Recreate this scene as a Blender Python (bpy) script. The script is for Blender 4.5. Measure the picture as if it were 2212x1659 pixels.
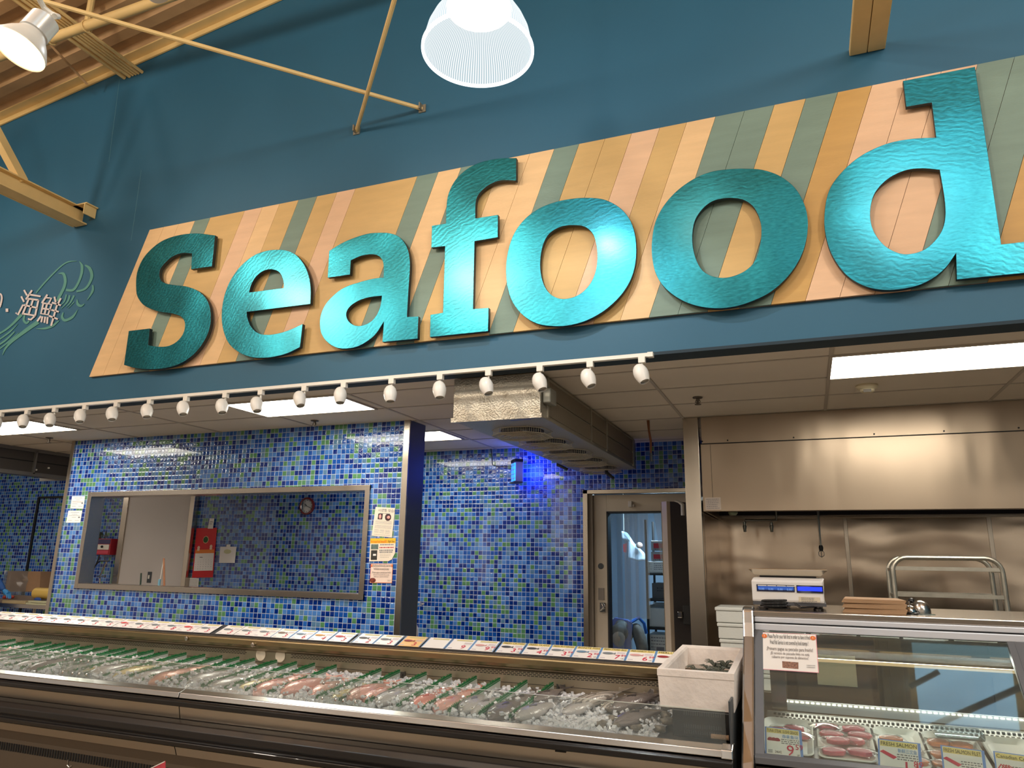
import bpy, bmesh, math, random
from mathutils import Vector, Matrix, noise
from math import pi, sin, cos, radians
R_ = random.Random(7)
for o in list(bpy.data.objects): bpy.data.objects.remove(o)
SC = bpy.context.scene
COL = SC.collection
# ---------------------------------------------------------------- camera, world, lights, exposure
FOC, YAW, PIT, ROL = 1566.33, -0.381645, 0.2380525, 0.0162421
CX, CY = 1106.0, 829.5
CAM = Vector((0, 0, 1.6))
_f = Vector((sin(YAW)*cos(PIT), cos(YAW)*cos(PIT), sin(PIT)))
_r = Vector((cos(YAW), -sin(YAW), 0)); _u = _r.cross(_f)
RT = _r*cos(ROL)+_u*sin(ROL); UP = -_r*sin(ROL)+_u*cos(ROL); FW = _f
cd = bpy.data.cameras.new('camera'); cam = bpy.data.objects.new('camera', cd); COL.objects.link(cam)
cam.matrix_world = Matrix(((RT.x, UP.x, -FW.x, CAM.x), (RT.y, UP.y, -FW.y, CAM.y), (RT.z, UP.z, -FW.z, CAM.z), (0, 0, 0, 1)))
cd.sensor_width = 36; cd.lens = FOC/2212*36; cd.clip_start = 0.05; cd.clip_end = 200
SC.camera = cam
SC.view_settings.view_transform = 'Standard'; SC.view_settings.look = 'None'
SC.view_settings.exposure = 0.4; SC.view_settings.gamma = 1; SC.view_settings.use_curve_mapping = False
W = bpy.data.worlds.new('world'); SC.world = W; W.use_nodes = True
W.node_tree.nodes['Background'].inputs[0].default_value = (1.0, 0.86, 0.72, 1)
W.node_tree.nodes['Background'].inputs[1].default_value = 0.35

def lamp(name, kind, loc, energy, color=(1, 1, 1), size=0.5, target=None, spot=None, blend=0.6):
    d = bpy.data.lights.new(name, kind); o = bpy.data.objects.new(name, d); COL.objects.link(o)
    d.energy = energy; d.color = color; o.location = loc
    if kind == 'AREA': d.shape = 'DISK'; d.size = size
    else: d.shadow_soft_size = size
    if kind == 'SPOT': d.spot_size = radians(spot); d.spot_blend = blend
    if target is not None:
        o.rotation_euler = (Vector(target)-Vector(loc)).to_track_quat('-Z', 'Y').to_euler()
    return o
WARM = (1, .85, .68); NEUT = (1, .9, .78); COOL = (.8, .9, 1)
# unseen store high bays around the camera, the nearer ones added to brighten the counter
for i, (x, y) in enumerate([(-7.0, -0.5), (-2.5, -2.5), (3.0, 0.0), (5.5, -3.5), (-9.5, -4.5), (-3.6, .2), (1.2, .6)]):
    lamp('high_bay_fill_glow', 'POINT', (x, y, 5.3), 210 if y < -.3 or x > 2 else 75, NEUT, .3)
# accent spots on the ceiling track aimed at the sign
for (loc, tg, e, an) in [((-3.9, .6, 5.2), (-1.9, 4.45, 3.2), 150, 44), ((-6.5, .8, 5.2), (-4.2, 4.45, 3.2), 130, 44),
                     ((-1.0, .6, 5.4), (.9, 4.45, 3.9), 80, 46), ((-8.2, 1.2, 5.2), (-7.2, 4.45, 4.3), 80, 40)]:
    lamp('track_spot_glow', 'SPOT', loc, e, WARM, .05, tg, an, .9)

# ---------------------------------------------------------------- pixel rays -> points on real planes
def ray(u, v): return RT*((u-CX)/FOC) - UP*((v-CY)/FOC) + FW
def PX(u, v, x): d = ray(u, v); return CAM+d*((x-CAM.x)/d.x)
def PY(u, v, y): d = ray(u, v); return CAM+d*((y-CAM.y)/d.y)
def PZ(u, v, z): d = ray(u, v); return CAM+d*((z-CAM.z)/d.z)
def PD(u, v, r): return CAM+ray(u, v).normalized()*r

# ---------------------------------------------------------------- materials
class NT:
    def __init__(s, m): s.t = m.node_tree; s.n = s.t.nodes; s.l = s.t.links
    def new(s, t, **k):
        n = s.n.new(t)
        for a, b in k.items(): setattr(n, a, b)
        return n
    def setin(s, sock, v):
        if isinstance(v, bpy.types.NodeSocket): s.l.new(v, sock)
        elif isinstance(v, (tuple, list)) and sock.type == 'RGBA' and len(v) == 3: sock.default_value = (*v, 1)
        else: sock.default_value = v
    def M(s, op, a, b=0.0, c=0.0):
        n = s.new('ShaderNodeMath', operation=op)
        for i, v in enumerate((a, b, c)): s.setin(n.inputs[i], v)
        return n.outputs[0]
    def mix(s, f, a, b, bt='MIX'):
        n = s.new('ShaderNodeMix', data_type='RGBA', blend_type=bt)
        s.setin(n.inputs[0], f); s.setin(n.inputs[6], a); s.setin(n.inputs[7], b); return n.outputs[2]
    def pos(s): return s.new('ShaderNodeNewGeometry').outputs['Position']
    def obj(s): return s.new('ShaderNodeTexCoord').outputs['Object']
    def xyz(s, v): n = s.new('ShaderNodeSeparateXYZ'); s.l.new(v, n.inputs[0]); return n.outputs
    def vec(s, x, y, z):
        n = s.new('ShaderNodeCombineXYZ')
        for i, v in enumerate((x, y, z)): s.setin(n.inputs[i], v)
        return n.outputs[0]
    def noise(s, v, sc, det=2, out=0, rough=.5):
        n = s.new('ShaderNodeTexNoise'); s.l.new(v, n.inputs['Vector']); n.inputs['Scale'].default_value = sc
        n.inputs['Detail'].default_value = det; n.inputs['Roughness'].default_value = rough; return n.outputs[out]
    def scale(s, v, k):
        n = s.new('ShaderNodeVectorMath', operation='MULTIPLY'); s.l.new(v, n.inputs[0]); n.inputs[1].default_value = k; return n.outputs[0]
    def ramp(s, f, stops, const=False):
        n = s.new('ShaderNodeValToRGB'); s.l.new(f, n.inputs[0]); cr = n.color_ramp
        if const: cr.interpolation = 'CONSTANT'
        while len(cr.elements) < len(stops): cr.elements.new(.5)
        for e, (p, c) in zip(cr.elements, stops): e.position = p; e.color = (*c, 1)
        return n.outputs[0]
    def bump(s, h, st, dist):
        n = s.new('ShaderNodeBump'); s.l.new(h, n.inputs['Height']); n.inputs['Strength'].default_value = st
        n.inputs['Distance'].default_value = dist; return n.outputs[0]
def lin(c):
    return tuple(((v/255)/12.92 if v/255 <= .04045 else ((v/255+.055)/1.055)**2.4) for v in c)
MATS = {}
def mat(name, c=(200, 200, 200), rough=.5, metal=0., emit=0., ecol=None, vary=0., vscale=6., bump=0., bscale=60., alpha=1., trans=0., coat=0., spec=.5, stretch=None):
    if name in MATS: return MATS[name]
    m = bpy.data.materials.new(name); m.use_nodes = True; MATS[name] = m
    t = NT(m); b = t.n['Principled BSDF']; col = lin(c)
    b.inputs['Base Color'].default_value = (*col, 1); b.inputs['Roughness'].default_value = rough
    b.inputs['Metallic'].default_value = metal; b.inputs['Alpha'].default_value = alpha
    b.inputs['Transmission Weight'].default_value = trans; b.inputs['Coat Weight'].default_value = coat
    b.inputs['Specular IOR Level'].default_value = spec
    if emit: b.inputs['Emission Color'].default_value = (*lin(ecol or c), 1); b.inputs['Emission Strength'].default_value = emit
    v = None
    if vary or bump:
        v = t.obj()
        if stretch: v = t.scale(v, stretch)
    if vary:
        f = t.noise(v, vscale, 4)
        d = tuple(x*(1-vary) for x in col); h = tuple(min(1, x*(1+vary*.6)) for x in col)
        t.l.new(t.ramp(f, [(.3, d), (.7, h)]), b.inputs['Base Color'])
    if bump:
        t.l.new(t.bump(t.noise(v, bscale, 3), bump, .01), b.inputs['Normal'])
    return m
def tile_mat(name, u='x', pitch=.05):
    m = bpy.data.materials.new(name); m.use_nodes = True; MATS[name] = m
    t = NT(m); b = t.n['Principled BSDF']; x, y, z = t.xyz(t.pos())
    a = x if u == 'x' else y
    U = t.M('DIVIDE', a, pitch); V = t.M('DIVIDE', z, pitch)
    iu = t.M('FLOOR', U); iv = t.M('FLOOR', V); fu = t.M('SUBTRACT', U, iu); fv = t.M('SUBTRACT', V, iv)
    wn = t.new('ShaderNodeTexWhiteNoise', noise_dimensions='3D'); t.l.new(t.vec(t.M('MULTIPLY_ADD', iu, 1.37, .41), t.M('MULTIPLY_ADD', iv, 2.11, .73), 3.3), wn.inputs['Vector'])
    c = t.ramp(wn.outputs['Value'], [(0, lin((0, 40, 122))), (.25, lin((22, 78, 162))), (.46, lin((78, 128, 196))),
                                     (.66, lin((84, 136, 92))), (.81, lin((40, 98, 178))), (.90, lin((88, 126, 160)))], True)
    # distance to the nearest tile edge
    e = t.M('MINIMUM', t.M('MINIMUM', fu, t.M('SUBTRACT', 1, fu)), t.M('MINIMUM', fv, t.M('SUBTRACT', 1, fv)))
    inside = t.M('GREATER_THAN', e, .045)
    cc = t.mix(inside, lin((176, 190, 206)), c)
    t.l.new(cc, b.inputs['Base Color'])
    t.l.new(t.M('MULTIPLY_ADD', inside, -.48, .55), b.inputs['Roughness'])
    b.inputs['Coat Weight'].default_value = .4; b.inputs['Coat Roughness'].default_value = .03
    w = t.new('ShaderNodeSeparateColor'); t.l.new(wn.outputs['Color'], w.inputs[0])
    tilt = t.M('ADD', t.M('MULTIPLY', t.M('SUBTRACT', w.outputs[0], .5), fu), t.M('MULTIPLY', t.M('SUBTRACT', w.outputs[1], .5), fv))
    pillow = t.M('SMOOTH_MIN', t.M('MULTIPLY', e, 5.), 1.0, .6)
    wob = t.noise(t.pos(), 34, 2)
    h = t.M('ADD', t.M('ADD', t.M('MULTIPLY', tilt, .9), t.M('MULTIPLY', pillow, .55)), t.M('MULTIPLY', wob, .9))
    t.l.new(t.bump(h, .95, .0038), b.inputs['Normal'])
    return m
def brushed(name, c, rough=.3, axis='x', wav=.35, streak=.25):
    m = bpy.data.materials.new(name); m.use_nodes = True; MATS[name] = m
    t = NT(m); b = t.n['Principled BSDF']; p = t.pos()
    k = {'x': (2, 60, 150), 'z': (150, 150, 2), 'y': (100, 2, 150)}[axis]
    st = t.noise(t.scale(p, k), 2.0, 3)
    bl = t.noise(p, 2.2, 3)
    col = lin(c)
    cc = t.mix(t.M('MULTIPLY', bl, .4), col, tuple(x*.75 for x in col))
    t.l.new(cc, b.inputs['Base Color']); b.inputs['Metallic'].default_value = 1
    t.l.new(t.M('MULTIPLY_ADD', st, streak*.22, rough-streak*.11), b.inputs['Roughness'])
    lw = t.noise(t.scale(p, {'x': (1.0, 1, 2.2), 'z': (2.6, 1, .7), 'y': (1, 1, 1)}[axis]), 1.6, 1)
    h = t.M('MULTIPLY', lw, wav)
    t.l.new(t.bump(h, .5, .12), b.inputs['Normal'])
    return m

TILE = tile_mat('mosaic_tile'); TILEY = tile_mat('mosaic_tile_side', 'y')
STEEL = brushed('brushed_steel', (190, 180, 168), .26, 'x', .05)
STEELV = brushed('brushed_steel_upright', (194, 182, 166), .24, 'z', .06)
HOODM = brushed('hood_steel', (174, 156, 136), .34, 'z', .22, .15)
SPLASH = brushed('splash_steel', (190, 172, 152), .20, 'x', .24, .2)
POLISH = mat('polished_steel', (205, 203, 200), .13, 1.0)
DKSTEEL = mat('dark_steel', (74, 78, 82), .45, .3)
TEAL = mat('teal_paint', (34, 91, 118), .55, vary=.05, vscale=1.2)
CEIL = mat('ceiling_tile', (214, 204, 188), .85, vary=.05, vscale=1.5, bump=.15, bscale=90)
GRID = mat('ceiling_grid', (176, 166, 152), .6)
TAN = mat('tan_painted_metal', (228, 194, 130), .55, vary=.07, vscale=5)
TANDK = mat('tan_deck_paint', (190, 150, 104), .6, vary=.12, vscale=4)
WHITE = mat('white_enamel', (232, 226, 214), .35)
WHITEP = mat('white_paper', (238, 232, 226), .7)
GREYP = mat('grey_print', (120, 118, 122), .7)
BLACKP = mat('black_print', (30, 28, 30), .6)
REDP = mat('red_print', (205, 30, 70), .6)
BLUEP = mat('blue_print', (96, 150, 205), .6)
BLACK = mat('black_rubber', (20, 18, 18), .32, coat=.3)
BLACKM = mat('black_matte', (16, 16, 17), .6)
GLASS = mat('clear_glass', (255, 255, 255), .02, trans=1.0, alpha=1)
def clear_mat(name, tint=(240, 245, 245), opac=.06, rough=.04, refl=1.0):
    m = bpy.data.materials.new(name); m.use_nodes = True; MATS[name] = m
    t = NT(m); t.n.remove(t.n['Principled BSDF'])
    tr = t.new('ShaderNodeBsdfTransparent'); tr.inputs[0].default_value = (*lin(tint), 1)
    gl = t.new('ShaderNodeBsdfGlossy'); gl.inputs['Roughness'].default_value = rough
    di = t.new('ShaderNodeBsdfDiffuse'); di.inputs[0].default_value = (*lin((225, 235, 235)), 1)
    fr = t.new('ShaderNodeFresnel'); fr.inputs[0].default_value = 1.5
    a = t.new('ShaderNodeMixShader'); a.inputs[0].default_value = opac; t.l.new(tr.outputs[0], a.inputs[1]); t.l.new(di.outputs[0], a.inputs[2])
    b = t.new('ShaderNodeMixShader'); t.l.new(t.M('MULTIPLY', fr.outputs[0], refl), b.inputs[0]); t.l.new(a.outputs[0], b.inputs[1]); t.l.new(gl.outputs[0], b.inputs[2])
    t.l.new(b.outputs[0], t.n['Material Output'].inputs[0]); return m
PANE = clear_mat('pane_glass', (240, 246, 244), .03, .02)
PLEXI = clear_mat('scratched_plexiglass', (246, 248, 246), .055, .10, .35)
STRIPM = clear_mat('vinyl_strip', (196, 214, 226), .20, .15)
FILM = clear_mat('plastic_film', (248, 248, 248), .08, .14, .55)

# ---------------------------------------------------------------- mesh building
ORG = {}
class MB:
    def __init__(s): s.b = bmesh.new(); s.mi = 0
    def face(s, vs):
        try: f = s.b.faces.new(vs); f.material_index = s.mi; return f
        except ValueError: return None
    def quad(s, *p): return s.face([s.b.verts.new(Vector(q)) for q in p])
    poly = quad
    def box(s, x0, x1, y0, y1, z0, z1, M=None):
        P = [Vector((x, y, z)) for x in (x0, x1) for y in (y0, y1) for z in (z0, z1)]
        if M is not None: P = [M @ p for p in P]
        v = [s.b.verts.new(p) for p in P]
        for f in ((0, 1, 3, 2), (4, 6, 7, 5), (0, 4, 5, 1), (2, 3, 7, 6), (0, 2, 6, 4), (1, 5, 7, 3)): s.face([v[i] for i in f])
        return s
    def prism(s, pts, ext, cap=True):
        ext = Vector(ext); a = [s.b.verts.new(Vector(p)) for p in pts]; b = [s.b.verts.new(Vector(p)+ext) for p in pts]
        n = len(a)
        for i in range(n): s.face([a[i], a[(i+1) % n], b[(i+1) % n], b[i]])
        if cap: s.face(a[::-1]); s.face(b)
        return s
    def ring(s, c, ax, r, n, ph=0, ry=None):
        ax = Vector(ax).normalized(); h = Vector((0, 0, 1)) if abs(ax.z) < .9 else Vector((1, 0, 0))
        a = ax.cross(h).normalized(); b = ax.cross(a)
        return [s.b.verts.new(Vector(c)+a*(cos(ph+2*pi*i/n)*r)+b*(sin(ph+2*pi*i/n)*(ry or r))) for i in range(n)]
    def skin(s, rings, cap=True, close=False):
        for A, B in zip(rings, rings[1:]):
            n = len(A)
            for i in range(n): s.face([A[i], A[(i+1) % n], B[(i+1) % n], B[i]])
        if cap: s.face(rings[0][::-1]); s.face(rings[-1])
        return s
    def cyl(s, p, q, r, n=16, r2=None, cap=True):
        p, q = Vector(p), Vector(q); return s.skin([s.ring(p, q-p, r, n), s.ring(q, q-p, r if r2 is None else r2, n)], cap)
    def lathe(s, prof, o=(0, 0, 0), ax=(0, 0, 1), n=28, cap=True):
        o = Vector(o); ax = Vector(ax).normalized()
        return s.skin([s.ring(o+ax*h, ax, max(r, .0004), n) for r, h in prof], cap)
    def tube(s, pts, r, n=8, cap=True):
        pts = [Vector(p) for p in pts]; rr = r if isinstance(r, (list, tuple)) else [r]*len(pts); rings = []; prev = None
        for i, p in enumerate(pts):
            d = (pts[min(i+1, len(pts)-1)]-pts[max(i-1, 0)]).normalized()
            if prev is None:
                h = Vector((0, 0, 1)) if abs(d.z) < .9 else Vector((1, 0, 0)); a = d.cross(h).normalized()
            else:
                a = (prev-d*prev.dot(d)).normalized()
            prev = a; b = d.cross(a)
            rings.append([s.b.verts.new(p+a*(cos(2*pi*k/n)*rr[i])+b*(sin(2*pi*k/n)*rr[i])) for k in range(n)])
        return s.skin(rings, cap)
    def ball(s, c, r, n=12, m=8, sc=(1, 1, 1)):
        mt = Matrix.Translation(Vector(c)) @ Matrix.Diagonal((r*sc[0], r*sc[1], r*sc[2], 1))
        g = bmesh.ops.create_uvsphere(s.b, u_segments=n, v_segments=m, radius=1, matrix=mt)
        for v in g['verts']:
            for f in v.link_faces: f.material_index = s.mi
        return s
    def build(s, name, mats, parent=None, smooth=False, bevel=0., world=True):
        if not isinstance(mats, (list, tuple)): mats = [mats]
        bmesh.ops.recalc_face_normals(s.b, faces=s.b.faces)
        if parent is None:
            vs = [v.co for v in s.b.verts]
            org = Vector(((min(v.x for v in vs)+max(v.x for v in vs))/2, (min(v.y for v in vs)+max(v.y for v in vs))/2, min(v.z for v in vs)))
        else: org = ORG[parent.name]
        for v in s.b.verts: v.co -= org
        me = bpy.data.meshes.new(name); s.b.to_mesh(me); s.b.free()
        for m in mats: me.materials.append(m)
        if smooth:
            for p in me.polygons: p.use_smooth = True
            if smooth != 'all': me.set_sharp_from_angle(angle=radians(35))
        o = bpy.data.objects.new(name, me); COL.objects.link(o)
        if parent is None: o.location = org
        else: o.parent = parent
        ORG[o.name] = org
        if bevel:
            b = o.modifiers.new('bevel', 'BEVEL'); b.width = bevel; b.segments = 2; b.limit_method = 'ANGLE'
        return o
def thing(name, loc, label, cat, group=None):
    o = bpy.data.objects.new(name, None); COL.objects.link(o); o.empty_display_size = .05; o.location = loc; ORG[o.name] = Vector(loc)
    o['label'] = label; o['category'] = cat
    if group: o['group'] = group
    return o
def tag(o, label=None, cat=None, group=None, kind=None):
    if label: o['label'] = label
    if cat: o['category'] = cat
    if group: o['group'] = group
    if kind: o['kind'] = kind
    return o
def copy_tree(o, parent=None):
    c = o.copy(); COL.objects.link(c); c.parent = parent; ORG[c.name] = ORG[o.name]
    for ch in list(o.children): copy_tree(ch, c)
    return c
def st(o): o['kind'] = 'structure'; return o
def BX(name, x0, x1, y0, y1, z0, z1, m, parent=None, bevel=0.): return MB().box(x0, x1, y0, y1, z0, z1).build(name, m, parent, bevel=bevel)

def curve_mesh(cu):
    o = bpy.data.objects.new('t', cu); COL.objects.link(o); dg = bpy.context.evaluated_depsgraph_get(); dg.update()
    me = bpy.data.meshes.new_from_object(o.evaluated_get(dg)); bpy.data.objects.remove(o); bpy.data.curves.remove(cu); return me
TC = {}
def text(body, size, org, xd, yd, m, parent, name='lettering', align='LEFT', width=None, bold=0., lift=.0006):
    key = (body, align, bold)
    if key not in TC:
        cu = bpy.data.curves.new('t', 'FONT'); cu.body = body; cu.size = 1; cu.align_x = align; cu.offset = bold; cu.resolution_u = 2
        TC[key] = curve_mesh(cu)
    me = TC[key].copy(); me.name = name; me.materials.clear(); me.materials.append(m)
    xd = Vector(xd).normalized(); yd = Vector(yd).normalized(); n = xd.cross(yd); sx = size
    if width and me.vertices:
        w = max(v.co.x for v in me.vertices)-min(v.co.x for v in me.vertices)
        if w > 0: sx = width/w
    po = ORG[parent.name] if parent else Vector(org); org = Vector(org)+n*lift
    for v in me.vertices: v.co = org+xd*(v.co.x*sx)+yd*(v.co.y*size)-po
    o = bpy.data.objects.new(name, me); COL.objects.link(o); ORG[o.name] = po
    if parent: o.parent = parent
    else: o.location = po
    return o
def crspline(pts, seg=6):
    """pts: (x, y) or (x, y, 1) for a corner; closed outline; rounds everything between corners."""
    n = len(pts); out = []
    P = [Vector((p[0], p[1])) for p in pts]; Cn = [len(p) > 2 for p in pts]
    for i in range(n):
        j = (i+1) % n; p1, p2 = P[i], P[j]
        p0 = P[i-1] if not Cn[i] else p1-(p2-p1)*.0; p3 = P[(j+1) % n] if not Cn[j] else p2
        if Cn[i] and Cn[j]: out.append(p1); continue
        m1 = (p2-p0)*.5 if not Cn[i] else (p2-p1)*.9; m2 = (p3-p1)*.5 if not Cn[j] else (p2-p1)*.9
        for k in range(seg):
            t = k/seg; t2 = t*t; t3 = t2*t
            out.append(p1*(2*t3-3*t2+1)+m1*(t3-2*t2+t)+p2*(-2*t3+3*t2)+m2*(t3-t2))
    return out
def outline_mesh(loops, depth, y_front, bev=0.):
    """loops of world (x, z); a flat cut-out shape with real thickness, front face at y_front."""
    cu = bpy.data.curves.new('c', 'CURVE'); cu.dimensions = '2D'; cu.fill_mode = 'BOTH'; cu.extrude = depth/2; cu.bevel_depth = bev
    for L in loops:
        sp = cu.splines.new('POLY'); sp.points.add(len(L)-1); sp.use_cyclic_u = True
        for p, q in zip(sp.points, L): p.co = (q[0], q[1], 0, 1)
    me = curve_mesh(cu)
    for v in me.vertices: v.co = Vector((v.co.x, y_front+depth/2-v.co.z, v.co.y))
    return me
def link_mesh(name, me, mats, parent=None, org=None):
    org = ORG[parent.name] if parent else Vector(org)
    for v in me.vertices: v.co -= org
    me.materials.clear(); me.name = name
    for m in mats: me.materials.append(m)
    o = bpy.data.objects.new(name, me); COL.objects.link(o); ORG[o.name] = org
    if parent: o.parent = parent
    else: o.location = org
    return o
# ================================================================ THE SHELL
F = 4.47                    # facade plane
YW, YB, H = 6.05, 8.0, 2.9  # window wall, back wall, kitchen ceiling
FLOORM = mat('floor_tile', (150, 138, 122), .35, vary=.1, vscale=3)
def roof_z(x): return 6.165+(x+7.877)*(.45/3.64)
# facade / bulkhead wall above the counter
m = MB()
m.prism([(-16, F, 2.905), (7, F, 2.905), (7, F, roof_z(7)+.05), (-16, F, roof_z(-16)+.05)], (0, .16, 0))
st(m.build('wall_front', TEAL))
st(BX('trim_1', -16, 7, F-.004, F+.164, 2.885, 2.905, mat('soffit_edge_paint', (24, 46, 58), .7)))
st(BX('floor', -16, 7, -9, 11.4, -.1, 0, FLOORM))
# kitchen ceiling with its T-bar grid
st(BX('ceiling', -9.22, 7, F+.162, YB, H, H+.05, CEIL))
m = MB()
for i in range(-8, 6):
    x = .23+1.21*i
    if -9.2 < x < 6.9: m.box(x-.012, x+.012, F+.166, YB, H-.006, H+.002)
for k in range(6):
    y = 4.88+.595*k
    m.box(-9.2, 6.9, y-.009, y+.009, H-.005, H+.003)
st(m.build('trim_2', GRID))
BX2 = st(BX('wall_back', -14, -.9, YB, YB+.12, 0, 1.0, TILE)); 
# back wall: tiled, with the walk-in cooler doorway cut out
bpy.data.objects.remove(BX2)
DL, DR, DT = PY(1264, 1300, YB).x, -1.0, PY(1260, 1059.7, YB).z
m = MB(); m.box(-14, DL+.02, YB, YB+.12, 0, 3.4); m.box(DL+.02, -.9, YB, YB+.12, DT-.02, 3.4)
st(m.build('wall_back', TILE))
# window wall with its long opening
WX0, WX1 = PY(178, 1170, YW).x, PY(794, 1170, YW).x
w0, w1 = -7.67, -3.88
wz0, wz1 = 1.215, 2.285
wl, wr = -8.02, -3.53
m = MB()
m.box(wl, w0+.03, YW, YW+.14, 0, H); m.box(w1-.03, wr, YW, YW+.14, 0, H)
m.box(w0+.03, w1-.03, YW, YW+.14, 0, wz0+.03); m.box(w0+.03, w1-.03, YW, YW+.14, wz1-.03, H)
st(m.build('wall_middle', TILE))
m = MB(); f_ = .055
m.box(w0, w1, YW-.02, YW+.16, wz1-f_, wz1); m.box(w0, w1, YW-.02, YW+.16, wz0, wz0+f_)
m.box(w0, w0+f_, YW-.021, YW+.161, wz0, wz1); m.box(w1-f_, w1, YW-.021, YW+.161, wz0, wz1)
st(m.build('window_1', STEEL, bevel=.003))
st(BX('trim_3', wl-.05, wl, YW-.02, YW+.16, 0, H, STEELV))
m = MB(); m.box(wr-.004, wr+.055, YW-.02, YW+.0, 0, H); m.mi = 1; m.box(wr-.002, wr+.053, YW, YW+.30, 0, H)
st(m.build('trim_4', [STEELV, DKSTEEL]))
#st(BX('wall_side', -7.70, -7.64, YW+.165, 7.1, .9, H, mat('grey_panel', (126, 124, 128), .45, .3)))
# outer walls that close the space
st(BX('wall_left', -14.1, -14, F, YB+.1, 0, 3.6, mat('dim_wall', (90, 90, 90), .7)))
st(BX('wall_right', 6.9, 7, -9, YB, 0, 7.9, TEAL))
# far store wall behind the camera; tall glowing panes invented for steel to reflect
st(BX('wall_store', -16, 7, -9.1, -9, 0, 8.2, mat('store_wall_paint', (150, 132, 108), .8)))
m = MB()
for x_, w_ in ((-13.5, .7), (-11.2, .35), (-8.4, .8), (-5.6, .3), (-3.1, .9), (-.2, .3), (1.6, .7), (4.4, .4), (5.9, .5)): m.box(x_, x_+w_, -8.99, -8.98, .6, 4.4)
st(m.build('window_9', mat('reflection_pane_glow', (240, 236, 226), .5, emit=2.2)))
m = MB()
for x_ in range(-15, 6, 3): m.box(x_, x_+1.9, -6.4, -5.6, 0, 1.9)
st(m.build('added_shelving', mat('added_shelving_dark', (96, 74, 58), .7, vary=.5, vscale=3)))  # unseen shelving blocks, added for metal and glass to reflect
# ---------------------------------------------------------------- roof of the store
m = MB()
def rp(x, y, dz): return (x, y, roof_z(x)+dz)
y = F; prof = []
while y > -9:
    prof += [(y, 0.0), (y-.10, 0.0), (y-.125, .05), (y-.215, .05)]; y -= .24
a = [m.b.verts.new(rp(-16, q, d+.05)) for q, d in prof]; b = [m.b.verts.new(rp(7, q, d+.05)) for q, d in prof]
for i in range(len(prof)-1): m.face([a[i], a[i+1], b[i+1], b[i]])
st(m.build('ceiling_deck', TANDK)).name = 'ceiling.001'
m = MB()
m.prism([rp(-16, F-.005, .04), rp(-16, F-.005, -.03), rp(-16, F-.02, -.03), rp(-16, F-.02, .025), rp(-16, F-.11, .025), rp(-16, F-.11, .04)], (23, 0, roof_z(7)-roof_z(-16)))
st(m.build('trim_5', TAN))
tcol = tag
# roof truss girder sticking out of the facade on the left
q0, q1 = PY(164, 497, F), PY(191, 481, F)
zb = (q0.z+q1.z)/2
t = thing('roof_girder', ((q0.x+q1.x)/2, F-.01, zb), 'tan steel roof girder running into the blue wall left of the sign', 'beam')
m = MB(); yy0 = -3.
xc = (q0.x+q1.x)/2; hw = .075
m.box(xc-hw, xc+hw, yy0, F-.01, zb, zb+.012); m.box(xc-.006, xc+.006, yy0, F-.01, zb+.012, zb+.15); m.box(xc-hw*.8, xc+hw*.8, yy0, F-.01, zb+.15, zb+.162)
m.build('bottom_chord', TAN, t)
for k in range(3):
    m = MB(); ys = 3.85-1.9*k
    for s, e in (((xc, ys, zb+.16), (xc, ys-.95, zb+1.2)), ((xc, ys-1.9, zb+.16), (xc, ys-.95, zb+1.2))):
        d = Vector(e)-Vector(s); n = d.cross(Vector((1, 0, 0))).normalized()*.035
        m.prism([Vector(s)+n+Vector((-.05, 0, 0)), Vector(s)-n+Vector((-.05, 0, 0)), Vector(s)-n+Vector((.03, 0, 0)), Vector(s)+n+Vector((.03, 0, 0))], d)
    m.build('diagonal_brace', TAN, t)
m = MB(); m.tube([(xc-hw-.022, yy0, zb+.012), (xc-hw-.022, F-.02, zb+.012)], .016, 10); m.build('conduit', TAN, t)
m = MB(); m.box(xc-.02, xc+.19, F-.13, F-.005, zb+.15, zb+.162); m.box(xc+.16, xc+.17, F-.13, F-.005, zb+.05, zb+.15); m.build('wall_bracket', TAN, t)
m = MB(); m.box(xc-hw-.05, xc-hw+.01, 3.35, 3.38, zb-.015, zb+.035); m.build('conduit_clamp', TAN, t)
# conduits bundled under the deck
cz = 6.2
px = [(266, 169, .017), (277, 166, .017), (285, 158, .011), (291, 157, .011), (297, 155, .011), (305, 153, .013)]
for i, (u, v, r) in enumerate(px):
    p = PY(u, v, F-.02); z = 6.27-.0*i
    m = MB(); m.cyl((p.x, F-.005, z), (p.x, -2.5, z), r*1.25, 10)
    tag(m.build('conduit_pipe', TAN, smooth=True), ['leftmost thick', 'second thick', 'third, thin', 'fourth, thin', 'fifth, thin', 'rightmost'][i]+' tan conduit pipe of the bundle under the roof deck', 'pipe', 'conduit pipes under the roof deck')
# sprinkler pipe running along the store
zp = PY(200, 53, 3.7).z
t = thing('sprinkler_pipe', (-5, 3.7, zp), 'thick tan sprinkler pipe crossing below the conduit bundle', 'pipe')
MB().cyl((-9.5, 3.7, zp), (4, 3.7, zp+.02), .042, 18).build('pipe', TAN, t, True)
for u in (110, 186):
    p = PY(u, 130-.35*u, 3.7)
    m = MB(); m.tube([(p.x+.0, 3.7+cos(a)*.05, zp+sin(a)*.052) for a in [k*pi/8 for k in range(17)]], .006, 6)
    m.tube([(p.x, 3.7, zp+.05), (p.x, 3.7, roof_z(p.x)+.04)], .012 if u < 150 else .028, 8); m.build('pipe_hanger', TAN, t)
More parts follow.
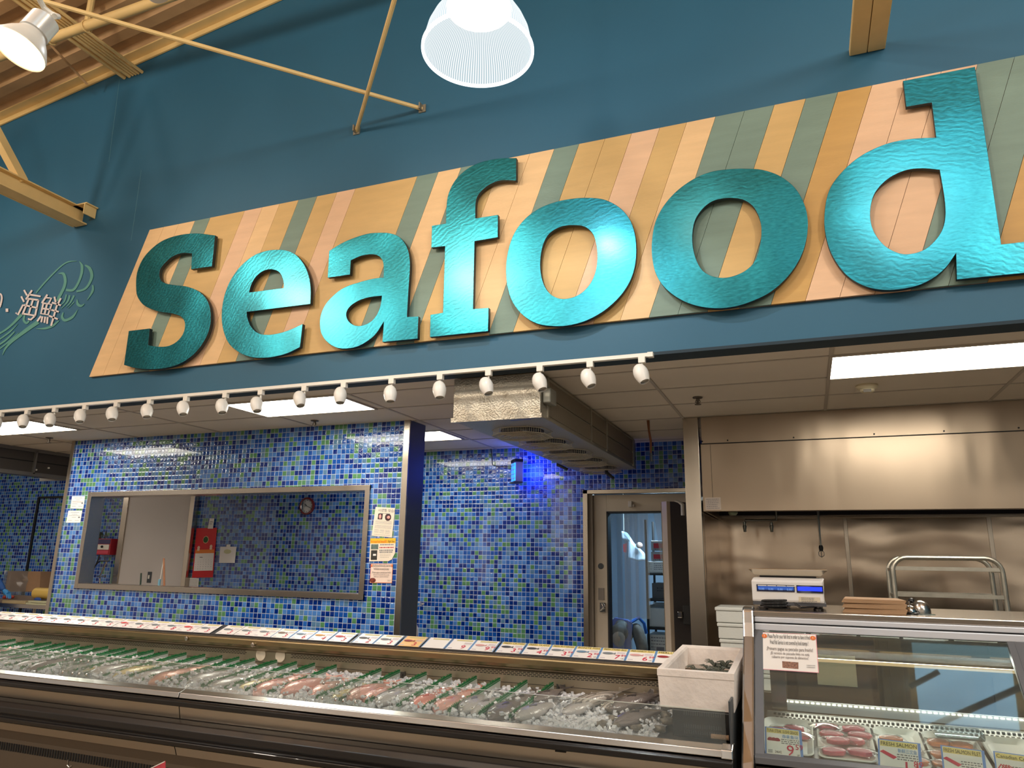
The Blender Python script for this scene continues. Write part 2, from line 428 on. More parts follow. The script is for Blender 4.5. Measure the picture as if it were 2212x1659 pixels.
# open web joist pieces between pipe and deck
xj = -6.35
t = thing('open_web_joist', (xj, 3.5, 6.0), 'tan open web steel joist above the sprinkler pipe', 'joist')
m = MB(); m.box(xj-.03, xj+.03, -2, 3.9, 6.12, 6.15); m.build('lower_chord', TANDK, t)
for k in range(5):
    m = MB(); y0 = 4.3-.9*k; m.tube([(xj, y0, 6.15), (xj, y0-.45, 6.31), (xj, y0-.9, 6.15)], .012, 6); m.build('web_rod', TANDK, t)
# thin crossing brace rods with wall plates
W1, W2 = PY(912, 235, F-.01), PY(770, 283, F-.01)
for nm, Wp, (u, v), lab in (('brace_rod', W1, (85, 0), 'long thin tan brace rod running up to the left from the wall'), ('brace_rod', W2, (852, 0), 'short steep tan brace rod crossing the long one')):
    q = PZ(u, v, Wp.z); q = Wp+(q-Wp)*1.5
    if nm and u == 852: q = Vector((q.x, q.y, q.z)); 
    t = thing(nm, Wp, lab, 'rod')
    off = Vector((0, 0, .03 if u == 852 else 0)); 
    MB().tube([Wp, Wp+(q-Wp)*.5+off*0, q], .016, 8).build('rod', TAN, t, True)
    m = MB(); m.box(Wp.x-.03, Wp.x+.03, F-.012, F-.001, Wp.z-.03, Wp.z+.035); m.box(Wp.x-.005, Wp.x+.005, F-.06, F-.01, Wp.z-.025, Wp.z+.03)
    m.build('wall_plate', mat('chipped_plate', (150, 140, 120), .5, .4), t)
# boxed tan beam on the right
e0, e1 = PY(1835, 123, F), PY(1912, 105, F)
t = thing('boxed_beam', ((e0.x+e1.x)/2, F-.01, e0.z), 'boxed tan beam coming out of the blue wall above the last letter', 'beam')
mid = (e0.x+e1.x)/2
for a, b in ((e0.x, mid-.002), (mid+.002, e1.x)):
    BX('channel', a, b, -4, F-.005, e0.z, e0.z+.05, TAN, t, .004)
# ---------------------------------------------------------------- high bay lamp in view
lc = Vector((-1.43, 3.0, 4.215))
t = thing('high_bay_lamp', lc, 'large clear ribbed dome high bay lamp hanging lit in front of the blue wall', 'lamp')
LENS = bpy.data.materials.new('ribbed_acrylic'); LENS.use_nodes = True; nt = NT(LENS); nt.n.remove(nt.n['Principled BSDF'])
x, y, z = nt.xyz(nt.obj()); an = nt.M('ARCTAN2', y, x); rib = nt.M('MULTIPLY_ADD', nt.M('SINE', nt.M('MULTIPLY', an, 130.)), .5, .5)
em = nt.new('ShaderNodeEmission'); nt.l.new(nt.mix(rib, lin((186, 206, 212)), lin((248, 252, 255))), em.inputs[0]); em.inputs[1].default_value = 1.0
tr = nt.new('ShaderNodeBsdfTransparent'); tr.inputs[0].default_value = (.9, .95, 1, 1)
mx = nt.new('ShaderNodeMixShader'); nt.l.new(nt.M('MULTIPLY_ADD', rib, .3, .62), mx.inputs[0]); nt.l.new(tr.outputs[0], mx.inputs[1]); nt.l.new(em.outputs[0], mx.inputs[2])
nt.l.new(mx.outputs[0], nt.n['Material Output'].inputs[0])
pr = [(.285, 0), (.283, .05), (.27, .11), (.245, .17), (.21, .23), (.17, .275)]
m = MB(); m.lathe(pr, lc, n=130, cap=False); m.build('lens_dome', LENS, t, True)
RIM = mat('acrylic_rim', (235, 245, 250), .2, emit=1.6)
m = MB(); m.lathe([(.283, -.008), (.298, -.006), (.298, .006), (.284, .008)], lc, n=96, cap=False); m.build('rim', RIM, t, True)
m = MB(); m.lathe([(.175, .262), (.18, .275), (.14, .36), (.10, .40), (.10, .56), (.05, .58)], lc, n=40); m.build('ballast_housing', WHITE, t, True)
m = MB(); m.cyl(lc+Vector((0, 0, .57)), (lc.x, lc.y, roof_z(lc.x)+.04), .012, 8); m.build('hanger_rod', WHITE, t)
m = MB(); m.ball(lc+Vector((0, 0, .22)), .035, 16, 10, (1, 1, 1.5)); m.build('bulb', mat('lamp_bulb', (255, 255, 255), .3, emit=4), t, True)
lamp('high_bay_bulb', 'POINT', lc+Vector((0, 0, .12)), 50, (.86, .94, 1), .03)
# ---------------------------------------------------------------- accent lamps top left
def par_lamp(c, ax, r, label, lit):
    t = thing('accent_lamp', c, label, 'lamp', 'white accent lamps under the roof'); ax = Vector(ax).normalized(); c = Vector(c)
    m = MB(); m.lathe([(r, 0), (r*.99, r*.14), (r*.78, r*.55), (r*.52, r*.95), (r*.48, r*1.1)], c, -ax, 36, cap=False); m.build('reflector_bulb', WHITE, t, True)
    m = MB(); m.lathe([(r*.50, r*1.0), (r*.55, r*1.05), (r*.55, r*1.9), (r*.4, r*2.0)], c, -ax, 28); m.build('socket_sleeve', mat('white_metal', (225, 222, 215), .3, .2), t, True)
    m = MB(); m.lathe([(r*.93, r*.02), (r*.55, -r*.02), (.001, -r*.05)], c, -ax, 36)
    m.build('lens', mat('lit_par_lens', (255, 236, 200), .3, emit=2.6) if lit else WHITE, t, True)
    m = MB(); b = c-ax*r*2.0; pts = [b+Vector((cos(k*.7)*.03, sin(k*.7)*.02, .012*k)) for k in range(10)]
    m.tube(pts+[b+Vector((0, 0, .55))], .007, 8); m.build('swivel_cord', WHITE, t, True)
par_lamp(PD(40, 108, 2.3), ((-.12, -.35, -1)), .062, 'lit round accent lamp with white socket at the top left corner', True)
c2 = PD(346, -34, 2.6)
par_lamp(c2, ((-.12, .75, .2)), .055, 'white accent lamp seen from its back at the top edge, right of the lit one', False)

m = MB()
for (u0, v0), (u1, v1) in (((258, 172), (235, 350)), ((305, 368), (283, 520))):
    a, b_ = PY(u0, v0, F), PY(u1, v1, F); m.prism([(a.x, F-.0012, a.z), (a.x+.004, F-.0012, a.z), (b_.x+.004, F-.0012, b_.z), (b_.x, F-.0012, b_.z)], (0, .001, 0))
st(m.build('trim_11', mat('paint_crack', (84, 128, 140), .7)))
# ================================================================ THE SIGN
PYF = F-.028
TLp, BLp = PY(323, 497, PYF), PY(192.4, 813.6, PYF)
ZT = (TLp.z+PY(2111.7, 138.3, PYF).z)/2; ZB = (BLp.z+PY(2212, 600, PYF).z)/2
SL = (TLp.x-BLp.x)/(ZT-ZB)
sign = thing('store_sign', (-2.3, F, ZB), 'long slanted plank sign panel carrying the big teal word Seafood', 'sign')
PEACH, GOLD, PINK, GREEN, OCH = (230, 190, 138), (208, 170, 108), (226, 184, 146), (118, 140, 126), (196, 152, 84)
def plankmat(i, c):
    return mat('plank_%s' % i, c, .55, vary=.07, vscale=3, bump=.08, bscale=30, stretch=(1, 1, 6))
PM = {'p': plankmat('peach', PEACH), 'g': plankmat('gold', GOLD), 'k': plankmat('pink', PINK), 'n': plankmat('green', GREEN), 'o': plankmat('ochre', OCH)}
bd = [(323, 497, 'p'), (353.5, 'p'), (386, 'p'), (421, 'n'), (454, 'g'), (528.5, 'k'), (566.5, 'p'), (604, 'g'), (645, 'n'), (685, 'g'), (728, 'k'), (768, 'g'), (901.6, 'n'), (946.8, 'p'), (996, 'n'), (1035, 'g'),
      (1084, 'p'), (1144.6, 'p'), (1197.5, 'n'), (1251, 'g'), (1307, 'g'), (1364.6, 'k'), (1400, 350, 'g'), (1454.6, 350, 'p'), (1546, 'n'), (1608.5, 'n'), (1672.8, 'g'), (1741, 'n'), (1810, 'o'), (1884, 'k'), (1958, 'k'), (2033.5, 'k'), (2112, 'n'), (2192, 'n')]
def topy(u): return 497-(u-323)*(497-138.3)/(2111.7-323)
xs = []
for b in bd:
    v = topy(b[0]) if len(b) == 2 else b[1]
    p = PY(b[0], v, PYF); xs.append((p.x+(ZT-p.z)*SL, b[-1]))
gx = xs[-1][0]
for k, c in enumerate('ogkpngpkgnpgkpgn'): gx += .19; xs.append((gx, c))
m = MB(); keys = 'pgkno'; g = .0025
for (x0, c), (x1, _) in zip(xs, xs[1:]):
    m.mi = keys.index(c); h = (ZT-ZB)*SL
    m.prism([(x0+g*.5, PYF, ZT), (x1-g*.5, PYF, ZT), (x1-g*.5-h, PYF, ZB), (x0+g*.5-h, PYF, ZB)], (0, .02, 0))
m.build('plank_panel', [PM[k] for k in keys], sign)
h = (ZT-ZB)*SL; m = MB()
m.prism([(xs[0][0], F-.009, ZT), (xs[-1][0], F-.009, ZT), (xs[-1][0]-h, F-.009, ZB), (xs[0][0]-h, F-.009, ZB)], (0, .008, 0))
m.build('backing_board', mat('plank_groove', (150, 92, 58), .7), sign)
LY = F-.085
def LM():
    m = bpy.data.materials.new('brushed_teal_metal'); m.use_nodes = True; t = NT(m); b = t.n['Principled BSDF']
    p = t.pos(); n1 = t.noise(p, 1.6, 1); n2 = t.noise(t.scale(p, (18, 1, 70)), 1.6, 3)
    wv = t.new('ShaderNodeTexWave', wave_type='RINGS', rings_direction='Y'); t.l.new(t.scale(p, (1, 1, 1)), wv.inputs['Vector']); wv.inputs['Scale'].default_value = 9; wv.inputs['Distortion'].default_value = 9; wv.inputs['Detail'].default_value = 3; wv.inputs['Detail Scale'].default_value = 1.5
    t.l.new(t.mix(n2, lin((16, 88, 102)), lin((46, 144, 158))), b.inputs['Base Color']); b.inputs['Metallic'].default_value = 1; b.inputs['Coat Weight'].default_value = .3; b.inputs['Coat Roughness'].default_value = .22
    t.l.new(t.M('MULTIPLY_ADD', n2, .14, .24), b.inputs['Roughness'])
    h = t.M('ADD', t.M('MULTIPLY', n1, .55), t.M('ADD', t.M('MULTIPLY', wv.outputs['Fac'], .0045), t.M('MULTIPLY', n2, .007)))
    t.l.new(t.bump(h, .5, .10), b.inputs['Normal']); return m
LMAT = LM(); LSIDE = mat('letter_side', (26, 40, 44), .5)
c = 1
LET = [
 ('S', (250, 490, 5.183), [[(1113, 98, c), (1076, 440, c), (845, 474, c), (858, 297, c), (750, 292), (640, 330), (540, 415), (490, 500), (500, 590), (560, 635), (670, 655), (800, 672), (930, 725), (1020, 820), (1060, 950), (1055, 1110), (1000, 1260), (880, 1420), (720, 1530), (550, 1580), (380, 1592), (230, 1580), (95, 1545, c), (148, 1168, c), (380, 1140, c), (362, 1325, c), (460, 1343), (580, 1338), (680, 1290), (755, 1200), (778, 1090), (740, 1010), (640, 970), (480, 945), (330, 885), (250, 790), (230, 680), (240, 520), (300, 370), (400, 250), (530, 155), (700, 97), (900, 75)]]),
 ('e', (460, 520, 6.146), [[(1293, 838, c), (447, 943, c), (460, 1040), (510, 1150), (600, 1230), (720, 1252), (860, 1235), (1010, 1190), (1190, 1110, c), (1155, 1412, c), (980, 1495), (800, 1540), (640, 1553), (500, 1540), (350, 1480), (220, 1370), (150, 1220), (120, 1050), (130, 850), (180, 650), (270, 470), (400, 310), (560, 190), (720, 135), (860, 122), (980, 135), (1100, 190), (1210, 320), (1275, 480), (1297, 650)],
   [(478, 690, c), (943, 630, c), (935, 520), (880, 415), (770, 378), (660, 405), (570, 480), (510, 580)]]),
 ('a', (680, 490, 5.925), [[(187, 310, c), (168, 648, c), (450, 610, c), (460, 430, c), (580, 375), (700, 352), (800, 362), (865, 420), (885, 520), (882, 650, c), (740, 668), (560, 715), (400, 770), (270, 855), (150, 980), (85, 1110), (68, 1240), (90, 1370), (160, 1470), (270, 1540), (390, 1557), (530, 1535), (660, 1470), (780, 1370), (888, 1205, c), (868, 1472, c), (1315, 1430, c), (1325, 1150, c), (1178, 1158, c), (1197, 820), (1215, 560), (1215, 430), (1195, 310), (1150, 210), (1070, 125), (960, 85), (830, 78), (680, 90), (500, 145), (340, 215)],
   [(862, 880, c), (700, 900), (560, 945), (450, 1020), (402, 1110), (425, 1200), (500, 1260), (600, 1268), (720, 1215), (800, 1120), (845, 1000)]]),
 ('f', (910, 330, 4.047), [[(830, 48, c), (828, 242, c), (700, 240), (600, 275), (520, 340), (478, 420), (472, 576, c), (670, 545, c), (668, 738, c), (465, 772, c), (452, 1368, c), (588, 1358, c), (583, 1558, c), (78, 1610, c), (82, 1418, c), (192, 1400, c), (210, 815, c), (90, 828, c), (95, 640, c), (217, 620, c), (222, 480), (240, 360), (300, 240), (400, 145), (520, 85), (680, 52)]]),
 ('o', (1080, 410, 5.352), [[(1000, 95), (1200, 115), (1370, 200), (1490, 330), (1555, 500), (1575, 700), (1555, 900), (1490, 1080), (1370, 1250), (1200, 1400), (1000, 1510), (800, 1565), (620, 1575), (430, 1545), (270, 1450), (150, 1300), (90, 1120), (73, 920), (95, 720), (160, 520), (280, 350), (450, 220), (640, 145), (820, 108)],
   [(870, 408), (980, 425), (1070, 500), (1115, 620), (1130, 780), (1110, 940), (1050, 1080), (950, 1190), (830, 1250), (700, 1262), (590, 1215), (510, 1110), (470, 960), (465, 820), (490, 660), (550, 530), (640, 455), (750, 415)]]),
 ('o', (1390, 350, 5.027), [[(1130, 75), (1300, 90), (1480, 155), (1640, 280), (1740, 450), (1782, 640), (1762, 860), (1690, 1060), (1560, 1250), (1380, 1410), (1180, 1510), (980, 1570), (780, 1587), (580, 1560), (400, 1490), (240, 1370), (140, 1220), (98, 1040), (95, 860), (130, 660), (220, 480), (360, 320), (540, 190), (730, 110), (930, 80)],
   [(980, 390), (1100, 415), (1200, 490), (1265, 620), (1283, 760), (1265, 920), (1210, 1080), (1110, 1180), (980, 1240), (860, 1260), (740, 1240), (640, 1180), (570, 1060), (535, 920), (530, 780), (560, 630), (640, 510), (740, 430), (860, 395)]]),
 ('d', (1760, 130, 3.19), [[(1102, 48, c), (1283, 1272, c), (1545, 1242, c), (1560, 1454, c), (980, 1510, c), (975, 1325, c), (900, 1430), (800, 1510), (680, 1560), (520, 1583), (370, 1565), (230, 1490), (130, 1360), (80, 1220), (68, 1070), (100, 900), (190, 770), (320, 660), (490, 580), (660, 545), (838, 535, c), (808, 290, c), (632, 320, c), (610, 145, c)],
   [(862, 755, c), (740, 745), (620, 760), (500, 820), (410, 920), (380, 1050), (400, 1170), (470, 1270), (560, 1325), (650, 1338), (760, 1305), (850, 1220), (895, 1120), (898, 980)]]),
]
for ch, (ox, oy, s), loops in LET:
    WL = []
    for L in loops:
        L2 = crspline(L, 6); WL.append([(lambda p: (p.x, p.z))(PY(ox+q.x/s, oy+q.y/s, LY)) for q in L2])
    me = outline_mesh(WL, .03, LY, .0015)
    o = link_mesh('letter', me, [LMAT, LSIDE], sign)
    o['label'] = 'letter '+ch
    for p in me.polygons: p.material_index = 0 if p.normal.y < -.9 else 1
    # stand-off pins behind the letter
    for q in (WL[0][3], WL[0][len(WL[0])//2]): pass
# ---------------------------------------------------------------- painted mural on the blue wall
mur = thing('wall_lettering', PY(75, 665, F), 'pale seafood characters and dot painted on the blue wall left of the sign', 'lettering')
PALE = mat('pale_lettering', (214, 200, 196), .6); SEAG = mat('sea_green_paint', (82, 140, 128), .6)
def stroke(m, pts, w, y, k=7.54, o=(0, 560)):
    P = [Vector((q[0], q[1])) for q in pts]
    n = len(P); W_ = w if isinstance(w, (list, tuple)) else [w]*n
    L = []; Rr = []
    for i, p in enumerate(P):
        d = (P[min(i+1, n-1)]-P[max(i-1, 0)]).normalized(); nn = Vector((-d.y, d.x))*W_[i]*.5
        for A, q in ((L, p+nn), (Rr, p-nn)):
            a = PY(o[0]+q.x/k, o[1]+q.y/k, y); A.append(a)
    for i in range(n-1):
        m.prism([L[i], L[i+1], Rr[i+1], Rr[i]], (0, .003, 0))
def smooth2(pts, seg=5):
    P = [Vector(p) for p in pts]; out = []
    for i in range(len(P)-1):
        p0 = P[max(i-1, 0)]; p1 = P[i]; p2 = P[i+1]; p3 = P[min(i+2, len(P)-1)]
        for k in range(seg):
            t = k/seg; out.append(.5*((2*p1)+(p2-p0)*t+(2*p0-5*p1+4*p2-p3)*t*t+(3*p1-p0-3*p2+p3)*t**3))
    return out+[P[-1]]
# two characters, stroke by stroke (traced)
hai = [[(390, 500), (440, 590)], [(345, 605), (390, 695)], [(375, 740), (290, 905), (255, 870)], [(520, 505), (420, 655)], [(480, 575), (660, 605)],
       [(465, 650), (365, 900)], [(440, 640), (625, 665)], [(625, 665), (570, 920), (500, 985), (455, 970)], [(535, 660), (465, 895)], [(385, 745), (615, 795)], [(370, 885), (580, 920)]]
xian = [[(770, 575), (680, 715)], [(740, 625), (835, 635), (790, 720)], [(705, 715), (665, 885), (780, 905), (840, 735), (705, 715)], [(690, 800), (815, 820)], [(765, 725), (725, 895)], [(665, 925), (605, 1010)], [(690, 930), (670, 1025)], [(735, 935), (720, 1035)], [(775, 940), (765, 1050)],
        [(885, 610), (905, 700)], [(990, 635), (945, 720)], [(845, 705), (990, 750)], [(835, 825), (955, 855)], [(795, 920), (940, 975)], [(935, 720), (830, 1085)]]
for nm, ch in (('character', hai), ('character', xian)):
    m = MB()
    for s in ch: stroke(m, s, 27, F-.012)
    m.build(nm, PALE, mur)
m = MB(); stroke(m, [(112, 803), (112, 857)], 42, F-.012); m.build('dot', PALE, mur)
m = MB(); stroke(m, smooth2([(-120, 560), (-40, 560), (10, 570), (28, 620), (20, 690), (-5, 780)]), 26, F-.012); m.build('character', PALE, mur)
pr = thing('wall_mural', PY(120, 640, F), 'sea green painted shrimp outline behind the pale characters', 'painting')
sh = [([(585, 550), (700, 410), (860, 240), (1010, 100), (1120, 40), (1250, 30)], [20, 24, 22, 20, 20, 4]), ([(950, 235), (1030, 235), (1062, 340), (1040, 460), (960, 620), (935, 680)], [5, 45, 46, 44, 46, 40]),
      ([(1290, 30), (1335, 110), (1325, 240), (1270, 390), (1190, 500), (1075, 500)], [4, 44, 40, 34, 40, 40]), ([(1385, 95), (1460, 150), (1495, 270), (1450, 400), (1370, 490), (1245, 525)], [20, 50, 48, 36, 34, 30]),
      ([(1510, 420), (1505, 520), (1415, 670)], [24, 38, 4]), ([(1255, 650), (1265, 730), (1320, 760), (1375, 725)], [6, 46, 36, 5]), ([(1265, 820), (1180, 940), (1060, 995), (1010, 940), (1030, 865)], [4, 40, 42, 40, 14]),
      ([(1080, 575), (1050, 680), (990, 750)], [26, 22, 6]), ([(1135, 585), (1100, 690), (995, 810)], [30, 26, 4]), ([(1205, 590), (1150, 700), (1080, 780)], [30, 22, 4]), ([(1205, 695), (1110, 800)], [16, 4]),
      ([(965, 995), (860, 1080), (740, 1125), (585, 1132)], [10, 40, 36, 4]), ([(400, 910), (385, 990), (430, 1040), (475, 1000)], [30, 36, 36, 24]), ([(350, 900), (200, 1060), (60, 1170), (-90, 1250)], [52, 34, 30, 30]),
      ([(620, 1020), (420, 1160), (200, 1330), (90, 1450), (40, 1560)], [66, 60, 44, 30, 6]), ([(290, 1050), (150, 1190), (-60, 1340)], [4, 26, 20]), ([(235, 1180), (90, 1320), (-60, 1420)], [20, 30, 24]), ([(305, 1195), (120, 1360), (-60, 1500)], [6, 24, 18])]
for pts, w in sh:
    m = MB()
    q = smooth2(pts); n = len(q); ww = [w[min(int(i*(len(w)-1)/(n-1)), len(w)-2)]*(1-((i*(len(w)-1)/(n-1)) % 1 if i < n-1 else 1))+w[min(int(i*(len(w)-1)/(n-1)), len(w)-2)+1]*((i*(len(w)-1)/(n-1)) % 1 if i < n-1 else 1) for i in range(n)]
    stroke(m, q, ww, F-.006)
    m.build('brush_stroke', SEAG, pr)

# ================================================================ TRACK LIGHTING
xr = PY(1410, 772, 4.41).x
t = thing('track_rail', (xr-3, 4.41, 2.84), 'white lighting track rail along the bottom edge of the blue wall', 'rail')
m = MB(); m.box(-9, xr, 4.395, 4.43, 2.86, 2.884); m.build('rail', WHITE, t)
BX('end_cap', xr-.03, xr+.004, 4.392, 4.433, 2.857, 2.887, WHITE, t)
HEADM = mat('white_lamp_shell', (238, 234, 226), .3)
ad = [-46, 3, 60, 119.6, 185, 253, 325, 403, 488, 564.5, 659, 744, 847, 951.6, 1056, 1167, 1275, 1386.7]
hd = [(-60, 915), (-8, 912), (50, 908), (108, 905), (173, 897), (242, 892), (317, 886), (395, 880), (479, 876), (554, 872), (647, 860), (735, 852), (843, 849), (949, 840), (1050, 832), (1165, 823), (1270, 815), (1384, 805)]
ordn = ['first', 'second', 'third', 'fourth', 'fifth', 'sixth', 'seventh', 'eighth', 'ninth', 'tenth', 'eleventh', 'twelfth', 'thirteenth', 'fourteenth', 'fifteenth', 'sixteenth', 'seventeenth', 'eighteenth']
def axm(ax):
    return Vector(ax).to_track_quat('Z', 'Y').to_matrix().to_4x4()
proto = None
for i, (u, (hu, hv)) in enumerate(zip(ad, hd)):
    ax_ = PY(u, 893-u*.0855, 4.41).x; hp = PY(hu, hv, 4.36)
    lab = ordn[17-i]+' white egg-shaped track spotlight from the right end of the rail'
    if i == 0: continue
    root = thing('track_spotlight', (ax_, 4.41, 2.86), lab, 'spotlight', 'white track spotlights')
    m = MB(); m.box(ax_-.022, ax_+.022, 4.393, 4.427, 2.822, 2.861); m.build('track_adapter', WHITE, root, bevel=.003)
    m = MB(); m.cyl((ax_, 4.41, 2.825), (ax_, 4.41, 2.775), .007, 8); m.build('stem', WHITE, root, True)
    dx = hp.x-ax_
    c0 = Vector((ax_+dx*.35, 4.405, 2.785)); d = Vector((hp.x-ax_, -.05, hp.z-2.785)); d.normalize()
    tilt = Vector((dx*1.2+(.018 if dx > 0 else -.01), -.05, -.12)).normalized()
    # egg: closed crown up, open mouth pointing down and away
    cc = Vector((hp.x, hp.y, hp.z)); tilt = Vector((.42 if i not in (11, 12, 13) else .2, -.2, -1)).normalized()
    s0 = cc-tilt*.055
    prof = [(.002, -.004), (.016, -.001), (.028, .008), (.038, .024), (.0435, .046), (.044, .064), (.040, .085), (.034, .104), (.028, .118), (.0265, .118), (.036, .09), (.040, .064), (.02, .02)]
    m = MB(); m.lathe([(r*1.08, h*1.06) for r, h in prof], s0, tilt, 22); m.build('shade', HEADM, root, True)
    m = MB(); m.lathe([(.029, .108), (.024, .104), (.001, .10)], s0, tilt, 16); m.build('bulb_face', mat('unlit_bulb', (190, 184, 172), .3), root, True)
    m = MB(); m.tube([(ax_, 4.41, 2.78), s0-tilt*.004+Vector((.0, 0, 0)), s0+tilt*.02], .006, 6); m.build('swivel_arm', WHITE, root, True)
# ================================================================ KITCHEN CEILING FITTINGS
LITE = bpy.data.materials.new('lit_troffer_lens'); LITE.use_nodes = True; nt = NT(LITE); b = nt.n['Principled BSDF']
x, y, z = nt.xyz(nt.pos()); wv = nt.M('MULTIPLY_ADD', nt.M('COSINE', nt.M('MULTIPLY', nt.M('SUBTRACT', y, 4.915), 2*pi/.19)), -.22, .78)
nt.l.new(nt.mix(wv, lin((210, 200, 176)), lin((255, 250, 238))), b.inputs['Emission Color']); b.inputs['Emission Strength'].default_value = 15
def troffer(x0, x1, y0, y1, label, warm=False):
    t = thing('ceiling_light', ((x0+x1)/2, (y0+y1)/2, H-.012), label, 'ceiling light', 'recessed fluorescent ceiling lights')
    m = MB()
    for a in ((x0-.02, x1+.02, y0-.02, y0), (x0-.02, x1+.02, y1, y1+.02), (x0-.02, x0, y0, y1), (x1, x1+.02, y0, y1)): m.box(*a, H-.014, H-.001)
    m.build('frame', GRID, t)
    BX('diffuser', x0, x1, y0, y1, H-.010, H-.003, LITE, t)
    0 and lamp('fluorescent_glow', 'AREA', ((x0+x1)/2, (y0+y1)/2, H-.05), 15, (1, .91, .78), .8, ((x0+x1)/2, (y0+y1)/2, 0))
troffer(-8.42, -7.22, 4.87, 5.43, 'leftmost fluorescent ceiling light, cut by the photo edge')
troffer(-4.68, -3.50, 4.87, 5.44, 'long fluorescent ceiling light above the tiled window wall')
troffer(-4.68, -3.46, 6.63, 7.16, 'short strip of fluorescent ceiling light beside the steel corner post')
troffer(.24, 1.44, 4.89, 5.49, 'big warm fluorescent ceiling light at the right over the steel hood')
def sprinkler(p, label):
    t = thing('fire_sprinkler', (p.x, p.y, H-.06), label, 'sprinkler', 'ceiling sprinkler heads')
    BR = mat('sprinkler_metal', (110, 100, 90), .4, .9)
    m = MB(); m.lathe([(.04, -.004), (.036, -.010), (.012, -.014), (.010, -.05)], (p.x, p.y, H), n=18); m.build('escutcheon', BR, t, True)
    m = MB(); m.tube([(p.x-.012, p.y, H-.02), (p.x-.02, p.y, H-.04), (p.x, p.y, H-.056), (p.x+.02, p.y, H-.04), (p.x+.012, p.y, H-.02)], .003, 6); m.cyl((p.x, p.y, H-.062), (p.x, p.y, H-.058), .026, 12); m.build('deflector', BR, t)
for (u, v), l in (((107, 945), 'small sprinkler head on the ceiling near the leftmost light'), ((680, 908), 'small sprinkler head on the ceiling right over the mosaic window wall'), ((1507, 858), 'small sprinkler head on the ceiling between cooling unit and smoke detector')):
    sprinkler(PZ(u, v, H), l)
p = PZ(1872, 832, H)
t = thing('smoke_detector', (p.x, p.y, H-.06), 'round cream smoke detector on the ceiling in front of the hood', 'smoke detector')
m = MB(); m.lathe([(.075, 0), (.078, -.012), (.066, -.028), (.05, -.034), (.046, -.05), (.03, -.058)], (p.x, p.y, H), n=32); m.build('housing', mat('cream_plastic', (208, 196, 164), .45), t, True)
m = MB(); m.box(p.x-.028, p.x+.024, p.y-.052, p.y-.044, H-.062, H-.040); m.build('sensor_cage', mat('sensor_grey', (96, 88, 78), .5), t)
p = PZ(1400, 908, H)
t = thing('ceiling_drop_pipe', (p.x, p.y, H-.4), 'rusty brown stained pipe hanging down from the ceiling beside the steel column', 'pipe')
m = MB(); m.tube([(p.x, p.y, H), (p.x+.005, p.y, H-.10), (p.x+.02, p.y, H-.2), (p.x+.018, p.y, H-.32)], [.014, .010, .011, .008], 8); m.build('pipe', mat('rusty_brown', (122, 70, 34), .6), t, True)
m = MB(); m.cyl((p.x+.018, p.y, H-.31), (p.x+.02, p.y, H-.39), .014, 8); m.build('pipe_end', DKSTEEL, t, True)
# ceiling mounted evaporator unit with five fans underneath
GALV = mat('hammered_galvanized', (178, 172, 158), .38, .85, bump=.5, bscale=75)
ux0, ux1, uy0, uy1, uz = -2.33, -1.655, 4.66, 7.75, 2.575
t = thing('evaporator_cooler', ((ux0+ux1)/2, (uy0+uy1)/2, uz), 'long galvanized ceiling cooling unit with five fan grilles underneath', 'cooling unit')
m = MB(); m.box(ux0, ux1, uy0, uy1, uz, H-.012); m.build('casing', GALV, t, bevel=.004)
m = MB(); m.box(ux0-.012, ux1+.012, uy0-.008, uy0+.02, uz-.012, uz+.02); m.build('front_lip', GALV, t)
PANM = mat('perforated_side', (140, 128, 110), .5, .5, bump=.8, bscale=220)
cuts = [uy0+.14, uy0+1.28, uy0+1.82, uy1-.16]
for a, b_ in zip(cuts, cuts[1:]):
    for z0, z1 in ((uz+.03, uz+.15), (uz+.165, H-.04)): BX('side_panel', ux1+.001, ux1+.008, a+.015, b_-.015, z0, z1, PANM, t)
m = MB()
for a in cuts: m.box(ux1+.001, ux1+.014, a-.012, a+.012, uz+.01, H-.014)
m.build('side_rib', GALV, t)
m = MB(); m.box(ux1+.001, ux1+.06, uy0+.04, uy0+.18, uz+.10, uz+.21); m.build('junction_box', mat('junction_grey', (150, 150, 140), .4, .5), t, bevel=.008)
m = MB(); m.box(ux0+.42, ux0+.57, uy0+.035, uy0+.10, uz-.0025, uz-.0005); m.build('warning_sticker', mat('sticker_blue', (90, 110, 190), .5), t)
WIRE = mat('grille_wire', (206, 196, 172), .4, .4)
fy = [PZ(1097, 921.6, uz).y, PZ(1153, 946.5, uz).y, PZ(1200, 970, uz).y, PZ(1242, 988, uz).y, PZ(1276, 1005, uz).y]
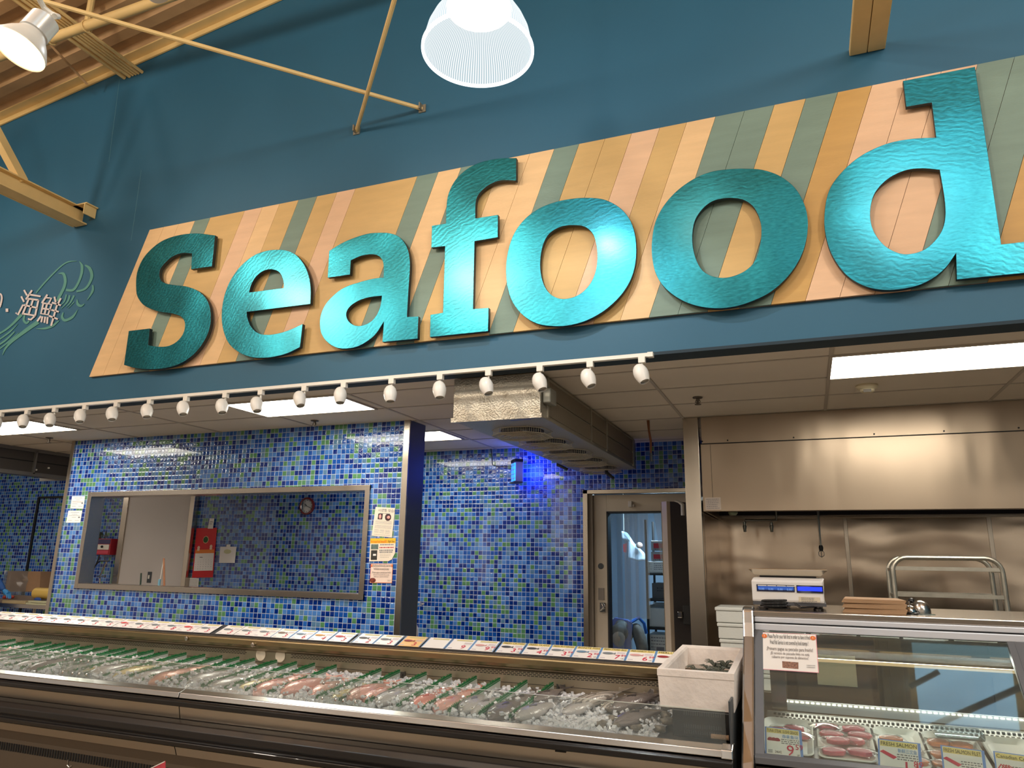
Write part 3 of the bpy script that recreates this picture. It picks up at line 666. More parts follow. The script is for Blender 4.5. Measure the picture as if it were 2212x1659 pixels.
for k, y0 in enumerate(fy):
    yl = .40; x0, x1 = ux0+.13, ux1-.12; zz = uz-.045
    xcn = (x0+x1)/2; ycn = y0+yl/2
    m = MB(); m.cyl((xcn, ycn, uz-.001), (xcn, ycn, uz-.006), .17, 28); m.build('fan_opening', BLACKM, t)
    m = MB(); n = 30
    def octp(s, z):
        a, b2 = (x1-x0)/2*s, yl/2*s; c_ = .10*s
        return [(xcn-a, ycn-b2+c_, z), (xcn-a+c_, ycn-b2, z), (xcn+a-c_, ycn-b2, z), (xcn+a, ycn-b2+c_, z), (xcn+a, ycn+b2-c_, z), (xcn+a-c_, ycn+b2, z), (xcn-a+c_, ycn+b2, z), (xcn-a, ycn+b2-c_, z)]
    for s_, z_ in ((1, uz-.004), (1, zz), (.8, zz-.004), (.6, zz-.006), (.4, zz-.008)):
        q = octp(s_, z_); m.tube(q+[q[0]], .0028, 5)
    for i in range(n):
        xx = x0+.02+(x1-x0-.04)*i/(n-1)
        edge = abs(xx-xcn)-((x1-x0)/2-.10); sh_ = max(0, edge)
        m.tube([(xx, ycn-yl/2+sh_, uz-.002), (xx, ycn-yl/2+sh_, zz), (xx, ycn+yl/2-sh_, zz), (xx, ycn+yl/2-sh_, uz-.002)], .0018, 4)
    m.build('fan_grille', WIRE, t)
    m = MB(); m.cyl((xcn, ycn, uz-.004), (xcn, ycn, uz-.03), .05, 16)
    for a in range(4): m.prism([(xcn+cos(a*pi/2+.3)*.04, ycn+sin(a*pi/2+.3)*.04, uz-.012), (xcn+cos(a*pi/2+.2)*.15, ycn+sin(a*pi/2+.2)*.15, uz-.010), (xcn+cos(a*pi/2+.7)*.15, ycn+sin(a*pi/2+.7)*.15, uz-.02)], (0, 0, -.002))
    m.build('fan', DKSTEEL, t)
# black bracket arms peeking out below the unit
for (u, v), (u2, v2), lab in (((1205, 1004), (1226, 1014), 'black flat bracket under the cooling unit, nearer one'), ((1310, 1021), (1326, 1034), 'small black camera arm under the far end of the cooling unit')):
    a, b_ = PY(u, v, 7.4), PY(u2, v2, 7.4); m = MB(); m.tube([a+Vector((0, 0, .1)), a, b_], [.012, .02, .014], 8)
    tag(m.build('ceiling_bracket', BLACKM, smooth=True), lab, 'bracket')

# ================================================================ BACK WALL: insect lamp, cooler door
p0 = PY(1116, 1018, 7.86)
t = thing('insect_lamp', (p0.x, p0.y, p0.z-.13), 'small insect zapper with glowing blue front high on the mosaic wall', 'insect lamp')
Mz = Matrix.Translation(p0) @ Matrix.Rotation(radians(-52), 4, 'Z')
ZB_ = mat('zapper_shell', (150, 138, 130), .5)
BX_ = lambda n, a, m_: MB().box(*a, Mz).build(n, m_, t)
BX_('body', (-.085, .085, -.035, .05, -.125, .10), ZB_); BX_('top_cap', (-.09, .09, -.045, .05, .10, .135), BLACKM); BX_('catch_tray', (-.095, .095, -.06, .05, -.14, -.125), DKSTEEL)
BX_('glow_panel', (-.075, .075, -.042, -.036, -.115, .09), mat('blue_glow', (30, 110, 255), .4, emit=3.2))
m = MB()
for i in range(4): m.box(-.075, .075, -.047, -.043, -.09+.05*i, -.084+.05*i, Mz)
for i in range(3): m.box(-.04+.038*i, -.036+.038*i, -.047, -.043, -.115, .09, Mz)
m.build('guard_bars', ZB_, t)
pc = PY(1063, 968, 7.96)
m = MB(); m.tube([(pc.x-.02, 7.97, pc.z), (pc.x, 7.96, pc.z-.10), (pc.x+.01, 7.96, pc.z-.2), (pc.x+.09, 7.94, pc.z-.23), (p0.x-.06, 7.9, p0.z+.06)], .005, 6); m.build('power_cord', BLACK, t, True)
lamp('insect_lamp_glow', 'POINT', (p0.x+.14, 7.88, p0.z+.0), 7.5, (.03, .07, 1), .11)
lamp('insect_lamp_front', 'POINT', (p0.x-.02, 7.72, p0.z), 1.0, (.05, .15, 1), .05)

CREAM = mat('cream_enamel', (186, 172, 152), .42, vary=.06, vscale=3)
JM = mat('jamb_grey', (120, 110, 98), .5, .4)
dz = DT; xL = DL
o_ = lambda u, y=YB: PY(u, 1300, y).x
t = thing('cooler_door', (-1.6, YB-.03, 0), 'walk-in cooler doorway with steel surround and cream frame in the mosaic wall', 'door'); t['kind'] = 'structure'; t.name = 'door_1'; ORG['door_1'] = ORG.get('cooler_door', t.location.copy())
del t['label'], t['category']
cw = .055
m = MB(); m.box(xL, xL+cw, YB-.07, YB+.02, 0, dz); m.box(xL, -.9, YB-.07, YB+.02, dz-cw*.8, dz); m.build('surround', STEELV, t, bevel=.003)
m = MB(); m.box(xL+cw, xL+cw+.045, YB-.02, YB+.06, 0, dz-.044); m.build('reveal', JM, t)
cx0, cx1 = xL+cw+.045, o_(1313, YB+.03)
oz = PY(1316, 1106, YB+.03).z; cxr = o_(1437, YB+.03)
m = MB(); m.box(cx0, cx1, YB+.03, YB+.16, 0, dz-.05); m.box(cx1, -.9, YB+.03, YB+.16, oz, dz-.05); m.build('frame', CREAM, t, bevel=.004)
m = MB(); m.box(cx1, cx1+.016, YB+.02, YB+.16, 0, oz); m.box(cx1, cxr, YB+.02, YB+.16, oz-.012, oz+.006); m.build('gasket', BLACKM, t)
m = MB(); m.box(cxr, cxr+.085, YB-.04, YB+.10, 0, oz+.09); m.build('hinge_jamb', mat('worn_beige', (158, 138, 108), .6, vary=.25, vscale=40), t)
q = PY(1298, 1223, YB+.03); m = MB(); m.lathe([(.032, 0), (.032, .004), (.028, .006), (.026, .003)], (q.x, YB+.03, q.z), (0, -1, 0), 24); m.box(q.x-.003, q.x+.003, YB+.022, YB+.03, q.z-.018, q.z+.018); m.build('lock_dial', DKSTEEL, t)
q = PY(1299, 1283, YB+.03); m = MB(); m.box(q.x-.032, q.x+.032, YB+.02, YB+.03, q.z-.062, q.z+.062); m.build('switch_plate', mat('plate_grey', (128, 118, 108), .5), t)
q = PY(1303, 1312, YB+.03); m = MB(); m.box(q.x-.03, q.x+.03, YB+.0, YB+.03, q.z-.05, q.z+.05); m.tube([(q.x-.02, YB-.02, q.z-.03), (q.x+.02, YB-.03, q.z), (q.x, YB-.02, q.z+.04)], .009, 8); m.build('latch', POLISH, t, bevel=.003)
q = PY(1363, 1089, YB+.03); m = MB(); m.box(q.x-.02, q.x+.02, YB-.03, YB+.03, q.z-.035, q.z+.03); m.box(q.x+.02, q.x+.045, YB-.01, YB+.03, q.z-.03, q.z-.005); m.build('door_sensor', mat('sensor_white', (196, 190, 178), .4), t, bevel=.004)
# open door leaf
a = PY(1455, 1300, 7.66); A = Vector((a.x, 7.66, 0)); Bp = Vector((-.93, 8.02, 0)); zt = PY(1455, 1083, 7.66).z
tl = thing('door_leaf', (A.x, A.y, .05), 'dark grey cooler door leaf standing open behind the steel column', 'door')
d = (Bp-A).normalized(); n = Vector((d.y, -d.x, 0))
def slab(p, q, w, z0, z1, mm, nm, par):
    d_ = (q-p).normalized(); n_ = Vector((-d_.y, d_.x, 0))*w
    return MB().prism([p+Vector((0, 0, z0)), q+Vector((0, 0, z0)), q+n_+Vector((0, 0, z0)), p+n_+Vector((0, 0, z0))], (0, 0, z1-z0)).build(nm, mm, par, bevel=.003)
slab(A, Bp, .09, .05, zt, mat('leaf_dark_grey', (70, 68, 70), .5), 'leaf', tl)
slab(A-d*.045, A, .09, .05, zt, CREAM, 'edge_band', tl)
q = PY(1483, 1328, 7.62); m = MB(); m.box(q.x-.09, q.x-.04, q.y-.0, q.y+.05, q.z-.035, q.z+.03); m.build('latch_loop', POLISH, tl, bevel=.01)
m = MB(); m.box(q.x-.04, q.x+.04, q.y+.02, q.y+.07, q.z-.10, q.z+.09); m.build('latch_body', BLACKM, tl, bevel=.01)
q = PY(1468, 1092, 7.6); m = MB(); m.tube([(q.x-.05, q.y, q.z+.05), (q.x-.01, q.y, q.z+.04), (q.x+.03, q.y, q.z+.01), (q.x+.03, q.y, q.z-.1)], [.01, .014, .02, .02], 8); m.build('door_closer', mat('sensor_white', (196, 190, 178), .4), tl, True)
# cooler room beyond
COOLW = mat('cooler_wall', (120, 140, 158), .5)
m = MB(); m.box(-3.2, .4, 10.9, 11.0, 0, 2.9); m.box(-3.3, -3.2, YB+.13, 11, 0, 2.9); m.box(.4, .5, YB+.13, 11, 0, 2.9)
st(m.build('wall_cooler', COOLW)); st(BX('ceiling', -3.3, .5, YB+.13, 11, 2.6, 2.66, COOLW))
lamp('cooler_lamp', 'AREA', (-1.6, 9.2, 2.5), 60, (.62, .84, 1), .6, (-1.6, 9.3, 0))
# vinyl strip curtain
ys = YB+.20
xs_ = [1316, 1332, 1350, 1372]
for i, u in enumerate(xs_):
    x0 = PY(u, 1250, ys).x; w = .155; yy = ys+.03*(i % 2)
    m = MB(); n = 8; za = 1.62-.62 if i >= 2 else 0.02
    rows = [(oz+.04)*(1-k/10)+za*k/10 for k in range(11)]
    g_ = [[m.b.verts.new((x0+w*j/n, yy+.008*sin(j*pi/n)+.004*sin(3*zv+i), zv)) for j in range(n+1)] for zv in rows]
    for r0, r1 in zip(g_, g_[1:]):
        for j in range(n): m.face([r0[j], r0[j+1], r1[j+1], r1[j]])
    tag(m.build('vinyl_strip', STRIPM, smooth='all'), ['leftmost clear vinyl curtain strip in the cooler doorway, beside the cream frame', 'second clear vinyl strip from the left in the cooler doorway', 'third clear vinyl strip from the left in the cooler doorway', 'fourth clear vinyl strip, beside the gap showing the shelf'][i], 'curtain strip', 'vinyl strips of the cooler doorway')
m = MB(); tp = [(1413, 1105), (1446, 1105), (1446, 1240), (1430, 1240)]
g_ = []
for k in range(11):
    s = k/10; v = 1104+s*170; a = PY(1411+26*s, v, ys+.02); b_ = PY(1452, v, ys+.02)
    g_.append([m.b.verts.new(a.lerp(b_, j/6)+Vector((0, .01*sin(j*1.3+k*.4), 0))) for j in range(7)])
for r0, r1 in zip(g_, g_[1:]):
    for j in range(6): m.face([r0[j], r0[j+1], r1[j+1], r1[j]])
tag(m.build('vinyl_strip', STRIPM, smooth='all'), 'clear vinyl strip swept aside to the right of the cooler doorway', 'curtain strip', 'vinyl strips of the cooler doorway')
# shelf with boxes in the cooler
SY = 8.95
FOAM = mat('white_foam', (226, 222, 216), .75, vary=.06, vscale=12, bump=.25, bscale=55)
FOAMG = mat('cool_white_foam', (198, 198, 192), .75, bump=.2, bscale=55)
t = thing('storage_shelf', (-1.35, SY+.2, 0), 'black wire shelf inside the cooler seen through the doorway gap', 'shelf')
xa, xb = PY(1399, 1300, SY-.04).x, -.55
for xx, yy in ((xa, SY-.04), (xa, SY+.42), (xb, SY-.04), (xb, SY+.42)): MB().cyl((xx, yy, 0), (xx, yy, 2.1), .015, 8).build('post', BLACKM, t)
lv = []
for v in (1237, 1293, 1354, 1409):
    z = PY(1420, v, SY).z; lv.append(z)
    m = MB()
    for i in range(14): m.cyl((xa, SY-.04+.46*i/13, z-.006), (xb, SY-.04+.46*i/13, z-.006), .004, 5)
    for x_ in (xa, (xa+xb)/2, xb): m.cyl((x_, SY-.04, z-.014), (x_, SY+.42, z-.014), .006, 5)
    m.box(xa, xb, SY-.046, SY-.036, z-.03, z-.008); m.build('wire_tier', BLACKM, t)
def px_box(name, u0, u1, v0, v1, y, dep, mm, label, cat, zb=None, group=None):
    a, b_ = PY(u0, v0, y), PY(u1, v1, y); z1 = PY((u0+u1)/2, v0, y).z; z0 = zb if zb is not None else PY((u0+u1)/2, v1, y).z
    t = thing(name, ((a.x+b_.x)/2, y+dep/2, z0), label, cat, group)
    MB().box(a.x, b_.x, y, y+dep, z0, z1).build('body', mm, t, bevel=.006); return t, a.x, b_.x, z0, z1
def lines(par, x0, x1, z1, y, n, dz, hh, m_, seed=0, gapx=.0):
    rr = random.Random(seed); m = MB()
    for i in range(n):
        x = x0; zz = z1-i*dz; xe = x0+(x1-x0)*rr.uniform(.72, 1)
        while x < xe:
            w = rr.uniform(.02, .07)*(x1-x0)*2; m.box(x, min(x+w, xe), y-.0012, y-.0004, zz-hh, zz); x += w+hh*.8
    m.build('printed_text', m_, par)
t, x0, x1, z0, z1 = px_box('foam_box', 1398, 1446, 1213, 1236, SY, .38, FOAM, 'white printed foam box on the top cooler shelf', 'box', lv[0], 'foam boxes on the cooler shelf'); lines(t, x0+.08, x0+.24, z1-.02, SY, 4, .022, .008, GREYP, 3); lines(t, x0+.03, x0+.06, z1-.02, SY, 3, .03, .018, GREYP, 8)
t, x0, x1, z0, z1 = px_box('foam_box', 1399, 1446, 1314, 1353, SY, .38, FOAMG, 'plain open foam box on the middle cooler shelf', 'box', lv[2], 'foam boxes on the cooler shelf')
m = MB(); m.box(x0, x1, SY+.34, SY+.37, z1, z1+.05); m.box(x0, x0+.02, SY, SY+.37, z1, z1+.03); m.build('rim', FOAMG, t)
t, x0, x1, z0, z1 = px_box('foam_box', 1397, 1448, 1371, 1408, SY, .38, FOAMG, 'printed foam box on the lowest cooler shelf in view', 'box', lv[3], 'foam boxes on the cooler shelf'); lines(t, x0+.05, x0+.24, z1-.03, SY, 4, .035, .010, GREYP, 5); BX('label_patch', x0+.11, x0+.2, SY-.0015, SY-.0004, z0+.02, z0+.06, GREYP, t)
t, x0, x1, z0, z1 = px_box('carton', 1408, 1446, 1260, 1292, SY+.02, .35, mat('carton_charcoal', (86, 84, 84), .7), 'charcoal printed carton on the cooler shelf under the white foam box', 'box', lv[1]); lines(t, x0+.06, x0+.16, z1-.05, SY+.02, 2, .03, .012, BLACKP, 2)
for i, (v0, v1) in enumerate(((1168, 1189), (1192, 1212))):
    t, x0, x1, z0, z1 = px_box('carton', 1406, 1446, v0, v1, SY+.02, .3, mat('carton_grey', (150, 150, 150), .7), ['grey carton with red label, topmost on the cooler shelf', 'grey carton with red label standing directly on the white foam box'][i], 'box', None if i == 0 else PY(1420, 1212, SY).z, 'red labelled cartons in the cooler')
    BX('red_label', x0+.03, x0+.14, SY+.018, SY+.0196, z0+.025, z1-.03, mat('label_red', (168, 30, 40), .6), t); lines(t, x0+.03, x0+.16, z0+.02, SY+.02, 1, .02, .012, BLACKP, 4)

# ================================================================ STEEL COLUMN, HOOD, SPLASHBACK
st(BX('trim_6', -.983, -.847, 6.68, 6.80, 0, H, STEELV, bevel=.003))
st(BX('wall_hood_side', -.86, -.845, 6.81, YB-.02, .0, 2.16, SPLASH))
hx0, hx1, hy = -.832, 3.4, 6.68
t = thing('exhaust_hood', (.6, 7.3, 2.045), 'long brushed steel kitchen exhaust hood under the ceiling at the right', 'hood')
m = MB(); m.box(hx0, hx1, hy, hy+.02, 2.045, 2.645); m.box(hx0, hx0+.015, hy+.02, YB-.01, 2.045, 2.645); m.box(hx0, hx1, hy+.02, YB-.01, 2.30, 2.32); m.build('canopy', HOODM, t, bevel=.003)
m = MB(); m.box(hx0+.012, hx1, hy+.008, hy+.03, 2.652, H-.004); m.build('upper_panel', HOODM, t)
m = MB(); m.box(hx0, hx1, hy-.002, hy+.0, 2.645, 2.652); m.box(hx0+.085, hx0+.088, hy-.002, hy+.001, 2.06, 2.64); m.build('seam', BLACKM, t)
for u in (1517, 1572, 1715, 1890, 2042, 2205):
    m = MB(); q = PY(u, 955, hy+.008); m.cyl((q.x, hy+.009, 2.672), (q.x, hy+.002, 2.672), .007, 8); m.build('rivet', BLACKM, t)
m = MB(); m.box(hx0+.015, hx1, 7.84, 7.97, 2.08, 2.3); m.box(hx0+.02, hx1, hy+.03, 7.84, 2.285, 2.299); m.build('grease_filters', mat('filter_dark', (38, 34, 40), .5, .6), t)
m = MB(); m.box(hx0+.015, hx1, hy+.02, hy+.07, 2.045, 2.06); m.build('drip_gutter', STEEL, t)
q0, q1 = PY(1523, 1075, hy), PY(1558, 1101, hy)
m = MB(); m.box(q0.x, q1.x, hy-.004, hy-.0015, q1.z, q0.z); o = m.build('rating_plate', mat('rating_plate', (196, 182, 170), .4, .4), t)
lines(o, q0.x+.01, q1.x-.01, q0.z-.012, hy-.004, 6, .016, .005, GREYP, 6)
st(BX('wall_splashback', -.845, 3.5, YB-.03, YB-.008, 0, 2.09, SPLASH))
st(BX('wall_back.001', -.9, 6.9, YB, YB+.12, 0, H, mat('hidden_board', (120, 110, 100), .8)))
m = MB()
for u in (1832, 2146):
    q = PY(u, 1200, YB-.03); m.box(q.x-.018, q.x+.018, YB-.036, YB-.029, 0, 2.07)
m.box(-.845, 3.5, YB-.04, YB-.028, 2.055, 2.085); st(m.build('trim_7', STEELV, bevel=.002))
# fire nozzle pipe, heat sensor and cage lamp under the hood
y_ = 7.35; BR = mat('nozzle_metal', (160, 156, 146), .3, .9)
a, b_, c_ = PY(1677, 1103, y_), PY(1677, 1124, y_), PY(1610, 1124, y_)
t = thing('nozzle_pipe', b_, 'thin steel pipe with two small nozzles hanging under the hood', 'pipe')
m = MB(); m.tube([Vector((a.x, y_, 2.284)), b_, c_, Vector((c_.x, y_, c_.z-.03))], .011, 10); m.build('pipe', BR, t, True)
for u in (1608, 1666):
    q = PY(u, 1128, y_); m = MB(); m.lathe([(.012, 0), (.012, -.03), (.018, -.035), (.012, -.085), (.016, -.09)], q, n=12); m.build('nozzle', BR, t, True)
q, e = PY(1770, 1103, y_), PY(1773, 1178, y_)
t = thing('hanging_cage_lamp', e, 'thin rod with small wire cage hanging below the hood', 'lamp')
m = MB(); m.cyl((e.x-.006, y_, 2.284), e, .007, 8); m.cyl((e.x+.012, y_, 2.284), e, .004, 6); m.build('rod', BR, t, True)
m = MB(); m.lathe([(.014, 0), (.02, -.02), (.016, -.05)], e, n=12)
m.build('socket', BLACKM, t, True)
m = MB()
for k in range(4):
    dx, dy = cos(k*pi/2)*.022, sin(k*pi/2)*.022; m.tube([e+Vector((0, 0, -.045)), e+Vector((dx, dy, -.06)), e+Vector((dx, dy, -.09)), e+Vector((0, 0, -.105))], .0028, 5)
m.build('wire_cage', DKSTEEL, t)
q = PY(1583, 1106, 7.2); m = MB(); m.lathe([(.022, .05), (.024, .03), (.04, .02), (.044, -.01), (.03, -.03)], q, n=18)
m.build('jar_light', mat('frosted_jar', (176, 190, 160), .3), bpy.data.objects['exhaust_hood'], smooth=True)

# aluminium bakery rack behind the deli case
RK = mat('worn_aluminium', (176, 170, 156), .38, .9, vary=.15, vscale=14)
t = thing('bakery_rack', (1.0, 6.35, 0), 'tall aluminium tray rack with rounded top standing behind the deli case', 'rack')
for k, (yy, du) in enumerate(((6.1, 0), (6.28, -6), (6.45, -12))):
    z1 = PY(2040, 1205, 6.1).z; xl_, xr_ = PY(1934, 1280, 6.1).x, PY(2172, 1280, 6.1).x; rr = .10
    pts = [(xl_, yy, .1), (xl_, yy, z1-rr)]+[(xl_+rr-rr*cos(a), yy, z1-rr+rr*sin(a)) for a in [j*pi/2/6 for j in range(1, 7)]]+[(xr_-rr+rr*sin(a), yy, z1-rr+rr*cos(a)) for a in [j*pi/2/6 for j in range(7)]]+[(xr_, yy, .1)]
    if k != 1: MB().tube(pts, .0165, 10).build('upright_frame', RK, t, True)
for z_ in (PY(2040, 1229, 6.1).z, PY(2040, 1287, 6.1).z, .9, .6):
    for yy in (6.1, 6.45): m = MB(); m.box(xl_, xr_, yy-.008, yy+.008, z_-.013, z_+.013); m.build('cross_bar', RK, t)
    for xx in (xl_, xr_): m = MB(); m.box(xx-.006, xx+.006, 6.1, 6.45, z_-.02, z_+.0); m.build('side_runner', RK, t)
# stacked foam boxes behind the counter end
zt = PY(1580, 1312, 6.45).z; x0 = PY(1551, 1350, 6.45).x
for i in range(5):
    z1 = zt-.125*i; tt = thing('foam_box', (x0+.25, 6.6, z1-.122), ['topmost', 'second', 'third', 'fourth', 'lowest'][i]+' white foam box of the stack by the steel column', 'box', 'foam boxes stacked by the steel column')
    j = .012*((i*7) % 3-1); m = MB(); m.box(x0+j, x0+.52+j, 6.45, 6.85, z1-.122, z1-.03); m.build('box', FOAMG, tt, bevel=.008); m = MB(); m.box(x0-.008+j, x0+.528+j, 6.442, 6.858, z1-.029, z1-.001); m.build('lid', FOAMG, tt, bevel=.008)
m = MB(); m.box(x0-.05, x0+.8, 6.4, 6.95, 0, zt-.625); tag(m.build('prep_table', STEEL), 'low steel stand under the stacked foam boxes', 'table')

# ================================================================ SEEN THROUGH THE WINDOW
yi = YB-.03
wx = lambda u, v=1165, y=yi: PY(u, v, y).x
FR = STEELV
m = MB(); a0, a1 = PY(276, 1070, yi).x, PY(415, 1065, yi).x
b0, b1 = PY(256, 1268, yi).x, PY(404, 1268, yi).x
dxl, dxr = (a0+b0)/2, (a1+b1)/2
t = thing('door_2', ((dxl+dxr)/2, yi, 0), 'x', 'x'); del t['label'], t['category']; t['kind'] = 'structure'
m = MB(); m.box(dxl+.06, dxr-.01, yi-.04, YB-.001, 0, 2.45); m.build('door_panel', mat('white_door_panel', (204, 196, 190), .5), t, bevel=.004)
m = MB(); m.box(dxl-.04, dxl+.06, yi-.06, YB-.001, 0, 2.6); m.box(dxr-.01, dxr+.07, yi-.06, YB-.001, 0, 2.6); m.box(dxl-.04, dxr+.07, yi-.06, YB-.001, 2.45, 2.55); m.build('door_frame', FR, t, bevel=.003)
q = PY(322, 1247, yi-.05); m = MB(); m.box(q.x-.035, q.x+.035, yi-.05, yi-.041, q.z-.075, q.z+.075); m.build('switch_plate', DKSTEEL, t); m = MB(); m.box(q.x-.012, q.x+.012, yi-.06, yi-.05, q.z-.02, q.z+.03); m.build('switch_lever', WHITE, t)
# wall clock
q = PY(662, 1093, YB-.03); t = thing('wall_clock', q, 'round wall clock with dark red rim on the mosaic wall behind the window', 'clock')
m = MB(); m.lathe([(.092, 0), (.112, 0), (.113, .03), (.098, .036), (.090, .03)], (q.x, YB-.002, q.z), (0, -1, 0), 40, cap=False); m.build('rim', mat('dark_red_plastic', (96, 20, 26), .3), t, True)
m = MB(); m.lathe([(.094, .012), (.001, .0125)], (q.x, YB-.002, q.z), (0, -1, 0), 40, cap=False); m.build('dial', mat('clock_dial', (206, 196, 198), .5), t)
m = MB()
for k in range(12):
    a = k*pi/6; dx, dz2 = sin(a)*.075, cos(a)*.075; m.box(q.x+dx-.004, q.x+dx+.004, YB-.018, YB-.0155, q.z+dz2-.006, q.z+dz2+.006)
m.build('hour_marks', BLACKP, t)
for nm, ang, L_, w in (('hour_hand', radians(-52), .045, .004), ('minute_hand', radians(112), .07, .003)):
    e = Vector((q.x+sin(ang)*L_, YB-.02, q.z+cos(ang)*L_)); MB().tube([(q.x, YB-.02, q.z), e], w, 5).build(nm, BLACKP, t)
MB().lathe([(.09, .032), (.05, .036), (.001, .037)], (q.x, YB-.002, q.z), (0, -1, 0), 32, cap=False).build('glass', PANE, t, True)
def sheet(name, corners, y, mm, label, cat, thick=.0015, group=None, curl=None):
    P = [PY(u, v, y) for u, v in corners]; t = thing(name, (sum(p.x for p in P)/4, y, min(p.z for p in P)), label, cat, group)
    m = MB()
    if curl:
        P2 = list(P); m.prism(P2, (0, -thick, 0))
    else: m.prism(P, (0, -thick, 0))
    m.build('paper', mm, t); return t, P
def on(P, s, r, y):  # s across, r down, bilinear on the sheet, corner order TL TR BR BL
    a = P[0].lerp(P[1], s); b = P[3].lerp(P[2], s); p = a.lerp(b, r); return Vector((p.x, y, p.z))
def patch(P, s0, s1, r0, r1, y, mm, par, nm='printed_patch'):
    m = MB(); m.prism([on(P, s0, r0, y), on(P, s1, r0, y), on(P, s1, r1, y), on(P, s0, r1, y)], (0, -.0008, 0)); return m.build(nm, mm, par)
def textlines(P, rows, y, mm, par, seed=0, h=.018):
    rr = random.Random(seed); m = MB()
    for r, s0, s1 in rows:
        s = s0
        while s < s1:
            w = rr.uniform(.02, .07); e = min(s+w, s1); m.prism([on(P, s, r, y), on(P, e, r, y), on(P, e, r+h, y), on(P, s, r+h, y)], (0, -.0008, 0)); s = e+.014
    m.build('printed_text', mm, par)
# calendar
yc = YB-.012
t, P = sheet('wall_calendar', [(425, 1141), (469, 1140), (460, 1247), (415, 1248)], yc, mat('calendar_red', (206, 26, 34), .5), 'red festive wall calendar with month sheet on the mosaic wall', 'calendar', .004)
yc2 = yc-.006
patch(P, .06, .97, .515, .865, yc2, WHITEP, t, 'month_sheet'); patch(P, .06, .97, .44, .515, yc2, mat('calendar_orange', (232, 130, 50), .6), t, 'gold_band')
ce = on(P, .52, .24, yc2); m = MB(); m.lathe([(.052, 0), (.052, .002), (.044, .003), (.001, .003)], ce, (0, -1, 0), 8); o = m.build('emblem', mat('calendar_cream', (240, 190, 150), .6), t); m = MB(); m.lathe([(.042, .0), (.001, .001)], ce+Vector((0, -.004, 0)), (0, -1, 0), 24, cap=False); m.build('emblem_field', mat('calendar_green', (52, 96, 48), .7, vary=.5, vscale=90), o)
for s, r in ((.2, .40), (.8, .38)): 
    e = on(P, s, r, yc2); m = MB(); m.ball(e, .024, 10, 8, (1, .12, 1)); m.ball(e+Vector((.0, 0, -.028)), .022, 10, 8, (1.1, .12, .8)); m.build('printed_figure', mat('calendar_figure', (236, 206, 180), .6), t)
yn = yc2-.001
n = 0
for r in range(5):
    for cidx in range(7):
        if r == 0 and cidx < 2: continue
        n += 1
        if n > 31: break
        e = on(P, .10+.125*cidx, .655+.045*r, yn); text(str(n), .015, e, (1, 0, 0), (0, 0, 1), REDP if cidx == 0 else BLACKP, t, 'date_number')
e = on(P, .30, .60, yn); m = MB(); m.box(e.x, e.x+.05, yn-.0008, yn, e.z, e.z+.008); m.build('month_name', BLACKP, t)
t, P = sheet('price_ticket', [(453, 1120), (463, 1120), (460, 1142), (449, 1142)], yc-.012, WHITEP, 'small white ticket stuck above the red calendar', 'note'); textlines(P, [(.3, .2, .8), (.5, .2, .7)], yc-.0136, GREYP, t, 1, .06)
t, P = sheet('paper_note', [(476, 1181), (511, 1181), (507, 1216), (473, 1216)], yc, WHITEP, 'square white note with yellowish drawing right of the calendar', 'note')
m = MB(); m.ball(on(P, .48, .3, yc-.002), .06, 14, 8, (1.1, .015, .5)); m.build('pale_drawing', mat('pale_yellow_ink', (206, 204, 160), .7), t); patch(P, .38, .62, -.13, .02, yc-.002, WHITE, t, 'tape')
t, P = sheet('paper_note', [(404, 1248), (430, 1249), (428, 1272), (402, 1272)], yc, WHITEP, 'printed white sheet low beside the white door, under the calendar', 'note'); textlines(P, [(.15+.13*k, .15, .9) for k in range(6)], yc-.0016, GREYP, t, 2, .03)
# first aid / dispenser box with hoses
q0, q1 = PY(219, 1164, yi), PY(251, 1199, yi)
t = thing('dispenser_box', ((q0.x+q1.x)/2, yi-.05, q1.z), 'red and white dispenser box with hoses beside the white door', 'dispenser')
m = MB(); m.box(q0.x, q1.x, yi-.12, yi, q1.z, q0.z); m.build('body', mat('dispenser_red', (168, 36, 48), .4), t, bevel=.006)
zh = q0.z-q1.z; BX('upper_panel', q0.x+.01, q1.x-.01, yi-.125, yi-.121, q1.z+zh*.68, q0.z-.01, mat('dispenser_purple', (70, 60, 100), .4), t); BX('white_panel', q0.x+.03, q1.x-.02, yi-.127, yi-.121, q1.z+zh*.32, q1.z+zh*.64, WHITE, t); BX('label_panel', q0.x+.05, q1.x-.02, yi-.126, yi-.121, q1.z+.015, q1.z+zh*.27, mat('dispenser_pink', (200, 70, 90), .4), t)
MB().ball(((q0.x+q1.x)/2+.03, yi-.14, q1.z+zh*.5), .018, 10, 8).build('knob', BLACKM, t, True)
m = MB(); rr = random.Random(4)
for k in range(9):
    a = Vector((q0.x+rr.uniform(0, .17), yi-.08, q0.z)); m.tube([a, a+Vector((rr.uniform(-.06, .06), -.02, rr.uniform(.05, .12))), a+Vector((rr.uniform(-.09, .09), 0, rr.uniform(.0, .08)))], .006, 5)
m.build('tangled_tubes', mat('dark_green_tube', (60, 66, 54), .5), t, True)
a = PY(212, 1180, yi-.1); b_ = PY(213, 1207, yi-.1); c_ = PY(203, 1228, yi-.1)
m = MB(); m.tube([a, a+Vector((.05, 0, -.06)), b_, c_, PY(202, 1226, yi-.1), PY(215, 1212, yi-.1), PY(236, 1212, yi-.1)], .009, 8); m.build('hose', BLACK, t, True)
a = PY(205, 1248, yi-.2); t = thing('tap', (a.x, yi-.2, a.z-.1), 'steel tap above the sink behind the left end of the window', 'tap')
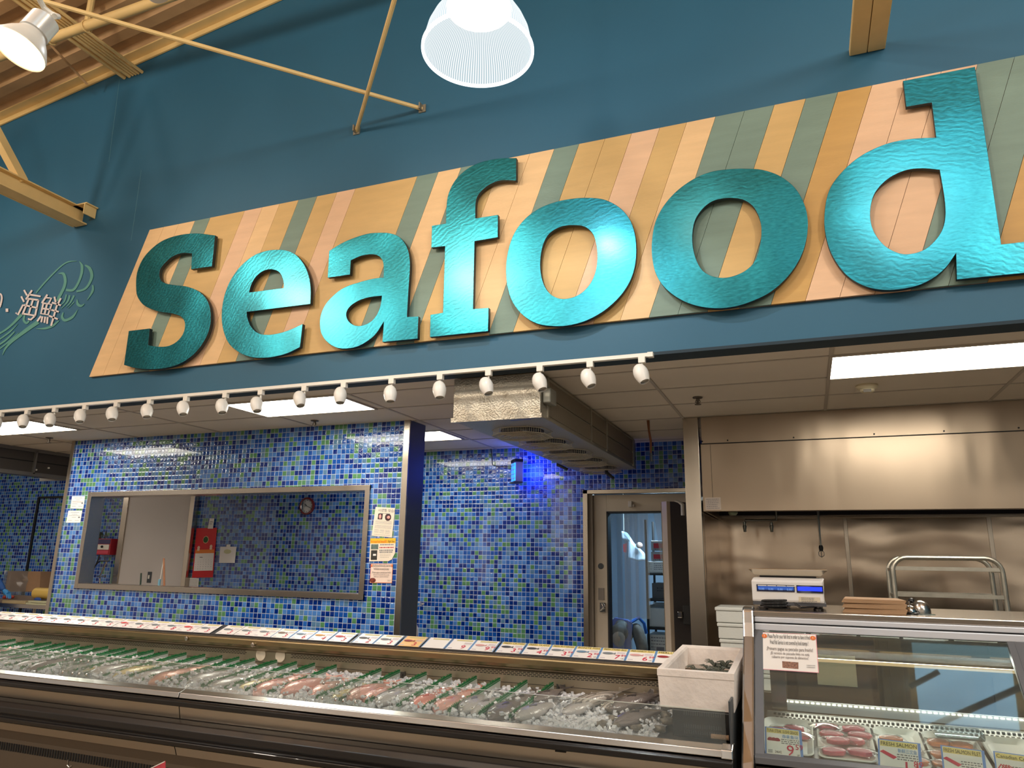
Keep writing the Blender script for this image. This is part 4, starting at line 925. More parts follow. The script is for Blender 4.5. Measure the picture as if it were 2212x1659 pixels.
m = MB(); m.tube([(a.x, yi-.02, a.z-.1), (a.x, yi-.1, a.z-.1), (a.x, yi-.12, a.z), (a.x+.1, yi-.2, a.z+.03), (a.x+.24, yi-.25, a.z+.22)], .012, 8); m.build('spout', POLISH, t, True)
m = MB(); m.tube([(a.x-.08, yi-.1, a.z+.02), (a.x+.08, yi-.1, a.z+.02)], .011, 8); m.build('handles', POLISH, t, True)
m = MB(); cc = PY(244, 1225, yi-.05); m.tube([cc, cc+Vector((.005, 0, -.5))], .02, 8)
tag(m.build('drain_pipe', mat('pale_green_pipe', (110, 130, 120), .4), smooth=True), 'pale green pipe running down below the red dispenser box', 'pipe')
# tools standing behind the window ledge
ye = 6.55
def pole(nm, p, q, r, mm, label, cat, r2=None):
    a, b_ = PY(*p, ye), PY(*q, ye); m = MB(); m.cyl((b_.x, ye, 1.08), a, r2 or r, 10, r); return tag(m.build(nm, mm, smooth=True), label, cat)
pole('wooden_handle', (354, 1206), (359, 1268), .010, mat('brown_wood', (160, 104, 66), .5), 'brown wooden tool handle standing behind the window ledge', 'handle', .013)
pole('squeegee', (345, 1251), (343, 1270), .014, mat('pale_blue_plastic', (120, 170, 190), .4), 'short pale blue plastic tool left of the wooden handle', 'tool')
pole('knife_sharpener', (305, 1238), (305, 1268), .009, mat('dark_green_plastic', (34, 52, 36), .4), 'thin dark green rod standing behind the window ledge', 'tool')
a, b_ = PY(353, 1210, ye+.05), PY(346, 1252, ye+.05); m = MB(); m.cyl((b_.x-.01, ye+.05, 1.08), a, .004, 8); tag(m.build('thin_wire_rod', WHITE), 'thin white rod leaning against the wooden handle', 'rod')
st(BX('floor_counter', w0, w1, YW+.17, 7.0, .9, 1.08, STEEL)).name = 'trim_8'
# notices taped to the mosaic wall
yp = YW-.003
t, P = sheet('paper_certificate', [(156, 1072), (184, 1072), (180, 1099), (152, 1098)], yp, WHITEP, 'upper white certificate taped to the left strip of mosaic wall', 'notice'); textlines(P, [(.12, .2, .8), (.28, .35, .65), (.40, .1, .9), (.48, .1, .9), (.62, .1, .5), (.8, .1, .4), (.8, .6, .9)], yp-.0016, GREYP, t, 3, .03); patch(P, .8, .92, .5, .62, yp-.0016, GREYP, t, 'seal')
t, P = sheet('paper_certificate', [(148, 1103), (178, 1103), (173, 1129), (143, 1129)], yp, WHITEP, 'lower white certificate taped to the left strip of mosaic wall', 'notice'); textlines(P, [(.12, .2, .8), (.28, .3, .7), (.40, .1, .9), (.55, .35, .65), (.8, .1, .4), (.8, .6, .9)], yp-.0016, GREYP, t, 4, .03); patch(P, .8, .92, .5, .62, yp-.0016, GREYP, t, 'seal')
BK = (750, 1060, 8.295)
def bk(x, y): return (BK[0]+x/BK[2], BK[1]+y/BK[2])
t, P = sheet('paper_flyer', [bk(510, 292), bk(860, 310), bk(803, 838), bk(438, 805)], yp, mat('cream_paper', (236, 220, 200), .7), 'cream flyer with two portrait photos, top one of three on the mosaic strip', 'notice')
textlines(P, [(.06, .38, .56), (.20, .25, .78)], yp-.0016, GREYP, t, 5, .02)
a = on(P, .16, .15, yp-.002); text('사람을 찾습니다', .032, a, P[1]-P[0], (0, 0, 1), GREYP, t, 'headline', width=.24)
textlines(P, [(r, .1, .92) for r in (.47, .50, .53, .56, .62, .65, .68, .71)]+[(r, .1+d, .32+d) for r in (.77, .80, .83, .87) for d in (0, .27, .54)]+[(.94, .1, .9)], yp-.0016, GREYP, t, 6, .008)
patch(P, .19, .42, .22, .42, yp-.0016, mat('photo_dark', (58, 24, 34), .5), t, 'portrait_photo'); MB().ball(on(P, .30, .32, yp-.003), .018, 10, 8, (.8, .1, 1.2)).build('portrait_face', mat('photo_skin', (224, 160, 150), .6), t)
m = MB(); m.lathe([(.034, 0), (.001, .001)], on(P, .70, .33, yp-.002), (0, -1, 0), 24, cap=False); m.build('round_photo', mat('photo_dark', (58, 24, 34), .5), t); MB().ball(on(P, .73, .33, yp-.004), .018, 10, 8, (1.0, .1, .8)).build('portrait_face', mat('photo_skin', (224, 160, 150), .6), t)
P_ = [bk(418, 855), bk(872, 850), bk(858, 1120), bk(800, 1230), bk(740, 1262), bk(400, 1265)]
Pq = [PY(u, v, yp) for u, v in P_]; t = thing('paper_flyer', (Pq[0].x, yp, Pq[-1].z), 'torn yellow-headed food stamp flyer, middle one of three on the mosaic strip', 'notice')
m = MB(); m.prism(Pq, (0, -.0015, 0)); m.build('paper', mat('cream_paper', (236, 220, 200), .7), t)
P = [Pq[0], Pq[1], PY(*bk(845, 1262), yp), Pq[5]]
patch(P, .0, 1, .0, .22, yp-.0016, mat('flyer_yellow', (248, 186, 40), .6), t, 'yellow_header')
a = on(P, .03, .19, yp-.0026); text('We Accept Food Stamps(EBT)', .034, a, P[1]-P[0], (0, 0, 1), mat('orange_ink', (206, 70, 30), .6), t, 'headline', width=(P[1].x-P[0].x)*.64)
a = on(P, .71, .19, yp-.0026); text('Right Now', .034, a, P[1]-P[0], (0, 0, 1), BLACKP, t, 'headline', width=(P[1].x-P[0].x)*.25)
patch(P, .04, .33, .26, .48, yp-.0016, mat('card_picture', (100, 118, 110), .6, vary=.5, vscale=60), t, 'card_picture'); patch(P, .05, .30, .52, .94, yp-.0016, mat('dark_stamp', (50, 48, 40), .6), t, 'dark_picture'); patch(P, .14, .26, .68, .76, yp-.0026, WHITEP, t, 'stamp_word')
textlines(P, [(.26, .4, .94), (.50, .38, .92), (.58, .38, .9)], yp-.0016, GREYP, t, 7, .05); textlines(P, [(.38, .38, .95)], yp-.0016, mat('red_ink', (190, 60, 60), .6), t, 8, .05); textlines(P, [(.68, .42, .86), (.75, .42, .84), (.82, .42, .78)], yp-.0016, mat('pale_ink', (176, 160, 150), .6), t, 9, .02)
NOTICE = [('Please Pay for your fish first in order to have it fried', .12, .78, .5), ('Fried Fish Service is not covered by food stamps !', .29, .70, .5), ('¡Primero pague su pescado para freirlo!', .46, .84, .5), ('¡El servicio de pescado frito no está', .57, .70, .5), ('cubierto por cupones de alimentos!', .67, .66, .5)]
def notice(P, t, yfun, big):
    w = (P[1]-P[0]).length; hgt = (P[3]-P[0]).length; up = (P[0]-P[3]).normalized(); xd = (P[1]-P[0]).normalized(); nrm = xd.cross(up)
    B = lambda s, r, l=.002: P[0].lerp(P[1], s).lerp(P[3].lerp(P[2], s), r)+nrm*l
    for k, (s, r, wd, c_) in enumerate(NOTICE):
        a = B(.5-wd/2, r+.03); text(s, hgt*(.17 if k < 2 else .14 if k == 2 else .105), a, xd, up, BLACKP if k < 2 else mat('brown_ink', (104, 92, 88), .6), t, 'notice_line', width=w*wd, bold=.0)
    for s in (.05, .95):
        m = MB(); m.lathe([(hgt*.06, 0), (hgt*.055, .001), (.0005, .0012)], B(s, .10), nrm, 20); o = m.build('warning_dot', mat('orange_dot', (226, 120, 56), .5), t); text('!', hgt*.09, B(s-.012, .14, .0035), xd, up, WHITEP, t, 'exclamation_mark')
    text('CHINATOWN', hgt*.04, B(.80, .86), xd, up, BLACKP, t, 'shop_name', width=w*.15); text('SUPERMARKET', hgt*.04, B(.80, .91), xd, up, BLACKP, t, 'shop_name', width=w*.15)
t, P = sheet('paper_flyer', [bk(425, 1310), bk(822, 1312), bk(803, 1655), bk(405, 1650)], yp, mat('pinkish_paper', (240, 214, 198), .7), 'orange-edged fish frying notice, lowest of three on the mosaic strip', 'notice')
m = MB()
for s0, s1, r0, r1 in ((0, 1, 0, .02), (0, 1, .98, 1), (0, .015, 0, 1), (.985, 1, 0, 1)): m.prism([on(P, s0, r0, yp-.0016), on(P, s1, r0, yp-.0016), on(P, s1, r1, yp-.0016), on(P, s0, r1, yp-.0016)], (0, -.0006, 0))
m.build('orange_border', mat('orange_dot', (226, 120, 56), .5), t)
notice([Vector((p.x, yp-.0015, p.z)) for p in P], t, None, False)
MB().ball(on(P, .13, .86, yp-.003), .03, 10, 8, (1.2, .06, .7)).build('dish_picture', mat('fried_fish', (120, 50, 36), .6, vary=.6, vscale=60), t)
# bag hanging behind the corner post
q = PY(889, 1352, 6.6); t = thing('plastic_bag', (q.x, 6.6, q.z-.15), 'white plastic bag with pink stuff hanging behind the dark corner post', 'bag')
m = MB(); rings = []
for k, (zz, w, dx) in enumerate(((.16, .012, -.03), (.10, .03, -.02), (.04, .05, -.005), (-.02, .065, .01), (-.08, .075, .005), (-.15, .05, .0))):
    rings.append([m.b.verts.new((q.x+dx+cos(a)*w*(1+.12*sin(3*a+k)), 6.6+sin(a)*w*.6, q.z+zz)) for a in [j*pi/8 for j in range(16)]])
m.skin(rings); m.build('bag_body', mat('bag_white', (206, 196, 196), .35, vary=.1, vscale=30), t, True)
m = MB(); m.tube([(wr+.03, 6.36, q.z+.24), (wr+.04, 6.5, q.z+.22), (q.x-.03, 6.6, q.z+.15)], .004, 6); m.build('hanging_loop', WHITE, t)
MB().ball((q.x-.015, 6.55, q.z+.065), .035, 12, 8, (1, .8, 1)).build('pink_contents', mat('bag_pink', (226, 120, 140), .4), t, True)

# ================================================================ FAR LEFT CORNER
t = thing('roller_shutter_box', (-9.4, 5.8, 2.55), 'grey framed glazed box hanging from the ceiling at the far left', 'hood')
DKP = mat('brown_grey_panel', (84, 78, 72), .45, .3)
m = MB(); m.box(-9.8, -9.235, 4.7, 6.93, 2.60, 2.89); m.build('panels', DKP, t)
m = MB(); m.box(-9.24, -9.20, 4.7, 6.95, 2.86, 2.90); m.box(-9.24, -9.20, 4.7, 6.95, 2.555, 2.60)
for y_ in (5.2, 6.42): m.box(-9.24, -9.20, y_-.012, y_+.012, 2.58, 2.88)
m.box(-9.8, -9.2, 6.93, 6.96, 2.555, 2.9); m.build('frame', mat('grey_frame', (128, 124, 118), .4, .5), t)
m = MB(); m.box(-9.236, -9.228, 4.7, 6.93, 2.735, 2.745); m.build('panel_seam', BLACKM, t)
m = MB()
for u, v in ((78, 1015), (105, 1011)):
    q = PX(u, v, -9.22); m.cyl((q.x-.01, q.y, q.z), (q.x+.008, q.y, q.z), .012, 8)
m.build('buttons', WHITE, t)
a, b_, c_ = PY(60, 1290, YB-.01), PY(73, 1075, YB-.01), PY(150, 1068, YB-.01)
m = MB(); xx = (a.x+b_.x)/2; m.box(xx-.02, xx+.02, YB-.02, YB-.001, .0, b_.z); m.box(xx, wl-.5, YB-.02, YB-.001, b_.z-.015, b_.z+.015); st(m.build('trim_9', BLACKM))
lamp('left_room_lamp', 'AREA', (-11.3, 6.2, 2.8), 6, NEUT, .5, (-11.3, 7, 0))
# work table with packing material
yt = 7.1; zt = PY(60, 1306, yt).z
t = thing('work_table', (-9.8, yt+.3, 0), 'steel work table with packing clutter at the far left', 'table')
m = MB(); m.box(-11.6, PY(107, 1306, yt).x, yt, yt+.75, zt-.05, zt); m.build('table_top', STEEL, t)
xr_ = PY(107, 1306, yt).x
for xx in (-11.4, PY(62, 1320, yt).x, xr_-.05): m = MB(); m.cyl((xx, yt+.08, 0), (xx, yt+.08, zt-.05), .02, 10); m.build('leg', STEELV, t, True)
KR = mat('kraft_cardboard', (158, 122, 90), .7, vary=.08, vscale=8)
q = [PY(17, 1234, yt+.4), PY(88, 1235, yt+.4), PY(85, 1278, yt+.4), PY(10, 1278, yt+.4)]
t = thing('cardboard_box', (q[0].x, yt+.4, zt), 'cardboard box wrapped in shiny film on the work table at the far left', 'box')
z0 = zt+.07
m = MB(); m.prism([(p.x, p.y, max(p.z, z0)) for p in q], (0, .22, 0)); m.build('carton', KR, t)
m = MB(); rr = random.Random(3); g_ = []
for i in range(9):
    g_.append([m.b.verts.new((q[0].x-.03+(q[1].x-q[0].x)*.75*j/8+.01*rr.random(), yt+.385-rr.uniform(.0, .03), max(q[0].z+.015-(q[0].z-z0)*i/8, z0))) for j in range(9)])
for r0, r1 in zip(g_, g_[1:]):
    for j in range(8): m.face([r0[j], r0[j+1], r1[j+1], r1[j]])
m.build('plastic_wrap', FILM, t, 'all')
c0, c1 = PY(80, 1275, yt+.25), PY(113, 1274, yt+.25); r = .075
t = thing('film_roll', (c0.x, yt+.25, zt+.06), 'yellow roll of wrapping film lying on the work table at the far left', 'roll')
zz = zt+.06+r; m = MB(); m.cyl((c0.x, yt+.25, zz), (c1.x+.05, yt+.25, zz), r, 28); m.build('film', mat('yellow_film', (214, 178, 92), .25), t, True)
m = MB(); m.cyl((c0.x-.04, yt+.25, zz), (c0.x-.001, yt+.25, zz), .025, 14); m.build('core_tube', mat('yellow_core', (190, 160, 40), .5), t, True)
t = thing('film_dispenser_tray', (c0.x-.2, yt+.25, zt), 'low board tray under the yellow film roll', 'tray'); m = MB(); m.box(c0.x-.75, c1.x+.06, yt+.12, yt+.6, zt+.001, zt+.03); m.box(c0.x-.75, c0.x-.02, yt+.3, yt+.33, zt+.03, zt+.09); m.build('board', mat('dull_board', (120, 104, 92), .6), t)
a = PY(8, 1296, yt+.04); b_ = PY(58, 1299, yt+.04); m = MB(); m.box(a.x, b_.x, yt+.02, yt+.11, zt+.001, zt+.04)
tag(m.build('pallet_board', mat('pale_wood', (176, 156, 118), .6), bevel=.003), 'pale wooden board at the left front of the work table', 'board')
a = PY(60, 1296, yt+.04); b_ = PY(105, 1296, yt+.04); m = MB(); m.box(a.x, b_.x, yt+.02, yt+.1, zt+.001, zt+.022); m.box(a.x+.03, b_.x-.01, yt+.025, yt+.1, zt+.028, zt+.05); m.box(a.x+.05, a.x+.08, yt+.03, yt+.09, zt+.022, zt+.028)
tag(m.build('pale_boards', mat('pale_slat', (186, 184, 150), .6)), 'two pale slats stacked at the right front of the work table', 'board')
q = PY(77, 1289, yt+.115); m = MB(); m.ball((q.x, yt+.15, zt+.06), .05, 12, 8, (1.4, .4, .55)); tag(m.build('blue_cloth', mat('blue_cloth', (40, 76, 150), .7), smooth=True), 'small blue cloth lump between slats and film roll', 'cloth')
q = PY(14, 1281, yt+.2); m = MB()
for k in range(4): m.ball((q.x+.05*k-.02, yt+.2, zt+.06+.01*(k % 2)), .032, 10, 8, (1.2, .8, .7))
tag(m.build('red_peppers', mat('pepper_red', (170, 50, 34), .4), smooth=True), 'small red bundle beside the wrapped cardboard box', 'bundle')

# pale sack with a red tag hanging behind the strips
q = PY(1366, 1180, 9.6); t = thing('hanging_sack', (q.x, 9.6, q.z-.2), 'blurred white sack with red tag hanging behind the vinyl strips', 'sack')
m = MB(); m.prism([PY(1340, 1146, 9.6), PY(1352, 1150, 9.6), PY(1366, 1172, 9.6), PY(1390, 1195, 9.6), PY(1392, 1210, 9.6), PY(1378, 1212, 9.6), PY(1356, 1206, 9.6), PY(1356, 1168, 9.6), PY(1342, 1164, 9.6)], (0, .12, 0)); m.build('sack', mat('sack_white', (236, 238, 240), .6), t, bevel=.02)
m = MB(); m.prism([PY(1346, 1176, 9.58), PY(1354, 1173, 9.58), PY(1353, 1194, 9.58), PY(1347, 1192, 9.58)], (0, .01, 0)); m.build('red_tag', mat('label_red'), t)
m = MB(); m.ball(PY(1381, 1178, 9.55), .045, 12, 8, (1, .6, .9)); m.build('pink_lump', mat('pale_pink', (226, 180, 160), .6), t, True)
q = PY(1346, 1146, 9.6); m = MB(); m.tube([(q.x, 9.64, q.z), (q.x, 9.64, 2.6)], .005, 6); m.build('hanging_cord', WHITE, t)
# ================================================================ FISH COUNTER
CX0, CX1 = -7.4, -.335
t = fc = thing('fish_counter', (-3.9, 3.8, 0), 'long refrigerated steel fish counter full of crushed ice along the front', 'counter')
seam = PY(384, 1500, 3.25).x
RAILM = brushed('rail_steel', (214, 212, 210), .22, 'x', .03, .15)
PANELM = brushed('counter_panel_steel', (196, 186, 170), .30, 'x', .10, .15)
INNER = brushed('counter_inner_steel', (186, 172, 150), .38, 'x', .04, .15)
def ext(nm, prof, mm, x0=CX0, x1=CX1, par=None, bev=0.):
    m = MB(); m.prism([(x0, y, z) for y, z in prof], (x1-x0, 0, 0)); return m.build(nm, mm, par or t, bevel=bev)
for a, b_ in ((CX0, seam-.003), (seam+.003, CX1-.04)):
    ext('front_rail', [(3.36, .875), (3.30, .885), (3.262, .872), (3.255, .846), (3.30, .842), (3.36, .85)], RAILM, a, b_, bev=.003)
    ext('front_panel', [(3.27, .800), (3.285, .738), (3.32, .738), (3.32, .80)], PANELM, a, b_)
    ext('lower_panel', [(3.27, .60), (3.29, .555), (3.33, .555), (3.33, .60)], PANELM, a, b_)
ext('end_rail_cap', [(3.365, .88), (3.30, .889), (3.258, .875), (3.25, .842), (3.30, .838), (3.365, .85)], RAILM, CX1-.045, CX1, bev=.004)
ext('bumper_strip', [(3.255, .840), (3.238, .832), (3.238, .81), (3.256, .803), (3.32, .803), (3.32, .84)], BLACK, bev=.004)
ext('black_bumper', [(3.27, .735), (3.235, .725), (3.215, .70), (3.215, .67), (3.235, .655), (3.24, .645), (3.225, .635), (3.24, .612), (3.27, .602), (3.33, .60), (3.33, .738)], mat('black_bumper', (24, 21, 21), .36, coat=.25), bev=.004)
ext('kick_panel', [(3.30, .552), (3.32, .50), (3.32, .30), (3.36, .30), (3.36, .552)], mat('kick_steel', (118, 106, 92), .45, .8))
ext('kick_base', [(3.34, .30), (3.34, .02), (3.9, .02), (3.9, .30)], mat('kick_base_brown', (70, 54, 42), .6))
m = MB(); x = -5.6
while x < -2.6: m.box(x, x+.011, 3.316, 3.3215, .435, .478); x += .021
tag(m.build('vent_slots', BLACKM, t), kind='stuff')
a = PY(145, 1652, 3.3); m = MB(); m.tube([(a.x-.02, 3.318, .44), (a.x-.018, 3.317, .41), (a.x+.0, 3.316, .402), (a.x+.018, 3.317, .412)], .003, 6); m.build('wire_hook', STEEL, t)
for u, v, s_ in ((132, 1524, 'HUSSMANN'), (1187, 1615, 'HUSSMANN')): pass
ext('body', [(3.365, .02), (3.365, .845), (4.06, .86), (4.30, .86), (4.30, .02)], mat('counter_body', (90, 84, 76), .5, .5), CX0, CX1-.01)
ext('back_panel', [(4.045, .86), (4.045, .995), (4.02, 1.01), (4.02, 1.03), (4.08, 1.03), (4.08, .86)], INNER, CX0, CX1-.01)
ext('ledge_nose', [(4.02, 1.012), (3.992, 1.022), (3.978, 1.04), (3.974, 1.068), (3.98, 1.078), (4.02, 1.078)], brushed('nose_steel', (160, 142, 108), .34, 'x', .04, .15), CX0, CX1-.01, bev=.003)
ext('ledge_top', [(3.975, 1.078), (3.975, 1.084), (4.30, 1.084), (4.30, 1.0), (4.09, 1.0), (4.09, 1.078)], STEEL, CX0, CX1-.01)
ext('card_rail', [(3.985, 1.085), (3.99, 1.092), (4.12, 1.138), (4.13, 1.085)], mat('dark_card_rail', (52, 52, 56), .4), CX0, CX1-.35)
m = MB(); m.box(CX0, CX1-.012, 4.0435, 4.0448, .930, .9325); m.build('panel_seam', BLACKM, t)
m = MB(); x = CX0+1; d0, d1 = PY(532, 1414, 4.05).x, PY(628, 1414, 4.05).x
while x < CX1-.05:
    if not (d0 < x < d1):
        for k in range(3):
            o_x = x+(.012 if k == 1 else 0); m.box(o_x, o_x+.017, 4.0425, 4.0448, .972+.0085*k, .9755+.0085*k)
    x += .024
tag(m.build('air_slots', BLACKM, t), kind='stuff')
for u, v in ((563, 1414), (605, 1417)):
    q = PY(u, v, 4.04); m = MB(); m.lathe([(.038, 0), (.038, .004), (.001, .005)], (q.x, 4.044, q.z), (0, -1, 0), 28); m.build('white_disc', mat('disc_cream', (236, 220, 196), .5), t)
for u, v in ((404, 1379), (547, 1393)):
    q = PY(u, v, 3.97); m = MB(); m.lathe([(.014, 0), (.014, .018), (.009, .02), (.001, .02)], (q.x, 3.98, q.z), (0, -1, 0), 16); m.build('round_knob', STEEL, t, True)
for u in (120, 345, 588, 867, 1211):
    q = PY(u, 1400+u*.075, 4.04); m = MB(); m.box(q.x-.024, q.x-.018, 4.038, 4.044, .885, .945); m.box(q.x+.018, q.x+.024, 4.038, 4.044, .885, .945); m.box(q.x-.018, q.x+.018, 4.041, 4.044, .885, .942)
    o = m.build('shelf_bracket', mat('bracket_grey', (100, 96, 92), .4, .7), t)
    m = MB()
    for dx in (-.009, .009):
        for dz_ in (.895, .918): m.box(q.x+dx-.0025, q.x+dx+.0025, 4.0395, 4.0405, dz_, dz_+.014)
    m.build('slot_holes', BLACKM, o)
# plexiglass guards with bolted joint plates
js = [CX0, PY(158, 1450, 3.345).x, PY(735, 1500, 3.345).x, CX1-.03]
for a, b_ in zip(js, js[1:]):
    g = MB(); g.box(a+.002, b_-.002, 3.343, 3.348, .872, 1.004); g.build('plexiglass_guard', PLEXI, t)
    g = MB(); g.box(a+.002, b_-.002, 3.3425, 3.3485, 1.0042, 1.0062); g.build('guard_edge', mat('plexi_edge', (206, 210, 200), .3), t)
for u0, u1 in ((691, 734), (736, 777), (124, 156), (160, 187)):
    a, b_ = PY(u0, 1500, 3.338).x, PY(u1, 1500, 3.338).x
    m = MB(); m.box(a, b_, 3.337, 3.342, .878, .992); o = m.build('joint_plate', PLEXI, t)
    for xx in (a+.02, b_-.02):
        for zz in (.90, .972):
            m = MB(); m.lathe([(.0075, 0), (.0075, .003), (.004, .006), (.0005, .0065)], (xx, 3.336, zz), (0, -1, 0), 14); m.build('bolt', POLISH, o, True)
m = MB(); m.box(CX1-.012, CX1-.004, 3.30, 4.2, .60, 1.05); m.build('end_panel', DKSTEEL, t)
for u, v, w in ((416, 1523, .10), (1212, 1623, .05)):
    q = PY(u, v, 3.275); m = MB(); m.box(q.x-w/2, q.x+w/2, 3.266, 3.2685, q.z-.002, q.z+.003); m.build('maker_label', BLACKM, t)

# crushed ice
ICE = bpy.data.materials.new('crushed_ice'); ICE.use_nodes = True; nt = NT(ICE); b = nt.n['Principled BSDF']
v_ = nt.pos(); b.inputs['Base Color'].default_value = (*lin((236, 236, 238)), 1); b.inputs['Roughness'].default_value = .14
b.inputs['Transmission Weight'].default_value = .0; b.inputs['IOR'].default_value = 1.31
vo = nt.new('ShaderNodeTexVoronoi'); nt.l.new(v_, vo.inputs['Vector']); vo.inputs['Scale'].default_value = 75
nt.l.new(nt.bump(vo.outputs['Distance'], .9, .012), b.inputs['Normal'])
ICEC = mat('ice_chunk', (250, 250, 252), .06, trans=.3); ICEC.node_tree.nodes['Principled BSDF'].inputs['IOR'].default_value = 1.31
def zbed(y): return .864+(y-3.36)*.055
BX0, BX1 = -6.3, -.66
m = MB(); nx, ny = 520, 44; vv = []
for j in range(ny+1):
    y = 3.352+(4.04-3.352)*j/ny; row = []
    for i in range(nx+1):
        x = BX0+(BX1-BX0)*i/nx; f = min(1, (4.04-y)/.05)
        n1 = noise.noise(Vector((x*7, y*7, 1)))*.012+noise.noise(Vector((x*42, y*42, 3)))*.007
        row.append(m.b.verts.new((x, y, zbed(y)+n1*(.4+.6*f))))
    vv.append(row)
for r0, r1 in zip(vv, vv[1:]):
    for i in range(nx): m.face([r0[i], r0[i+1], r1[i+1], r1[i]])
tag(m.build('crushed_ice', ICE, smooth='all'), 'bed of crushed ice filling the fish counter', 'ice', kind='stuff')

# ---------------------------------------------------------------- green divider strips
def ordw(n):
    A = ['zeroth', 'first', 'second', 'third', 'fourth', 'fifth', 'sixth', 'seventh', 'eighth', 'ninth', 'tenth', 'eleventh', 'twelfth', 'thirteenth', 'fourteenth', 'fifteenth', 'sixteenth', 'seventeenth', 'eighteenth', 'nineteenth']
    if n < 20: return A[n]
    T_ = {2: 'twent', 3: 'thirt', 4: 'fort'}[n//10]; return T_+'ieth' if n % 10 == 0 else T_+'y-'+A[n % 10]
DV = [(22, 1386), (61, 1388), (99, 1391), (130, 1394), (160, 1396), (190, 1398), (222.5, 1401), (258, 1404), (285, 1406), (320, 1409), (352, 1412), (391, 1417), (432, 1418), (470, 1422), (508.5, 1424), (540, 1425), (588, 1432), (633, 1432), (673, 1437), (719, 1439), (815, 1449), (858, 1456), (912, 1459), (970, 1462), (1022, 1467), (1072, 1474), (1131, 1477), (1189, 1484)]
GRN = mat('green_plastic_grass', (20, 128, 66), .42, vary=.35, vscale=60); BRD = mat('divider_board', (206, 210, 200), .45)
dvx = []; dproto = None
for i, (u, v) in enumerate(DV):
    x = PY(u, v+3, 3.98).x; dvx.append(x)
    lab = ordw(len(DV)-i)+' green grass-topped divider from the right in the ice'
    if dproto is None:
        r = thing('ice_divider', (0, 3.70, .86), lab, 'divider', 'green grass-topped ice dividers'); dproto = r
        zt_ = lambda y: .888+(y-3.4)*.10
        m = MB(); m.prism([(-.004, 3.40, .85), (-.004, 4.02, .85), (-.004, 4.02, zt_(4.02)), (-.004, 3.40, zt_(3.40))], (.008, 0, 0)); m.build('board', BRD, r)
        m = MB(); n = 62; rr = random.Random(2)
        for k in range(n):
            y = 3.395+.62*k/n; z = zt_(y)
            for s in (-1, 1):
                w = rr.uniform(.006, .012); h = rr.uniform(.010, .018); y2 = y+rr.uniform(.006, .014)
                a = (0, y, z-.004); b_ = (s*w, y+.004, z+h); c_ = (s*w*.8, y2, z+h*.7); d_ = (0, y2, z-.004)
                m.quad(a, b_, c_, d_)
            m.quad((-.006, y, z-.006), (-.006, y+.011, z-.006), (.0, y+.011, z+.010), (.0, y, z+.010)); m.quad((.006, y, z-.006), (.006, y+.011, z-.006), (.0, y+.011, z+.010), (.0, y, z+.010))
        m.build('grass_fringe', GRN, r)
        r.location.x = x
    else:
        r = copy_tree(dproto); r['label'] = lab; r.location.x = x; r.rotation_euler.z = radians(R_.uniform(-1.2, 1.2))

# ---------------------------------------------------------------- fish
def fish_mat(name, back, belly, stripe=None):
    m = bpy.data.materials.new(name); m.use_nodes = True; t = NT(m); b = t.n['Principled BSDF']; o = t.obj()
    x, y, z = t.xyz(o); f = t.M('MULTIPLY_ADD', x, 7.0, .5)
    c = t.ramp(t.M('ADD', f, t.M('MULTIPLY', t.M('SUBTRACT', t.noise(o, 22, 3), .5), .5)), [(.15, lin(back)), (.62, lin(belly))])
    if stripe:
        w = t.M('SINE', t.M('MULTIPLY', x if stripe == 'l' else y, 420. if stripe == 'l' else 130.)); c = t.mix(t.M('MULTIPLY', t.M('GREATER_THAN', w, .3), .6), c, lin((44, 40, 40)))
    vo = t.new('ShaderNodeTexVoronoi'); t.l.new(o, vo.inputs['Vector']); vo.inputs['Scale'].default_value = 150
    t.l.new(c, b.inputs['Base Color']); b.inputs['Roughness'].default_value = .22; b.inputs['Coat Weight'].default_value = .5; b.inputs['Metallic'].default_value = .15
    t.l.new(t.bump(vo.outputs['Distance'], .35, .004), b.inputs['Normal']); return m
EYEW = mat('fish_eye_ring', (200, 196, 180), .15); EYEB = mat('fish_pupil', (12, 12, 14), .08)
